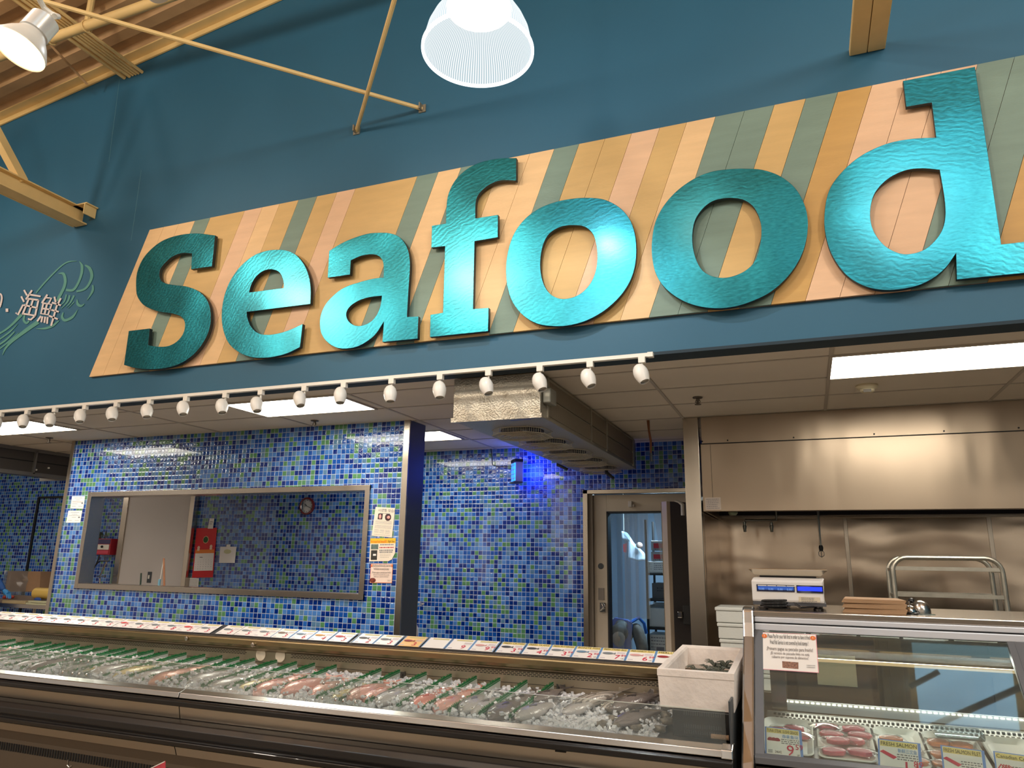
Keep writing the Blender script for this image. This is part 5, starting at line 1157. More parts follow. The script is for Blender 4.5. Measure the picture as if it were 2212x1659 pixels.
def fish(name, L, D, Wd, mm, finm, label, cat='fish'):
    """lying on its side: head towards -y, back towards -x."""
    r = thing(name, (0, 0, 0), label, cat, 'whole fish on the ice')
    st_ = [(0, .02, .10), (.03, .22, .30), (.08, .48, .55), (.15, .76, .82), (.25, .97, .98), (.36, 1, 1), (.48, .90, .92), (.60, .70, .75), (.72, .45, .5), (.80, .28, .3), (.86, .20, .18), (.90, .22, .10)]
    m = MB(); rings = []
    for s, h, w in st_:
        y = (s-.5)*L; rg = []
        for k in range(14):
            a = 2*pi*k/14; rg.append(m.b.verts.new((cos(a)*h*D/2-.004*sin(s*3), y, Wd*.42+sin(a)*w*Wd/2)))
        rings.append(rg)
    m.skin(rings); m.build('body', mm, r, 'all')
    m = MB(); yb = .385*L; n = 7; zc = Wd*.42
    for s in (-1, 1):
        p = [(0, yb-.01, zc), (s*D*.10, yb, zc), (s*D*.42, yb+.11*L, zc+.012), (s*D*.46, yb+.135*L, zc+.014), (s*D*.2, yb+.105*L, zc+.008), (0, yb+.085*L, zc+.006)]
        m.prism(p, (0, 0, .003))
    m.build('tail_fin', finm, r)
    m = MB(); pts = [(-D*.44, -.22*L, zc)]
    for k in range(9): s = k/8; pts.append((-D*(.44-.18*s)-.02*(1.1-s*.7)*(1 if k % 2 else .72), (-.2+.42*s)*L, zc+.002))
    pts.append((-D*.24, .24*L, zc)); m.prism(pts, (0, 0, .0025)); m.build('dorsal_fin', finm, r)
    m = MB(); m.prism([(D*.38, 0, zc), (D*.52, .05*L, zc), (D*.46, .10*L, zc), (D*.30, .12*L, zc)], (0, 0, .0025)); m.build('anal_fin', finm, r)
    m = MB(); m.prism([(D*.02, -.22*L, zc+Wd*.49), (D*.16, -.12*L, zc+Wd*.44), (D*.10, -.08*L, zc+Wd*.48), (0, -.11*L, zc+Wd*.5)], (0, 0, .003)); m.build('side_fin', finm, r)
    ey = (-D*.12, -.415*L, zc+Wd*.26)
    m = MB(); m.ball(ey, .0085, 12, 8, (1, 1, .6)); e = m.build('eye', EYEW, r, True); m = MB(); m.ball((ey[0], ey[1], ey[2]+.0035), .005, 10, 6, (1, 1, .6)); m.build('pupil', EYEB, e, True)
    m = MB(); m.tube([(D*.34*cos(a)-.0, -.30*L+.05*L*sin(a), zc+Wd*.36*abs(sin(a))+.002) for a in [pi*j/8 for j in range(9)]], .0015, 5); m.build('gill_edge', finm, r)
    return r
def fm(n, c): return mat(n, c, .35, vary=.2, vscale=30)
KINDS = {
 'silver': ('silver-grey fish', fish('fish', .40, .115, .062, fish_mat('silver_fish_skin', (92, 94, 96), (196, 190, 186)), fm('grey_fin', (110, 106, 104)), '-')),
 'dark': ('dark grey fish', fish('fish', .42, .13, .065, fish_mat('dark_fish_skin', (52, 50, 54), (132, 122, 118)), fm('dark_fin', (64, 58, 58)), '-')),
 'pink': ('pale pink fish', fish('fish', .40, .125, .07, fish_mat('pink_fish_skin', (196, 116, 100), (232, 176, 162)), fm('pink_fin', (206, 130, 112)), '-')),
 'red': ('red snapper-like fish', fish('fish', .34, .10, .06, fish_mat('red_fish_skin', (192, 74, 62), (228, 150, 134)), fm('red_fin', (190, 80, 70)), '-')),
 'yellow': ('yellowish fish', fish('fish', .38, .09, .055, fish_mat('yellow_fish_skin', (176, 152, 86), (222, 204, 150)), fm('yellow_fin', (190, 164, 96)), '-')),
 'carp': ('brown-finned pink carp', fish('fish', .46, .135, .075, fish_mat('carp_skin', (150, 92, 74), (226, 164, 140)), fm('brown_fin', (112, 78, 56)), '-')),
 'striped': ('striped bass', fish('fish', .44, .10, .06, fish_mat('striped_fish_skin', (104, 98, 90), (198, 188, 178), 'l'), fm('striped_fin', (120, 110, 100)), '-')),
}
used = set()
def put_fish(kind, x, y, rz, sc, label, dz=0.):
    nm, pr_ = KINDS[kind]
    if kind in used: r = copy_tree(pr_)
    else: r = pr_; used.add(kind)
    r.location = (x, y, zbed(y)-.020+dz); r.rotation_euler = (radians(3.2), 0, radians(rz)); r.scale = (sc, sc, sc); r['label'] = label
    return r
comp = ['silver', 'pink', 'silver', 'dark', 'silver', 'silver', 'dark', 'silver', 'silver', 'yellow', 'silver', 'yellow', 'silver', 'carp', 'dark', 'silver', 'silver', 'yellow', 'pink', 'pink', 'yellow', 'pink', 'silver', 'red', 'pink', 'silver', 'dark']
for i in range(len(dvx)-1):
    x0, x1 = dvx[i], dvx[i+1]; w = x1-x0; k = comp[i]; n = len(dvx)-1-i
    lo = ordw(n)+' ice bay from the right'
    sc = min(1.15, max(.62, (w-.02)/.12)) if w < .25 else 1.1
    rr = random.Random(i*3+1)
    if w < .16:
        put_fish(k, x0+w*.5, 3.60+rr.uniform(-.02, .02), rr.uniform(-5, 5), sc, KINDS[k][0]+' in the '+lo+', nearer the glass guard', .004)
        put_fish(k, x0+w*.52, 3.80+rr.uniform(-.02, .03), rr.uniform(-8, 8), sc*.9, KINDS[k][0]+' in the '+lo+', further from the glass guard', .0)
    else:
        put_fish(k, x0+w*.30, 3.62+rr.uniform(-.02, .02), rr.uniform(-6, 6), min(sc, 1.1), KINDS[k][0]+' at the left of the '+lo, .012)
        put_fish(k, x0+w*.72, 3.64+rr.uniform(-.02, .02), rr.uniform(-6, 6), min(sc, 1.1)*.95, KINDS[k][0]+' at the right of the '+lo, .004)
# the open end of the bed on the right
OP = [('silver', 1165, 1540, -14, 1.0), ('dark', 1222, 1498, -10, .8), ('silver', 1262, 1535, -20, .85), ('striped', 1318, 1510, -22, 1.05), ('striped', 1352, 1530, -26, .9), ('dark', 1396, 1520, -24, 1.1), ('dark', 1388, 1555, -30, .9), ('dark', 1360, 1573, -38, .55)]
for j, (k, u, v, rz, s) in enumerate(OP):
    q = PZ(u, v, .89); r = put_fish(k, q.x, min(max(q.y, 3.52), 3.84), rz, s, 'x', .026+.006*(j % 2))
    r['label'] = KINDS[k][0]+', '+['first', 'second', 'third', 'fourth', 'fifth', 'sixth', 'seventh', 'eighth'][j]+' from the last green divider towards the white foam box'
q = PY(1385, 1505, 3.93)
m = MB(); m.prism([(q.x-.06, 3.90, q.z-.03), (q.x+.0, 3.92, q.z-.01), (q.x+.045, 3.95, q.z+.035), (q.x+.062, 3.955, q.z+.03), (q.x+.05, 3.94, q.z-.035)], (.0, .008, .004))
tag(m.build('fish_tail', fish_mat('striped_tail', (70, 66, 64), (150, 140, 132), 'd')), 'striped fish tail sticking up from the ice near the white foam box', 'fish')
# oysters / shell clumps beside the black box
OY = mat('oyster_shell', (128, 118, 104), .5, vary=.5, vscale=40, bump=.6, bscale=60)
m = MB(); m.ball((0, 0, 0), .03, 12, 8, (1.2, .9, .5))
for v in m.b.verts: v.co *= 1+.35*noise.noise(v.co*60)
oy = m.build('oyster', OY, smooth='all')
pts = [(1462, 1500), (1452, 1530), (1437, 1560), (1425, 1515), (1440, 1475), (1432, 1440+60), (1445, 1590), (1412, 1590), (1400, 1600), (1382, 1582), (1360, 1590), (1430, 1545)]
n = 0
for k in range(13):
    x = -.93+.085*(k % 4)+.02*(k//4 % 2); y = 3.44+.125*(k//4)+.02*(k % 2)
    o = oy if k == 0 else oy.copy()
    if k: COL.objects.link(o)
    o.location = (x+R_.uniform(-.01, .01), y, zbed(y)+.004); o.rotation_euler = (R_.uniform(-.4, .4), R_.uniform(-.4, .4), R_.uniform(0, 6)); sc = R_.uniform(.8, 1.15); o.scale = (sc, sc, sc)
    tag(o, 'rough grey oyster on ice by the black box, '+['front', 'second', 'third', 'rearmost'][k//4]+' row, '+['first', 'second', 'third', 'fourth'][k % 4]+' from the left', 'oyster', 'oysters beside the black box')
# loose ice lumps over the fish
m = MB(); rr = random.Random(11)
for k in range(9500):
    x = rr.uniform(BX0+.6, BX1-.02); y = 3.37+.66*rr.random()
    if x > -1.75 and rr.random() < .55: continue
    s = rr.uniform(.0045, .0105); z = zbed(y)+rr.uniform(.003, .018)+(.026*rr.random() if rr.random() < .4 and y < 3.9 else 0)
    M_ = Matrix.Translation((x, y, z)) @ Matrix.Rotation(rr.uniform(0, 6), 4, Vector((rr.random()-.5, rr.random()-.5, rr.random()+.01)).normalized())
    m.box(-s, s*rr.uniform(.6, 1.2), -s, s, -s*.7, s*.7, M_)
tag(m.build('loose_ice', ICEC), 'loose ice lumps scattered over the fish', 'ice', kind='stuff')

# ---------------------------------------------------------------- price cards on the ledge
CARDS = [(-31, '5', 'grey'), (-2, '6', 'grey'), (27, '5', 'grey'), (58, '4', 'red'), (89, '5', 'grey'), (118, '5', 'grey'), (148, '3', 'grey'), (178, '5', 'grey'), (208, '5', 'grey'), (242, '5', 'red'), (273, '5', 'grey'), (308, '5', 'grey'), (343, '8', 'grey'), (379, '5', 'red'),
         (416-34, '3', 'grey'), (416, '3', 'grey'), (465, '3', 'grey'), (504, '5', 'grey'), (543, '5', 'grey'), (583, '3', 'brown'), (623, '6', 'blue'), (664, '4', 'orange'), (707.5, '3', 'red'), (759, '2', 'dark'), (805.5, '3', 'grey'), (857, '3', 'crab'),
         (909, '', ''), (960.6, '9', 'none'), (1012, '9', 'pink'), (1069, '3', 'dark', 'FRESH CATFISH'), (1125, '4', 'dark', 'FRESH TILAPIA'), (1179, '3', 'grey', 'FRESH BUTTERFISH'), (1233, '2', 'blue', 'BONITE FISH'), (1290, '7', 'grey', 'FRESH STRIPED BASS'), (1350, '6', 'pink', 'FRESH RAINBOW TROUT'), (1411, '', 'crab', 'MERLUZA')]
CARDS = [c for c in CARDS if c[0] != 382]
PC = {'grey': (120, 126, 132), 'red': (206, 60, 60), 'brown': (120, 92, 70), 'blue': (110, 140, 165), 'orange': (222, 160, 70), 'dark': (66, 66, 72), 'crab': (150, 40, 46), 'pink': (214, 160, 156)}
CW = mat('card_white', (240, 234, 230), .35); CY_ = mat('card_yellow', (236, 214, 130), .6)
ts = Vector((0, .12, .045)).normalized()
nn = Vector((1, 0, 0)).cross(ts)
for i, cdt in enumerate(CARDS):
    u, dg, pic = cdt[:3]; title = cdt[3] if len(cdt) > 3 else None
    v = 1341+(u)*.0672; L0 = PY(u, v-3, 3.985)
    nxt = CARDS[i+1][0] if i+1 < len(CARDS) else u+58
    w = min((PY(nxt, 1341+nxt*.0672-3, 3.985).x-L0.x)*.985, .15 if u > 750 else .146)
    lab = ('price card reading '+title.title()+' '+dg if title and dg else 'price card partly hidden behind the white foam box' if title else ordw(len(CARDS)-i)+' price card from the right on the steel ledge'+(', blank and pale' if not dg else ', orange with a crab picture' if pic == 'crab' else ''))
    o0 = Vector((L0.x, 3.985, 1.0935)); r = thing('price_card', o0, lab, 'price card', 'price cards on the counter ledge')
    K = lambda a, b_, l=0.: o0+Vector((a*w, 0, 0))+ts*(b_*.125)+nn*l
    base = mat('card_orange', (236, 190, 120), .5) if pic == 'crab' and not title else CW
    m = MB(); m.prism([K(0, 0), K(1, 0), K(1, 1), K(0, 1)], nn*.002); m.build('card', base, r)
    if u > 550:
        m = MB()
        for q in ((0, .035, 0, 1), (.965, 1, 0, 1)): m.prism([K(q[0], q[2], .002), K(q[1], q[2], .002), K(q[1], q[3], .002), K(q[0], q[3], .002)], nn*.0006)
        m.build('blue_edge', BLUEP, r)
    if title:
        m = MB(); m.prism([K(.04, .78, .002), K(.96, .78, .002), K(.96, .98, .002), K(.04, .98, .002)], nn*.0004); m.build('title_band', CY_, r)
        text(title, .026, K(.08, .80, .003), (1, 0, 0), ts, BLACKP, r, 'title_text', width=w*.84)
    else:
        m = MB(); m.prism([K(.2, .82, .002), K(.9, .82, .002), K(.9, .93, .002), K(.2, .93, .002)], nn*.0005); m.build('title_text', mat('faint_title', (196, 184, 120), .6), r)
    if dg: text(dg, .062, K(.58, .08, .003), (1, 0, 0), ts, REDP, r, 'price_numeral')
    if dg and u > 1000: text('99', .03, K(.80, .30, .003), (1, 0, 0), ts, REDP, r, 'price_numeral'); text('LB', .014, K(.84, .08, .003), (1, 0, 0), ts, BLACKP, r, 'unit_text')
    if pic in PC:
        m = MB(); c_ = K(.30, .52, .004)
        pts = [c_+Vector((cos(a)*.030, 0, 0))+ts*(sin(a)*.011) for a in [j*pi/7 for j in range(14)]]; m.prism(pts, nn*.0006)
        m.prism([c_+Vector((.026, 0, 0)), c_+Vector((.042, 0, 0))+ts*.010, c_+Vector((.042, 0, 0))-ts*.010], nn*.0006)
        m.build('fish_picture', mat('picture_'+pic, PC[pic], .6), r)
    if dg:
        m = MB()
        for rw in (.66, .59, .52): m.prism([K(.62, rw, .002), K(.92, rw, .002), K(.92, rw+.03, .002), K(.62, rw+.03, .002)], nn*.0004)
        m.prism([K(.08, .1, .002), K(.26, .1, .002), K(.26, .15, .002), K(.08, .15, .002)], nn*.0004)
        m.build('small_print', mat('small_print', (190, 176, 186), .6), r)

# ---------------------------------------------------------------- white foam box on the black box
sx0, sx1 = -.658, -.331; yf = 3.42; zt, zb_ = 1.143, .985
t = thing('foam_box', (-.5, 3.6, zb_), 'large open white foam box standing on the black box at the counter end', 'box')
yb = 4.15; m = MB(); w_ = .026
def rect(x0, x1, y0, y1, z): return [m.b.verts.new((x0, y0, z)), m.b.verts.new((x1, y0, z)), m.b.verts.new((x1, y1, z)), m.b.verts.new((x0, y1, z))]
sx1b, sx0b = sx1+.0, sx0-.0
R0 = rect(sx0+.008, sx1-.005, yf+.006, yb-.01, zb_); R1 = rect(sx0+.002, sx1, yf, yb, zt-.03); R1b = rect(sx0, sx1+.002, yf-.003, yb, zt-.028); R2 = rect(sx0, sx1+.002, yf-.003, yb, zt); R3 = rect(sx0+w_, sx1-w_, yf+w_, yb-w_, zt); R3b = rect(sx0+w_+.006, sx1-w_-.006, yf+w_+.006, yb-w_-.006, zt-.01); R4 = rect(sx0+w_+.012, sx1-w_-.012, yf+w_+.012, yb-w_-.012, zb_+.03)
m.skin([R0, R1, R1b, R2, R3, R3b, R4])
KT = (PY(1470, 1392, 4.15).z-1.143)/(4.15-3.42)
for v in m.b.verts: v.co.z += (v.co.y-3.42)*KT
m.build('box', mat('worn_foam', (232, 222, 214), .7, vary=.10, vscale=9, bump=.35, bscale=38), t, bevel=.006)
CR = mat('crab_grey', (92, 96, 84), .4, vary=.4, vscale=40)
def crab(x, y, z, rz, label):
    r = thing('crab', (x, y, z), label, 'crab', 'small grey crabs in the foam box')
    m = MB(); m.ball((x, y, z+.012), .028, 12, 8, (1.2, .8, .45)); m.build('shell', CR, r, True)
    rr = random.Random(int(x*1e4))
    for s in (-1, 1):
        for k in range(4):
            a = radians(-40+27*k); p = Vector((x+s*.028*cos(a), y+.02*sin(a), z+.012)); q = p+Vector((s*.024*cos(a), .022*sin(a), .018+.01*rr.random())); e = q+Vector((s*.02, .012*sin(a), -.012+.012*rr.random()))
            m = MB(); m.tube([p, q, e], [.0045, .0035, .001], 5); m.build('leg', CR, r, True)
        c_ = Vector((x+s*.02, y-.03, z+.014)); m = MB(); m.tube([Vector((x+s*.018, y-.016, z+.012)), c_, c_+Vector((-s*.006, -.018, .012)), c_+Vector((-s*.01, -.034, .02))], [.004, .007, .006, .001], 6); m.build('claw', CR, r, True)
    return r
for k, (x, y) in enumerate(((-.52, 3.80), (-.46, 3.84), (-.40, 3.80), (-.44, 3.88), (-.385, 3.87))):
    crab(x, y, zb_+.085+(y-3.42)*KT*.6+(.02 if k in (3, 4) else 0), 0, ['leftmost small grey crab in the open foam box', 'small grey crab second from the left in the foam box', 'rightmost front small grey crab in the foam box', 'rear small grey crab in the middle of the foam box', 'rear right small grey crab with legs up in the foam box'][k])
m = MB(); n = 14; vv = []
for j in range(n+1):
    vv.append([m.b.verts.new((-.585+.215*i/n, 3.56+.38*j/n, zb_+.05+.14*j/n*KT*2+.03*max(0, (i/n+j/n-1))+.008*noise.noise(Vector((i, j, 0))*.7))) for i in range(n+1)])
for r0, r1 in zip(vv, vv[1:]):
    for i in range(n): m.face([r0[i], r0[i+1], r1[i+1], r1[i]])
g0 = m.build('packing_ice', ICE, smooth='all'); tag(g0, 'layer of ice under the crabs in the foam box', 'ice', kind='stuff')
# black vented box under it
a, b_ = PY(1452, 1560, 3.42).x, PY(1586, 1560, 3.42).x
t = thing('vented_crate', ((a+b_)/2, 3.6, .875), 'black plastic box with vent slots holding up the foam box', 'box')
m = MB(); m.box(a, b_, 3.425, 3.90, .872, .983); m.build('body', mat('black_plastic', (26, 26, 28), .4), t, bevel=.006)
for z_ in (.888, .912, .962):
    m = MB(); x = a+.05
    while x < b_-.05: m.box(x, x+.004, 3.422, 3.4255, z_, z_+.015); x += .0095
    m.build('vent_slots', mat('slot_grey', (64, 64, 66), .5), t)
q = PY(1553, 1606, 3.33); m = MB(); m.tube([(q.x-.036, 3.375, .897), (q.x+.036, 3.375, .897)], .0095, 10); tag(m.build('cord_roll', mat('tan_cord', (168, 134, 104), .7, bump=.8, bscale=160)), 'small tan roll of cord lying on the rail before the black box', 'roll')
# red sale sign poking in at the bottom edge
q0, q1, q2 = PY(325, 1659, 2.6), PY(356, 1644, 2.6), PY(357, 1690, 2.6); q3 = PY(300, 1700, 2.6)
t = thing('red_sign', (q1.x, 2.6, q3.z-.9), 'corner of a red sign with white edge poking up at the bottom edge', 'sign')
m = MB(); m.prism([q0, q1, q2, q3], (0, .004, 0)); m.build('panel', mat('sign_red', (206, 70, 84), .5, vary=.2, vscale=50), t)
m = MB(); d_ = (q1-q0).normalized(); m.prism([q0, q1, q1+Vector((0, 0, -.004)), q0+Vector((0, 0, -.004))], (0, -.002, 0)); m.build('white_edge', WHITEP, t)
m = MB(); m.cyl((q2.x-.02, 2.606, 0), (q2.x-.02, 2.606, q2.z+.02), .008, 8); m.build('stand', DKSTEEL, t)
# ================================================================ DELI CASE ON THE RIGHT
DX0, DX1 = -.258, 2.6
t = dc = thing('deli_case', (1.1, 4.0, 0), 'glass fronted steel deli case with slanted pane at the right', 'display case')
GREYF = mat('grey_frame_paint', (108, 110, 114), .4, .3); SILV = mat('silver_trim', (214, 216, 222), .35, .2)
G0, G1 = Vector((0, 3.78, 1.294)), Vector((0, 3.36, .845))   # top and bottom of the slanted pane
gt = (G0-G1).normalized(); gn = Vector((0, -gt.z, gt.y))
def gp(x, s, l=0.): p = G0.lerp(G1, s)+gn*l; return Vector((x, p.y, p.z))
m = MB(); m.prism([(DX0-.03, 3.80, 1.357), (DX0-.03, 3.80, 1.382), (DX0-.03, 4.62, 1.382), (DX0-.03, 4.62, 1.33), (DX0-.03, 3.83, 1.33), (DX0-.03, 3.83, 1.357)], (DX1-DX0+.03, 0, 0)); m.build('top_slab', STEEL, t, bevel=.003)
m = MB(); m.box(DX0, DX1, 3.79, 3.83, 1.333, 1.356); m.build('upper_white_trim', SILV, t, bevel=.004)
m = MB(); m.box(DX0, DX1, 3.782, 3.82, 1.296, 1.327); m.build('lower_white_trim', SILV, t, bevel=.004)
m = MB(); m.box(DX0, DX1, 3.795, 3.82, 1.326, 1.334); m.build('trim_gap', BLACKM, t)
# polished end post, bent along the slope
m = MB(); pf = [(3.79, 1.40), (3.77, 1.385), (3.755, 1.33), (3.735, 1.27), (3.33, .84), (3.29, .80), (3.285, .70), (3.285, .02), (3.42, .02), (3.42, .78), (3.84, 1.24), (3.88, 1.32), (3.88, 1.40)]
m.prism([(DX0-.052, y, z) for y, z in pf], (.050, 0, 0)); m.build('end_post', RAILM, t, bevel=.008)
m = MB(); m.prism([(DX0-.048, 3.42, .05), (DX0-.048, 3.385, .84), (DX0-.048, 3.79, 1.28), (DX0-.048, 3.82, 1.37), (DX0-.048, 4.62, 1.37), (DX0-.048, 4.62, .05)], (.02, 0, 0)); m.build('side_panel', STEELV, t)
m = MB(); m.prism([gp(DX0, 0, .004), gp(DX0+.035, 0, .004), gp(DX0+.035, 1, .004), gp(DX0, 1, .004)], -gn*.03); m.build('pane_frame_left', GREYF, t)
mx0 = .755
m = MB(); m.prism([gp(mx0, 0, .004), gp(mx0+.07, 0, .004), gp(mx0+.07, 1, .004), gp(mx0, 1, .004)], -gn*.03); m.prism([gp(mx0+.026, 0, .006), gp(mx0+.030, 0, .006), gp(mx0+.030, 1, .006), gp(mx0+.026, 1, .006)], -gn*.002); m.build('mullion', GREYF, t)
for a, b_ in ((DX0+.03, mx0+.004), (mx0+.066, DX1)):
    m = MB(); m.prism([gp(a, 0), gp(b_, 0), gp(b_, 1), gp(a, 1)], -gn*.006); m.build('glass_pane', PANE, t)
m = MB(); m.prism([(DX0, 3.335, .845), (DX0, 3.335, .820), (DX0, 3.40, .805), (DX0, 3.40, .84), (DX0, 3.37, .855)], (DX1-DX0, 0, 0)); m.build('bottom_rail', GREYF, t, bevel=.002)
m = MB(); m.box(DX0, DX1, 3.36, 3.40, .05, .805); m.build('front_skirt', mat('skirt_dark', (42, 36, 34), .5), t)
m = MB(); m.box(DX0, DX1, 3.40, 4.62, .05, .775); m.build('base', mat('counter_body', (90, 84, 76), .5, .5), t)
# inside: deck, perforated back rail, light strips, sliding rear doors
m = MB(); m.prism([(DX0+.01, 3.40, .70), (DX0+.01, 3.90, .70), (DX0+.01, 3.90, .883), (DX0+.01, 3.40, .813)], (DX1-DX0-.01, 0, 0)); m.build('deck', mat('deck_dark_steel', (70, 66, 62), .35, .8), t)
zl = .80
m = MB(); m.prism([(DX0+.02, 3.905, .80), (DX0+.02, 3.905, .872), (DX0+.02, 3.985, .907), (DX0+.02, 4.02, .907), (DX0+.02, 4.02, .80)], (DX1-DX0-.02, 0, 0)); m.build('perforated_rail', mat('pale_rail', (176, 174, 168), .35, .5), t)
m = MB(); x = DX0+.05
while x < 1.3:
    for k in range(3):
        yy = 3.913+.026*k; zz = .8755+.0114*k; xo = x+(.01 if k == 1 else 0); m.prism([(xo, yy, zz+.002), (xo+.012, yy, zz+.002), (xo+.012, yy+.010, zz+.0064), (xo, yy+.010, zz+.0064)], (0, -.001, .002))
    x += .0195
tag(m.build('rail_slots', BLACKM, t), kind='stuff')
LEDM = mat('led_strip_glow', (255, 244, 214), .4, emit=2.6)
m = MB(); x = DX0+.10
while x < DX1-.1: m.box(x, x+.015, 4.095, 4.10, .938, .944); x += .024
tag(m.build('led_strip', LEDM, t), kind='stuff')
m = MB(); m.box(DX0+.05, DX1, 4.10, 4.12, .90, .948); m.build('led_channel', SILV, t)
m = MB(); m.box(DX0+.03, DX1, 4.10, 4.125, 1.135, 1.15); m.build('upper_light_bar', mat('bar_gold_glow', (236, 200, 150), .4, emit=.5), t)
m = MB(); m.box(DX0+.03, DX1, 4.44, 4.46, .86, 1.33); m.build('rear_wall', mat('rear_dark', (78, 70, 62), .35, .6), t)
for a, b_ in ((-.10, .26), (.31, .72), (.80, 1.3)):
    m = MB(); m.box(a, b_, 4.41, 4.436, .90, 1.27); d = m.build('rear_sliding_door', mat('rear_door_glass', (104, 98, 88), .12, .3), t)
m = MB(); m.box(DX0+.04, DX0+.11, 4.05, 4.43, .80, 1.2); m.build('inner_side_steel', STEELV, t)
m = MB(); m.box(DX0+.03, DX1, 3.95, 4.40, 1.215, 1.222); m.build('inner_shelf', mat('shelf_glass_edge', (120, 126, 122), .15, .5), t)
m = MB(); m.box(.0, .19, 4.385, 4.392, .99, 1.14); tag(m.build('paper_sheet', mat('pale_green_paper', (214, 222, 206), .6)), 'blank pale sheet taped inside the rear door of the deli case', 'paper')
lamp('deli_case_light', 'AREA', (.45, 4.15, 1.19), 5, (1, .95, .86), .4, (.45, 3.75, .8)); bpy.data.objects['deli_case_light'].data.shape = 'RECTANGLE'; bpy.data.objects['deli_case_light'].data.size = 1.3; bpy.data.objects['deli_case_light'].data.size_y = .08
# notice taped on the glass
def sl(u, v, l=.002):
    d = ray(u, v); k = ((G0+gn*l)-CAM).dot(gn)/d.dot(gn); return CAM+d*k
P = [sl(1644, 1366), sl(1763, 1371), sl(1769, 1454), sl(1647, 1446)]
t = thing('paper_notice', P[3], 'white fish frying notice with pink edge taped on the deli case glass', 'notice')
m = MB(); m.prism(P, gn*.001); m.build('paper', mat('notice_pink_edge', (232, 160, 170), .6), t)
c0 = sum(P, Vector())/4; Q = [c0+(p-c0)*.975+gn*.0013 for p in P]
m = MB(); m.prism(Q, gn*.0003); m.build('white_field', WHITEP, t); notice([q+gn*.0006 for q in Q], t, None, True)
c_ = Q[0].lerp(Q[1], .5).lerp(Q[3].lerp(Q[2], .5), .86)+gn*.001
m = MB(); xd = (Q[1]-Q[0]).normalized(); ud = (Q[0]-Q[3]).normalized()
m.prism([c_-xd*.032-ud*.016, c_+xd*.034-ud*.018, c_+xd*.036+ud*.016, c_-xd*.032+ud*.018], gn*.0004); o = m.build('fish_dish_photo', mat('fried_fish_plate', (150, 108, 88), .6, vary=.6, vscale=120), t)
# trays, packs and cards
TRAY = mat('white_foam_tray', (236, 234, 226), .5)
def tray(x0, x1, y0, y1, z, label):
    t = thing('foam_tray', ((x0+x1)/2, (y0+y1)/2, z), label, 'tray', 'white foam trays in the deli case'); m = MB()
    def rr_(i, zz, n=6):
        r = .035; a0, a1, b0, b1 = x0+i, x1-i, y0+i, y1-i; out = []
        for cx_, cy_, s in ((a1-r, b1-r, 0), (a0+r, b1-r, 1), (a0+r, b0+r, 2), (a1-r, b0+r, 3)):
            for k in range(n): a = s*pi/2+k*pi/2/(n-1); out.append(m.b.verts.new((cx_+cos(a)*r, cy_+sin(a)*r, zz)))
        return out
    for_ = None
    m.skin([rr_(.018, z), rr_(.0, z+.022), rr_(.004, z+.026), rr_(.010, z+.022), rr_(.026, z+.006)])
    for v in m.b.verts: v.co.z += (v.co.y-3.44)*.14
    m.build('tray', TRAY, t, True)
    return t
TZ = .823
XT = [(-.245, -.035), (-.02, .20), (.21, .39), (.40, .60), (.615, .80), (.83, 1.03)]
TL_ = ['foam tray with tuna packs behind the tuna steak card', 'foam tray full of pink tuna packs, no card in front', 'foam tray with orange salmon behind the fresh salmon card', 'foam tray with covered salmon fillets behind the second salmon card', 'foam tray behind the Canadian crab card', 'foam tray right of the mullion in the deli case']
trays = [tray(a, b_, 3.44, 3.86, TZ, l) for (a, b_), l in zip(XT, TL_)]
TUNA = mat('tuna_pink', (232, 112, 126), .35, vary=.18, vscale=30); SALM = mat('salmon_orange', (234, 146, 104), .35, vary=.2, vscale=26)
def pack(x, y, z, rz, L, Wd, mm, label, cat='fish pack', grp='plastic wrapped tuna packs'):
    z += (y-3.44)*.14
    r = thing('fish_pack', (x, y, z), label, cat, grp); M_ = Matrix.Translation((x, y, z)) @ Matrix.Rotation(radians(rz), 4, 'Z') @ Matrix.Rotation(radians(8), 4, 'X')
    m = MB(); pts = [(-.5, -.2), (-.3, -.5), (.3, -.5), (.5, -.1), (.35, .4), (-.1, .5), (-.42, .3)]
    m.prism([M_ @ Vector((a*L, b_*Wd, .002)) for a, b_ in pts], (M_.to_3x3() @ Vector((0, 0, .017)))); m.build('fillet', mm, r, bevel=.005)
    m = MB(); rr = random.Random(int(abs(x*977+y*311)*100)); n = 8; vv = []
    for j in range(n+1):
        vv.append([m.b.verts.new(M_ @ Vector(((i/n-.5)*L*1.35, (j/n-.5)*Wd*1.5, .0235*(1-max(abs(i/n-.5), abs(j/n-.5))**2*3.2)+rr.uniform(0, .004)))) for i in range(n+1)])
    for r0, r1 in zip(vv, vv[1:]):
        for i in range(n): m.face([r0[i], r0[i+1], r1[i+1], r1[i]])
    m.build('plastic_wrap', FILM, r, True); return r
PK = [(1806, 1577, 'far left'), (1833, 1592, 'second left'), (1790, 1600, 'x'), (1845, 1573, 'far right')]
sp = [(.02, 3.80), (.13, 3.80), (.155, 3.73), (.04, 3.71), (.12, 3.66), (.06, 3.61), (.04, 3.52), (.14, 3.54)]
nm = ['rear left', 'rear middle', 'rear right', 'middle left', 'middle right', 'centre', 'front left', 'front right']
for (x, y), n_ in zip(sp, nm): pack(x, y, TZ+.012+(.012 if n_ == 'centre' else 0), R_.uniform(-25, 25), .10, .06, TUNA, n_+' plastic wrapped pink tuna pack in the open foam tray')
for k, (x, y) in enumerate(((-.11, 3.74), (-.09, 3.66), (-.17, 3.70))): pack(x, y, TZ+.012, -20+10*k, .09, .05, TUNA, ['rear', 'right', 'left'][k]+' tuna pack half hidden behind the tuna steak card')
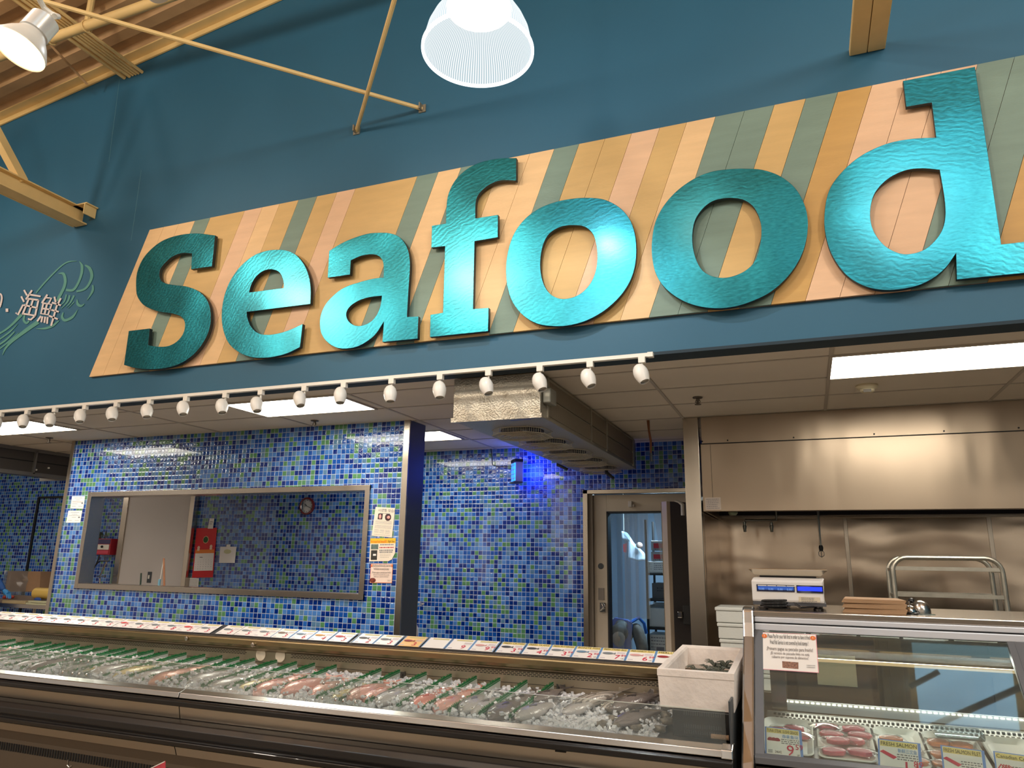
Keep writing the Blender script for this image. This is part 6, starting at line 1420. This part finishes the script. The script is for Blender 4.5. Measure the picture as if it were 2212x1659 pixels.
for k, (x, y) in enumerate(((.27, 3.72), (.32, 3.62), (.335, 3.5))): pack(x, y, TZ+.012, 15-12*k, .10, .055, SALM, ['rear', 'middle', 'front'][k]+' orange salmon piece behind the fresh salmon card', 'salmon piece', 'salmon pieces in trays')
for k, (x, y) in enumerate(((.45, 3.73), (.53, 3.72), (.44, 3.60), (.43, 3.50))): pack(x, y, TZ+.012, 10*k, .09, .06, SALM, ['rear left', 'rear right', 'middle', 'front'][k]+' salmon fillet in the covered tray behind the second salmon card', 'salmon piece', 'salmon pieces in trays')
x0, x1, y0, y1 = .44, .62, 3.70, 3.80
m = MB(); m.box(x0, x1, y0, y1, TZ+.085, TZ+.12); tag(m.build('clear_lid_box', clear_mat('clear_tub', (232, 240, 245), .15, .05), bevel=.008), 'clear plastic tub lying on the salmon trays in the deli case', 'tub')
pack(.70, 3.62, TZ+.012, 20, .1, .05, mat('crab_red', (214, 74, 66), .35), 'red crab leg pack behind the Canadian crab card', 'crab pack', 'crab packs')
def dcard(cn, title, cjk, dollars, cents, pic, label):
    """cn: pixel corners TL TR BR BL, standing just behind the glass."""
    Y = 3.47; P = [sl(u, v, -.03) for u, v in cn]
    t = thing('price_card', P[3], label, 'price card', 'blue edged price cards in the deli case'); xd = (P[1]-P[0]).normalized(); up = (P[0]-P[3]).normalized(); n_ = xd.cross(up).normalized()
    B = lambda s, r, l=.0: P[0].lerp(P[1], s).lerp(P[3].lerp(P[2], s), r)+n_*l
    m = MB(); m.prism(P, -n_*.002); m.build('card', mat('card_blue', (104, 146, 214), .5), t)
    w = (P[1]-P[0]).length; h = (P[3]-P[0]).length
    def R4(s0, s1, r0, r1, l, mm, nm_): m = MB(); m.prism([B(s0, r0, l), B(s1, r0, l), B(s1, r1, l), B(s0, r1, l)], n_*.0003); return m.build(nm_, mm, t)
    R4(.04, .93, .03, .95, .0005, WHITEP, 'white_field'); R4(.05, .92, .04, .20, .001, CY_, 'title_band')
    text(title, h*.15, B(.06, .18, .002), xd, up, BLACKP, t, 'title_text', width=w*.84)
    if cjk: text(cjk, h*.13, B(.46, .34, .002), xd, up, BLUEP, t, 'chinese_text', width=w*.44)
    m = MB(); rr = random.Random(len(title))
    for k in range(3):
        s = .44
        while s < .9: e = min(s+rr.uniform(.03, .09), .92); r = .38+.065*k; m.prism([B(s, r, .001), B(e, r, .001), B(e, r+.03, .001), B(s, r+.03, .001)], n_*.0003); s = e+.02
    m.build('small_print', GREYP, t)
    c_ = B(.24, .45, .002)
    if pic == 'tuna':
        m = MB()
        for dx in (-.03, 0, .03): m.ball(c_+xd*dx*w*3.2, .010, 10, 8, (1.2, .15, 1)); 
    elif pic == 'salmon': m = MB(); m.prism([c_-xd*.03+up*.012, c_-xd*.018+up*.02, c_+xd*.03-up*.004, c_+xd*.018-up*.014], n_*.0005)
    else: m = MB(); [m.tube([c_+xd*(.012*k-.024)-up*.012, c_+xd*(.008*k-.01)+up*.012, c_+xd*(.01*k)+up*.0], .0022, 5) for k in range(4)]
    m.build('food_picture', mat('picture_deep_red', (160, 36, 56), .5) if pic == 'tuna' else REDP, t)
    text(dollars, h*.50, B(.60-.04*len(dollars), .92, .002), xd, up, REDP, t, 'price_numeral'); text(cents, h*.24, B(.80, .70, .002), xd, up, REDP, t, 'price_numeral'); text('LB', h*.07, B(.84, .91, .002), xd, up, BLACKP, t, 'unit_text')
    text('24642', h*.12, B(.26, .88, .002), xd, up, BLACKP, t, 'item_code', width=w*.18)
    m = MB()
    for k in range(3): m.prism([B(.08, .78+.04*k, .001), B(.2, .78+.04*k, .001), B(.2, .80+.04*k, .001), B(.08, .80+.04*k, .001)], n_*.0003)
    m.build('shop_stamp', GREYP, t); return t
dcard([(1652, 1569), (1731, 1578), (1736, 1641), (1653, 1632)], 'TUNA STEAK SUSHI GRADE', '吞拿鱼块', '9', '59', 'tuna', 'blue-edged price card reading Tuna Steak Sushi Grade 9.59')
dcard([(1896, 1595), (1988, 1606), (1995, 1685), (1898, 1672)], 'FRESH SALMON', '新鲜三文鱼', '11', '89', 'salmon', 'blue-edged price card reading Fresh Salmon 11.89')
dcard([(2031, 1609), (2126, 1622), (2136, 1700), (2040, 1690)], 'FRESH SALMON FILET', None, '', '', 'salmon', 'blue-edged salmon card washed out by the window reflection')
dcard([(2145, 1622), (2232, 1634), (2242, 1712), (2156, 1700)], 'Canadian Crab', None, '', '', 'crab', 'blue-edged price card reading Canadian Crab at the right edge')

# ---------------------------------------------------------------- things standing on the case
sx0, sx1, y0, y1 = -.275, .070, 3.95, 4.25; zb = 1.410
t = thing('weighing_scale', (-.1, 4.1, 1.383), 'white counter weighing scale with glowing blue display on the deli case', 'scale')
SW = mat('scale_white', (226, 222, 218), .35)
m = MB(); m.prism([(sx0+.012, y0+.03, 1.535), (sx0, y0-.0, 1.52), (sx0, y0, 1.43), (sx0+.004, y0+.005, zb+.008), (sx0+.004, y1, zb+.008), (sx0+.012, y1, 1.535)], (sx1-sx0-.014, 0, 0)); m.build('body', SW, t, bevel=.006)
m = MB(); m.box(sx0+.004, sx1-.004, y0+.004, y1, zb-.006, zb+.008); m.build('lower_rim', mat('scale_dark_grey', (72, 72, 76), .5), t)
yf = y0-.001
A = lambda u, v: PY(u, v, yf)
a, b_ = A(1634, 1262), A(1717, 1279); m = MB(); m.box(a.x, b_.x, yf-.003, yf, b_.z, a.z); m.build('display_window', mat('display_navy', (18, 28, 64), .2, coat=.5), t)
m = MB(); m.box(a.x+.006, b_.x-.004, yf-.0042, yf-.003, b_.z+.008, a.z-.008); m.build('display_blue', mat('display_dim_blue', (44, 84, 170), .3, emit=.35), t)
a2, b2 = A(1720, 1264), A(1779, 1282); m = MB(); m.box(a2.x, b2.x, yf-.003, yf, b2.z, a2.z); m.build('display_window', mat('display_navy'), t)
m = MB(); m.box(a2.x+.005, b2.x-.005, yf-.0042, yf-.003, b2.z+.010, a2.z-.007); m.build('glowing_screen', mat('screen_blue', (20, 40, 255), .3, emit=2.2), t)
for k in range(4):
    text('0.00', .014, (a.x+.012+.043*k, yf-.0045, a.z-.026), (1, 0, 0), (0, 0, 1), mat('segment_pale', (120, 160, 220), .4, emit=.4), t, 'segment_digits')
for k in range(4): m = MB(); m.box(a.x+.006+.045*k, a.x+.048+.045*k, yf-.0035, yf-.003, a.z-.007, a.z-.003); m.build('legend_strip', WHITE, t)
q, q2 = A(1725, 1289), A(1772, 1301); m = MB(); m.box(q.x, q2.x, yf-.0012, yf+.001, q2.z, q.z); o = m.build('type_plate', mat('type_plate', (206, 194, 170), .5), t); lines(o, q.x+.012, q2.x-.01, q.z-.004, yf-.001, 4, .007, .0025, GREYP, 4)
TR_ = brushed('tray_steel', (196, 186, 168), .25, 'x', .03)
z0, z1 = 1.545, 1.575
m = MB(); o0 = rect2 = None
R0 = [m.b.verts.new(p) for p in ((sx0+.02, y0+.03, z0), (sx1-.02, y0+.03, z0), (sx1-.02, y1-.02, z0), (sx0+.02, y1-.02, z0))]
R1 = [m.b.verts.new(p) for p in ((sx0-.008, y0-.005, z1), (sx1+.014, y0-.005, z1), (sx1+.014, y1+.01, z1), (sx0-.008, y1+.01, z1))]
for i in range(4): m.face([R0[i], R0[(i+1) % 4], R1[(i+1) % 4], R1[i]])
m.face(R0); o = m.build('weighing_tray', TR_, t); md = o.modifiers.new('s', 'SOLIDIFY'); md.thickness = .002
m = MB(); m.box(sx0+.04, sx1-.04, y0+.05, y1-.04, 1.535, z0-.001); m.build('tray_support', mat('scale_dark_grey'), t)
for xx, yy in ((sx0+.05, y0+.03), (sx1-.04, y0+.03), (sx0+.05, y1-.03), (sx1-.04, y1-.03)):
    m = MB(); m.lathe([(.022, .001), (.024, .010), (.012, .014), (.014, .026)], (xx, yy, 1.382), n=16); m.build('foot', BLACK, t, True)
m = MB(); rr = random.Random(5); pts = [(sx0+.03, y0-.0, 1.392)]+[(-.17+.07*cos(a), y0+.02+.03*sin(a), 1.390+.0015*k) for k, a in enumerate([j*.7 for j in range(28)])]+[(-.05, y0-.01, 1.397), (.01, y0+.0, 1.402)]
m.tube(pts, .005, 6); m.build('coiled_cord', BLACK, t, True)
# kraft paper stack
k0, k1 = .14, .405; z = 1.383; t = None
for i in range(11):
    a = .004*((i*5) % 4-1.5); tt = .0058
    m = MB(); m.prism([(k0+a, 3.93+a, z), (k1+a*.6, 3.915, z), (k1+a*.5-.012, 4.16, z), (k0+.02+a, 4.19, z)], (0, 0, tt-.0006))
    tag(m.build('kraft_bag', mat('kraft_paper', (168, 134, 100), .75, vary=.08, vscale=10)), ('topmost' if i == 10 else 'lowest' if i == 0 else ordw(11-i)+' from the top')+' flat brown kraft paper bag in the stack on the deli case', 'paper bag', 'stack of kraft paper bags'); z += tt
# call bell and steel scoop cup
q = PY(1966, 1322, 4.0); t = thing('call_bell', (q.x, 4.0, 1.383), 'small chrome call bell beside the kraft paper bags', 'bell')
m = MB(); m.lathe([(.034, 0), (.036, .006), (.030, .010)], (q.x, 4.0, 1.383), n=28); m.build('base', BLACK, t, True)
m = MB(); m.lathe([(.031, .010), (.030, .018), (.022, .032), (.010, .039), (.001, .040)], (q.x, 4.0, 1.383), n=28); m.build('dome', POLISH, t, True)
m = MB(); m.lathe([(.003, .040), (.003, .050), (.006, .053), (.003, .057)], (q.x, 4.0, 1.383), n=12); m.build('plunger', POLISH, t, True)
q = PY(1984, 1318, 4.06); t = thing('steel_cup', (q.x, 4.06, 1.383), 'brushed steel dome cup with dark ball behind the call bell', 'cup')
m = MB(); m.lathe([(.042, 0), (.043, .012), (.038, .035), (.026, .052), (.008, .060), (.001, .0605)], (q.x+.01, 4.06, 1.384), n=30); m.build('cup', brushed('cup_steel', (190, 184, 176), .25, 'z', .02), t, True)
MB().ball((q.x-.02, 4.11, 1.383+.055), .014, 12, 8).build('knob', BLACK, t, True)
m = MB(); m.box(q.x-.03, q.x+.06, 3.99, 4.03, 1.3825, 1.386); tag(m.build('glass_plate', clear_mat('green_glass', (190, 220, 205), .2, .05)), 'small greenish glass plate in front of the steel cup', 'plate')

# ================================================================ SKYLIGHT OVER THE STORE
SKY = mat('skylight_sky', (168, 216, 250), .5, emit=2.2)
t = thing('window_2', (1.5, 2.3, 7.0), 'x', 'x'); del t['label'], t['category']; t['kind'] = 'structure'
m = MB(); m.box(1.02, 1.96, 2.0, 2.62, 7.19, 7.2); m.build('pane', SKY, t)
m = MB()
for a in ((.96, 1.02, 1.94, 2.68), (1.96, 2.02, 1.94, 2.68), (.96, 2.02, 2.62, 2.68), (.96, 2.02, 1.94, 2.0)): m.box(*a, 7.15, 7.24)
m.build('curb', TAN, t)
m = MB(); m.tube([(1.0, 1.95, 7.05), (2.02, 2.50, 7.05)], .035, 8); m.tube([(1.25, 2.58, 7.10), (.95, 2.40, 7.10)], .03, 8); m.tube([(.9, 2.02, 7.0), (2.1, 2.02, 7.0)], .03, 8); m.build('bars', BLACKM, t)
m = MB(); m.box(1.02, 1.96, 2.70, 2.86, 7.19, 7.2); m.build('second_pane', mat('skylight_dim', (150, 196, 214), .5, emit=.7), t)

n_ = 3
for x0, x1, y0, y1, e in ((-8.4, -6.5, -3.7, -1.3, 1), (-4.1, -2.5, -4.4, -2.4, 1), (.9, 3.4, -5.6, -1.4, 1)):  # three more skylights, out of view, added as bright reflections for the sign letters
    z = roof_z(x0)-.12
    t = thing('window_%d' % n_, ((x0+x1)/2, (y0+y1)/2, z), 'x', 'x'); del t['label'], t['category']; t['kind'] = 'structure'; n_ += 1
    m = MB(); m.box(x0, x1, y0, y1, z-.01, z); m.build('pane', mat('added_skylight_glow', (176, 214, 240), .5, emit=2.4), t)
    m = MB()
    for a in ((x0-.06, x0, y0-.06, y1+.06), (x1, x1+.06, y0-.06, y1+.06), (x0, x1, y1, y1+.06), (x0, x1, y0-.06, y0), (x0, x1, (y0+y1)/2-.04, (y0+y1)/2+.04)): m.box(*a, z-.06, z+.03)
    m.build('curb', TAN, t)
# ================================================================ PEOPLE
def person(nm, joints, edges, mats_, label, cloth=None):
    """joints: name -> (pos, radius); one continuous skinned body."""
    names = list(joints); me = bpy.data.meshes.new(nm+'_body'); org = Vector(joints['pelvis'][0])
    r = thing(nm, (org.x, org.y, 0), label, 'person'); ro = ORG[r.name]
    names.remove('pelvis'); names = ['pelvis']+names
    me.from_pydata([Vector(joints[n][0])-ro for n in names], [(names.index(a), names.index(b_)) for a, b_ in edges], [])
    o = bpy.data.objects.new('body', me); COL.objects.link(o); o.parent = r; ORG[o.name] = ro
    sk = o.modifiers.new('skin', 'SKIN'); sk.use_smooth_shade = True; sk.branch_smoothing = .6
    for v, n in zip(me.skin_vertices[0].data, names):
        rad = joints[n][1]; v.radius = rad if isinstance(rad, tuple) else (rad, rad)
    me.skin_vertices[0].data[0].use_root = True
    sb = o.modifiers.new('sub', 'SUBSURF'); sb.levels = 1; sb.render_levels = 2
    me.materials.append(mats_); return r
BLUEC = mat('blue_work_coat', (36, 84, 150), .6, vary=.1, vscale=8); GLV = mat('blue_glove', (60, 140, 200), .35); SKIN = mat('skin', (206, 160, 132), .5); GREYC = mat('grey_sleeve', (112, 110, 104), .7, vary=.2, vscale=20, bump=.6, bscale=14)
# worker at the packing table, mostly outside the left edge
hx = PY(-32, 1210, 6.9); x, y = hx.x, 6.80
J = {'pelvis': ((x-.10, y+.05, .95), (.16, .12)), 'spine': ((x-.07, y, 1.15), (.15, .11)), 'chest': ((x-.03, y-.03, 1.36), (.17, .12)), 'neck': ((x, y-.03, 1.50), .055), 'head0': ((x+.02, y-.04, 1.58), (.075, .085)), 'head': ((x+.03, y-.05, 1.69), (.08, .095)),
     'sl': ((x+.05, y-.18, 1.42), .065), 'el': ((x+.10, y-.16, 1.20), .05), 'wl': ((x+.20, y+.08, 1.08), .034), 'sr': ((x-.04, y+.16, 1.42), .065), 'er': ((x+.04, y+.30, 1.2), .05), 'wr': ((x+.20, y+.30, 1.08), .034),
     'hl': ((x-.10, y-.06, .88), .10), 'kl': ((x-.08, y-.08, .48), .075), 'al': ((x-.10, y-.08, .09), .05), 'tl': ((x+.06, y-.09, .05), .035), 'hr': ((x-.10, y+.14, .88), .10), 'kr': ((x-.12, y+.16, .48), .075), 'ar': ((x-.16, y+.16, .09), .05), 'tr': ((x+.0, y+.17, .05), .035)}
E_ = [('pelvis', 'spine'), ('spine', 'chest'), ('chest', 'neck'), ('neck', 'head0'), ('head0', 'head'), ('chest', 'sl'), ('sl', 'el'), ('el', 'wl'), ('chest', 'sr'), ('sr', 'er'), ('er', 'wr'), ('pelvis', 'hl'), ('hl', 'kl'), ('kl', 'al'), ('al', 'tl'), ('pelvis', 'hr'), ('hr', 'kr'), ('kr', 'ar'), ('ar', 'tr')]
p = person('person', J, E_, BLUEC, 'person in blue coat and maroon cap leaning over the packing table at the left edge')
def hand(par, w, d, mm, sc=1., side=1):
    """palm, four fingers and a thumb as separate skinned chains"""
    d = Vector(d).normalized(); up = Vector((0, 0, 1)); s = d.cross(up).normalized()*side; u2 = s.cross(d).normalized()*side; w = Vector(w)
    m = MB(); m.tube([w, w+d*.04*sc, w+d*.085*sc], [.026*sc, .036*sc, .030*sc], 10)
    for k in range(4):
        b0 = w+d*.08*sc+s*(.027-.018*k)*sc; L_ = (.066, .075, .070, .055)[k]*sc; m.tube([b0, b0+d*L_*.45-u2*.004, b0+d*L_*.8-u2*.018*sc, b0+d*L_-u2*.032*sc], [.0095*sc, .009*sc, .008*sc, .006*sc], 7)
    b0 = w+d*.02*sc+s*.03*sc; m.tube([b0, b0+d*.03*sc+s*.022*sc, b0+d*.06*sc+s*.026*sc-u2*.015*sc], [.012*sc, .010*sc, .007*sc], 7)
    return m.build('hand', mm, par, True)
hand(p, J['wl'][0], (.6, .5, -.5), GLV); hand(p, J['wr'][0], (.8, .1, -.5), GLV, side=-1)
hc = Vector(J['head'][0])
m = MB(); m.lathe([(.098, -.02), (.104, .02), (.092, .07), (.05, .10), (.001, .108)], hc+Vector((0, 0, .02)), n=24); m.build('cap', mat('maroon_cap', (52, 16, 24), .7), p, True)
m = MB(); m.ball(hc+Vector((.035, -.01, -.045)), .085, 16, 12, (.8, .85, 1.1)); f_ = m.build('face', SKIN, p, 'all')
m = MB(); m.ball(hc+Vector((.085, -.01, -.10)), .05, 12, 10, (.6, 1, .8)); m.build('white_mask', WHITE, p, True)
for s in (-1, 1): m = MB(); m.ball(hc+Vector((.098, s*.03-.01, -.03)), .009, 8, 6); m.build('eye', EYEB, p, True); m = MB(); m.ball(hc+Vector((.03, s*.078-.01, -.05)), .02, 8, 6, (.7, .4, 1.2)); m.build('ear', SKIN, p, True)
# worker crouching inside the cooler, seen through and below the strips
q = PY(1384, 1345, 8.62); x, y, z = q.x, 8.66, q.z
J = {'pelvis': ((x-.38, y+.16, .50), (.17, .15)), 'spine': ((x-.32, y+.08, .72), (.17, .14)), 'chest': ((x-.20, y+.02, .92), (.18, .15)), 'neck': ((x-.19, y-.16, .90), .06), 'head0': ((x-.19, y-.24, .86), (.075, .085)), 'head': ((x-.19, y-.33, .80), (.08, .09)),
     'sr': ((x-.05, y-.06, z-.04), .085), 'er': ((x+.04, y-.12, z-.28), .072), 'wr': ((x-.06, y-.20, z-.50), .045), 'sl': ((x-.36, y+.05, .95), .08), 'el': ((x-.46, y-.10, .74), .06), 'wl': ((x-.34, y-.22, .58), .04),
     'hr': ((x-.30, y+.04, .46), .11), 'kr': ((x-.12, y-.22, .50), .085), 'ar': ((x-.20, y-.05, .10), .05), 'tr': ((x-.14, y-.2, .05), .035), 'hl': ((x-.48, y+.06, .46), .11), 'kl': ((x-.46, y-.26, .46), .085), 'al': ((x-.46, y-.04, .10), .05), 'tl': ((x-.44, y-.2, .05), .035)}
E2 = [('pelvis', 'spine'), ('spine', 'chest'), ('chest', 'neck'), ('neck', 'head0'), ('head0', 'head'), ('chest', 'sl'), ('sl', 'el'), ('el', 'wl'), ('chest', 'sr'), ('sr', 'er'), ('er', 'wr'), ('pelvis', 'hl'), ('hl', 'kl'), ('kl', 'al'), ('al', 'tl'), ('pelvis', 'hr'), ('hr', 'kr'), ('kr', 'ar'), ('ar', 'tr')]
p = person('person', J, E2, GREYC, 'person with grey sleeves and blue apron bending down inside the cooler')
m = MB(); m.prism([(x-.42, y-.13, .50), (x-.08, y-.20, .52), (x-.09, y-.17, .74), (x-.07, y-.15, z-.02), (x-.12, y-.12, z+.03), (x-.28, y-.12, .98), (x-.40, y-.13, .86)], (0, .03, 0)); m.build('blue_apron', mat('bright_blue_apron', (20, 96, 190), .5), p, bevel=.01)
m = MB(); m.tube([(x-.10, y-.14, z+.0), (x-.02, y-.06, z+.055), (x+.03, y+.0, z-.01), (x+.05, y+.02, z-.12)], .018, 6); m.build('apron_strap', mat('bright_blue_apron'), p, True)
hand(p, J['wr'][0], (-.2, -.3, -.9), GLV); hand(p, J['wl'][0], (.3, -.3, -.8), GLV, side=-1)
hc = Vector(J['head'][0]); m = MB(); m.ball(hc+Vector((0, .02, .03)), .105, 16, 12, (1, 1, .9)); m.build('hair', mat('black_hair', (24, 20, 18), .6), p, True)
m = MB(); m.ball(hc+Vector((.01, -.04, -.02)), .082, 16, 12, (.9, .8, 1.1)); m.build('face', SKIN, p, 'all')
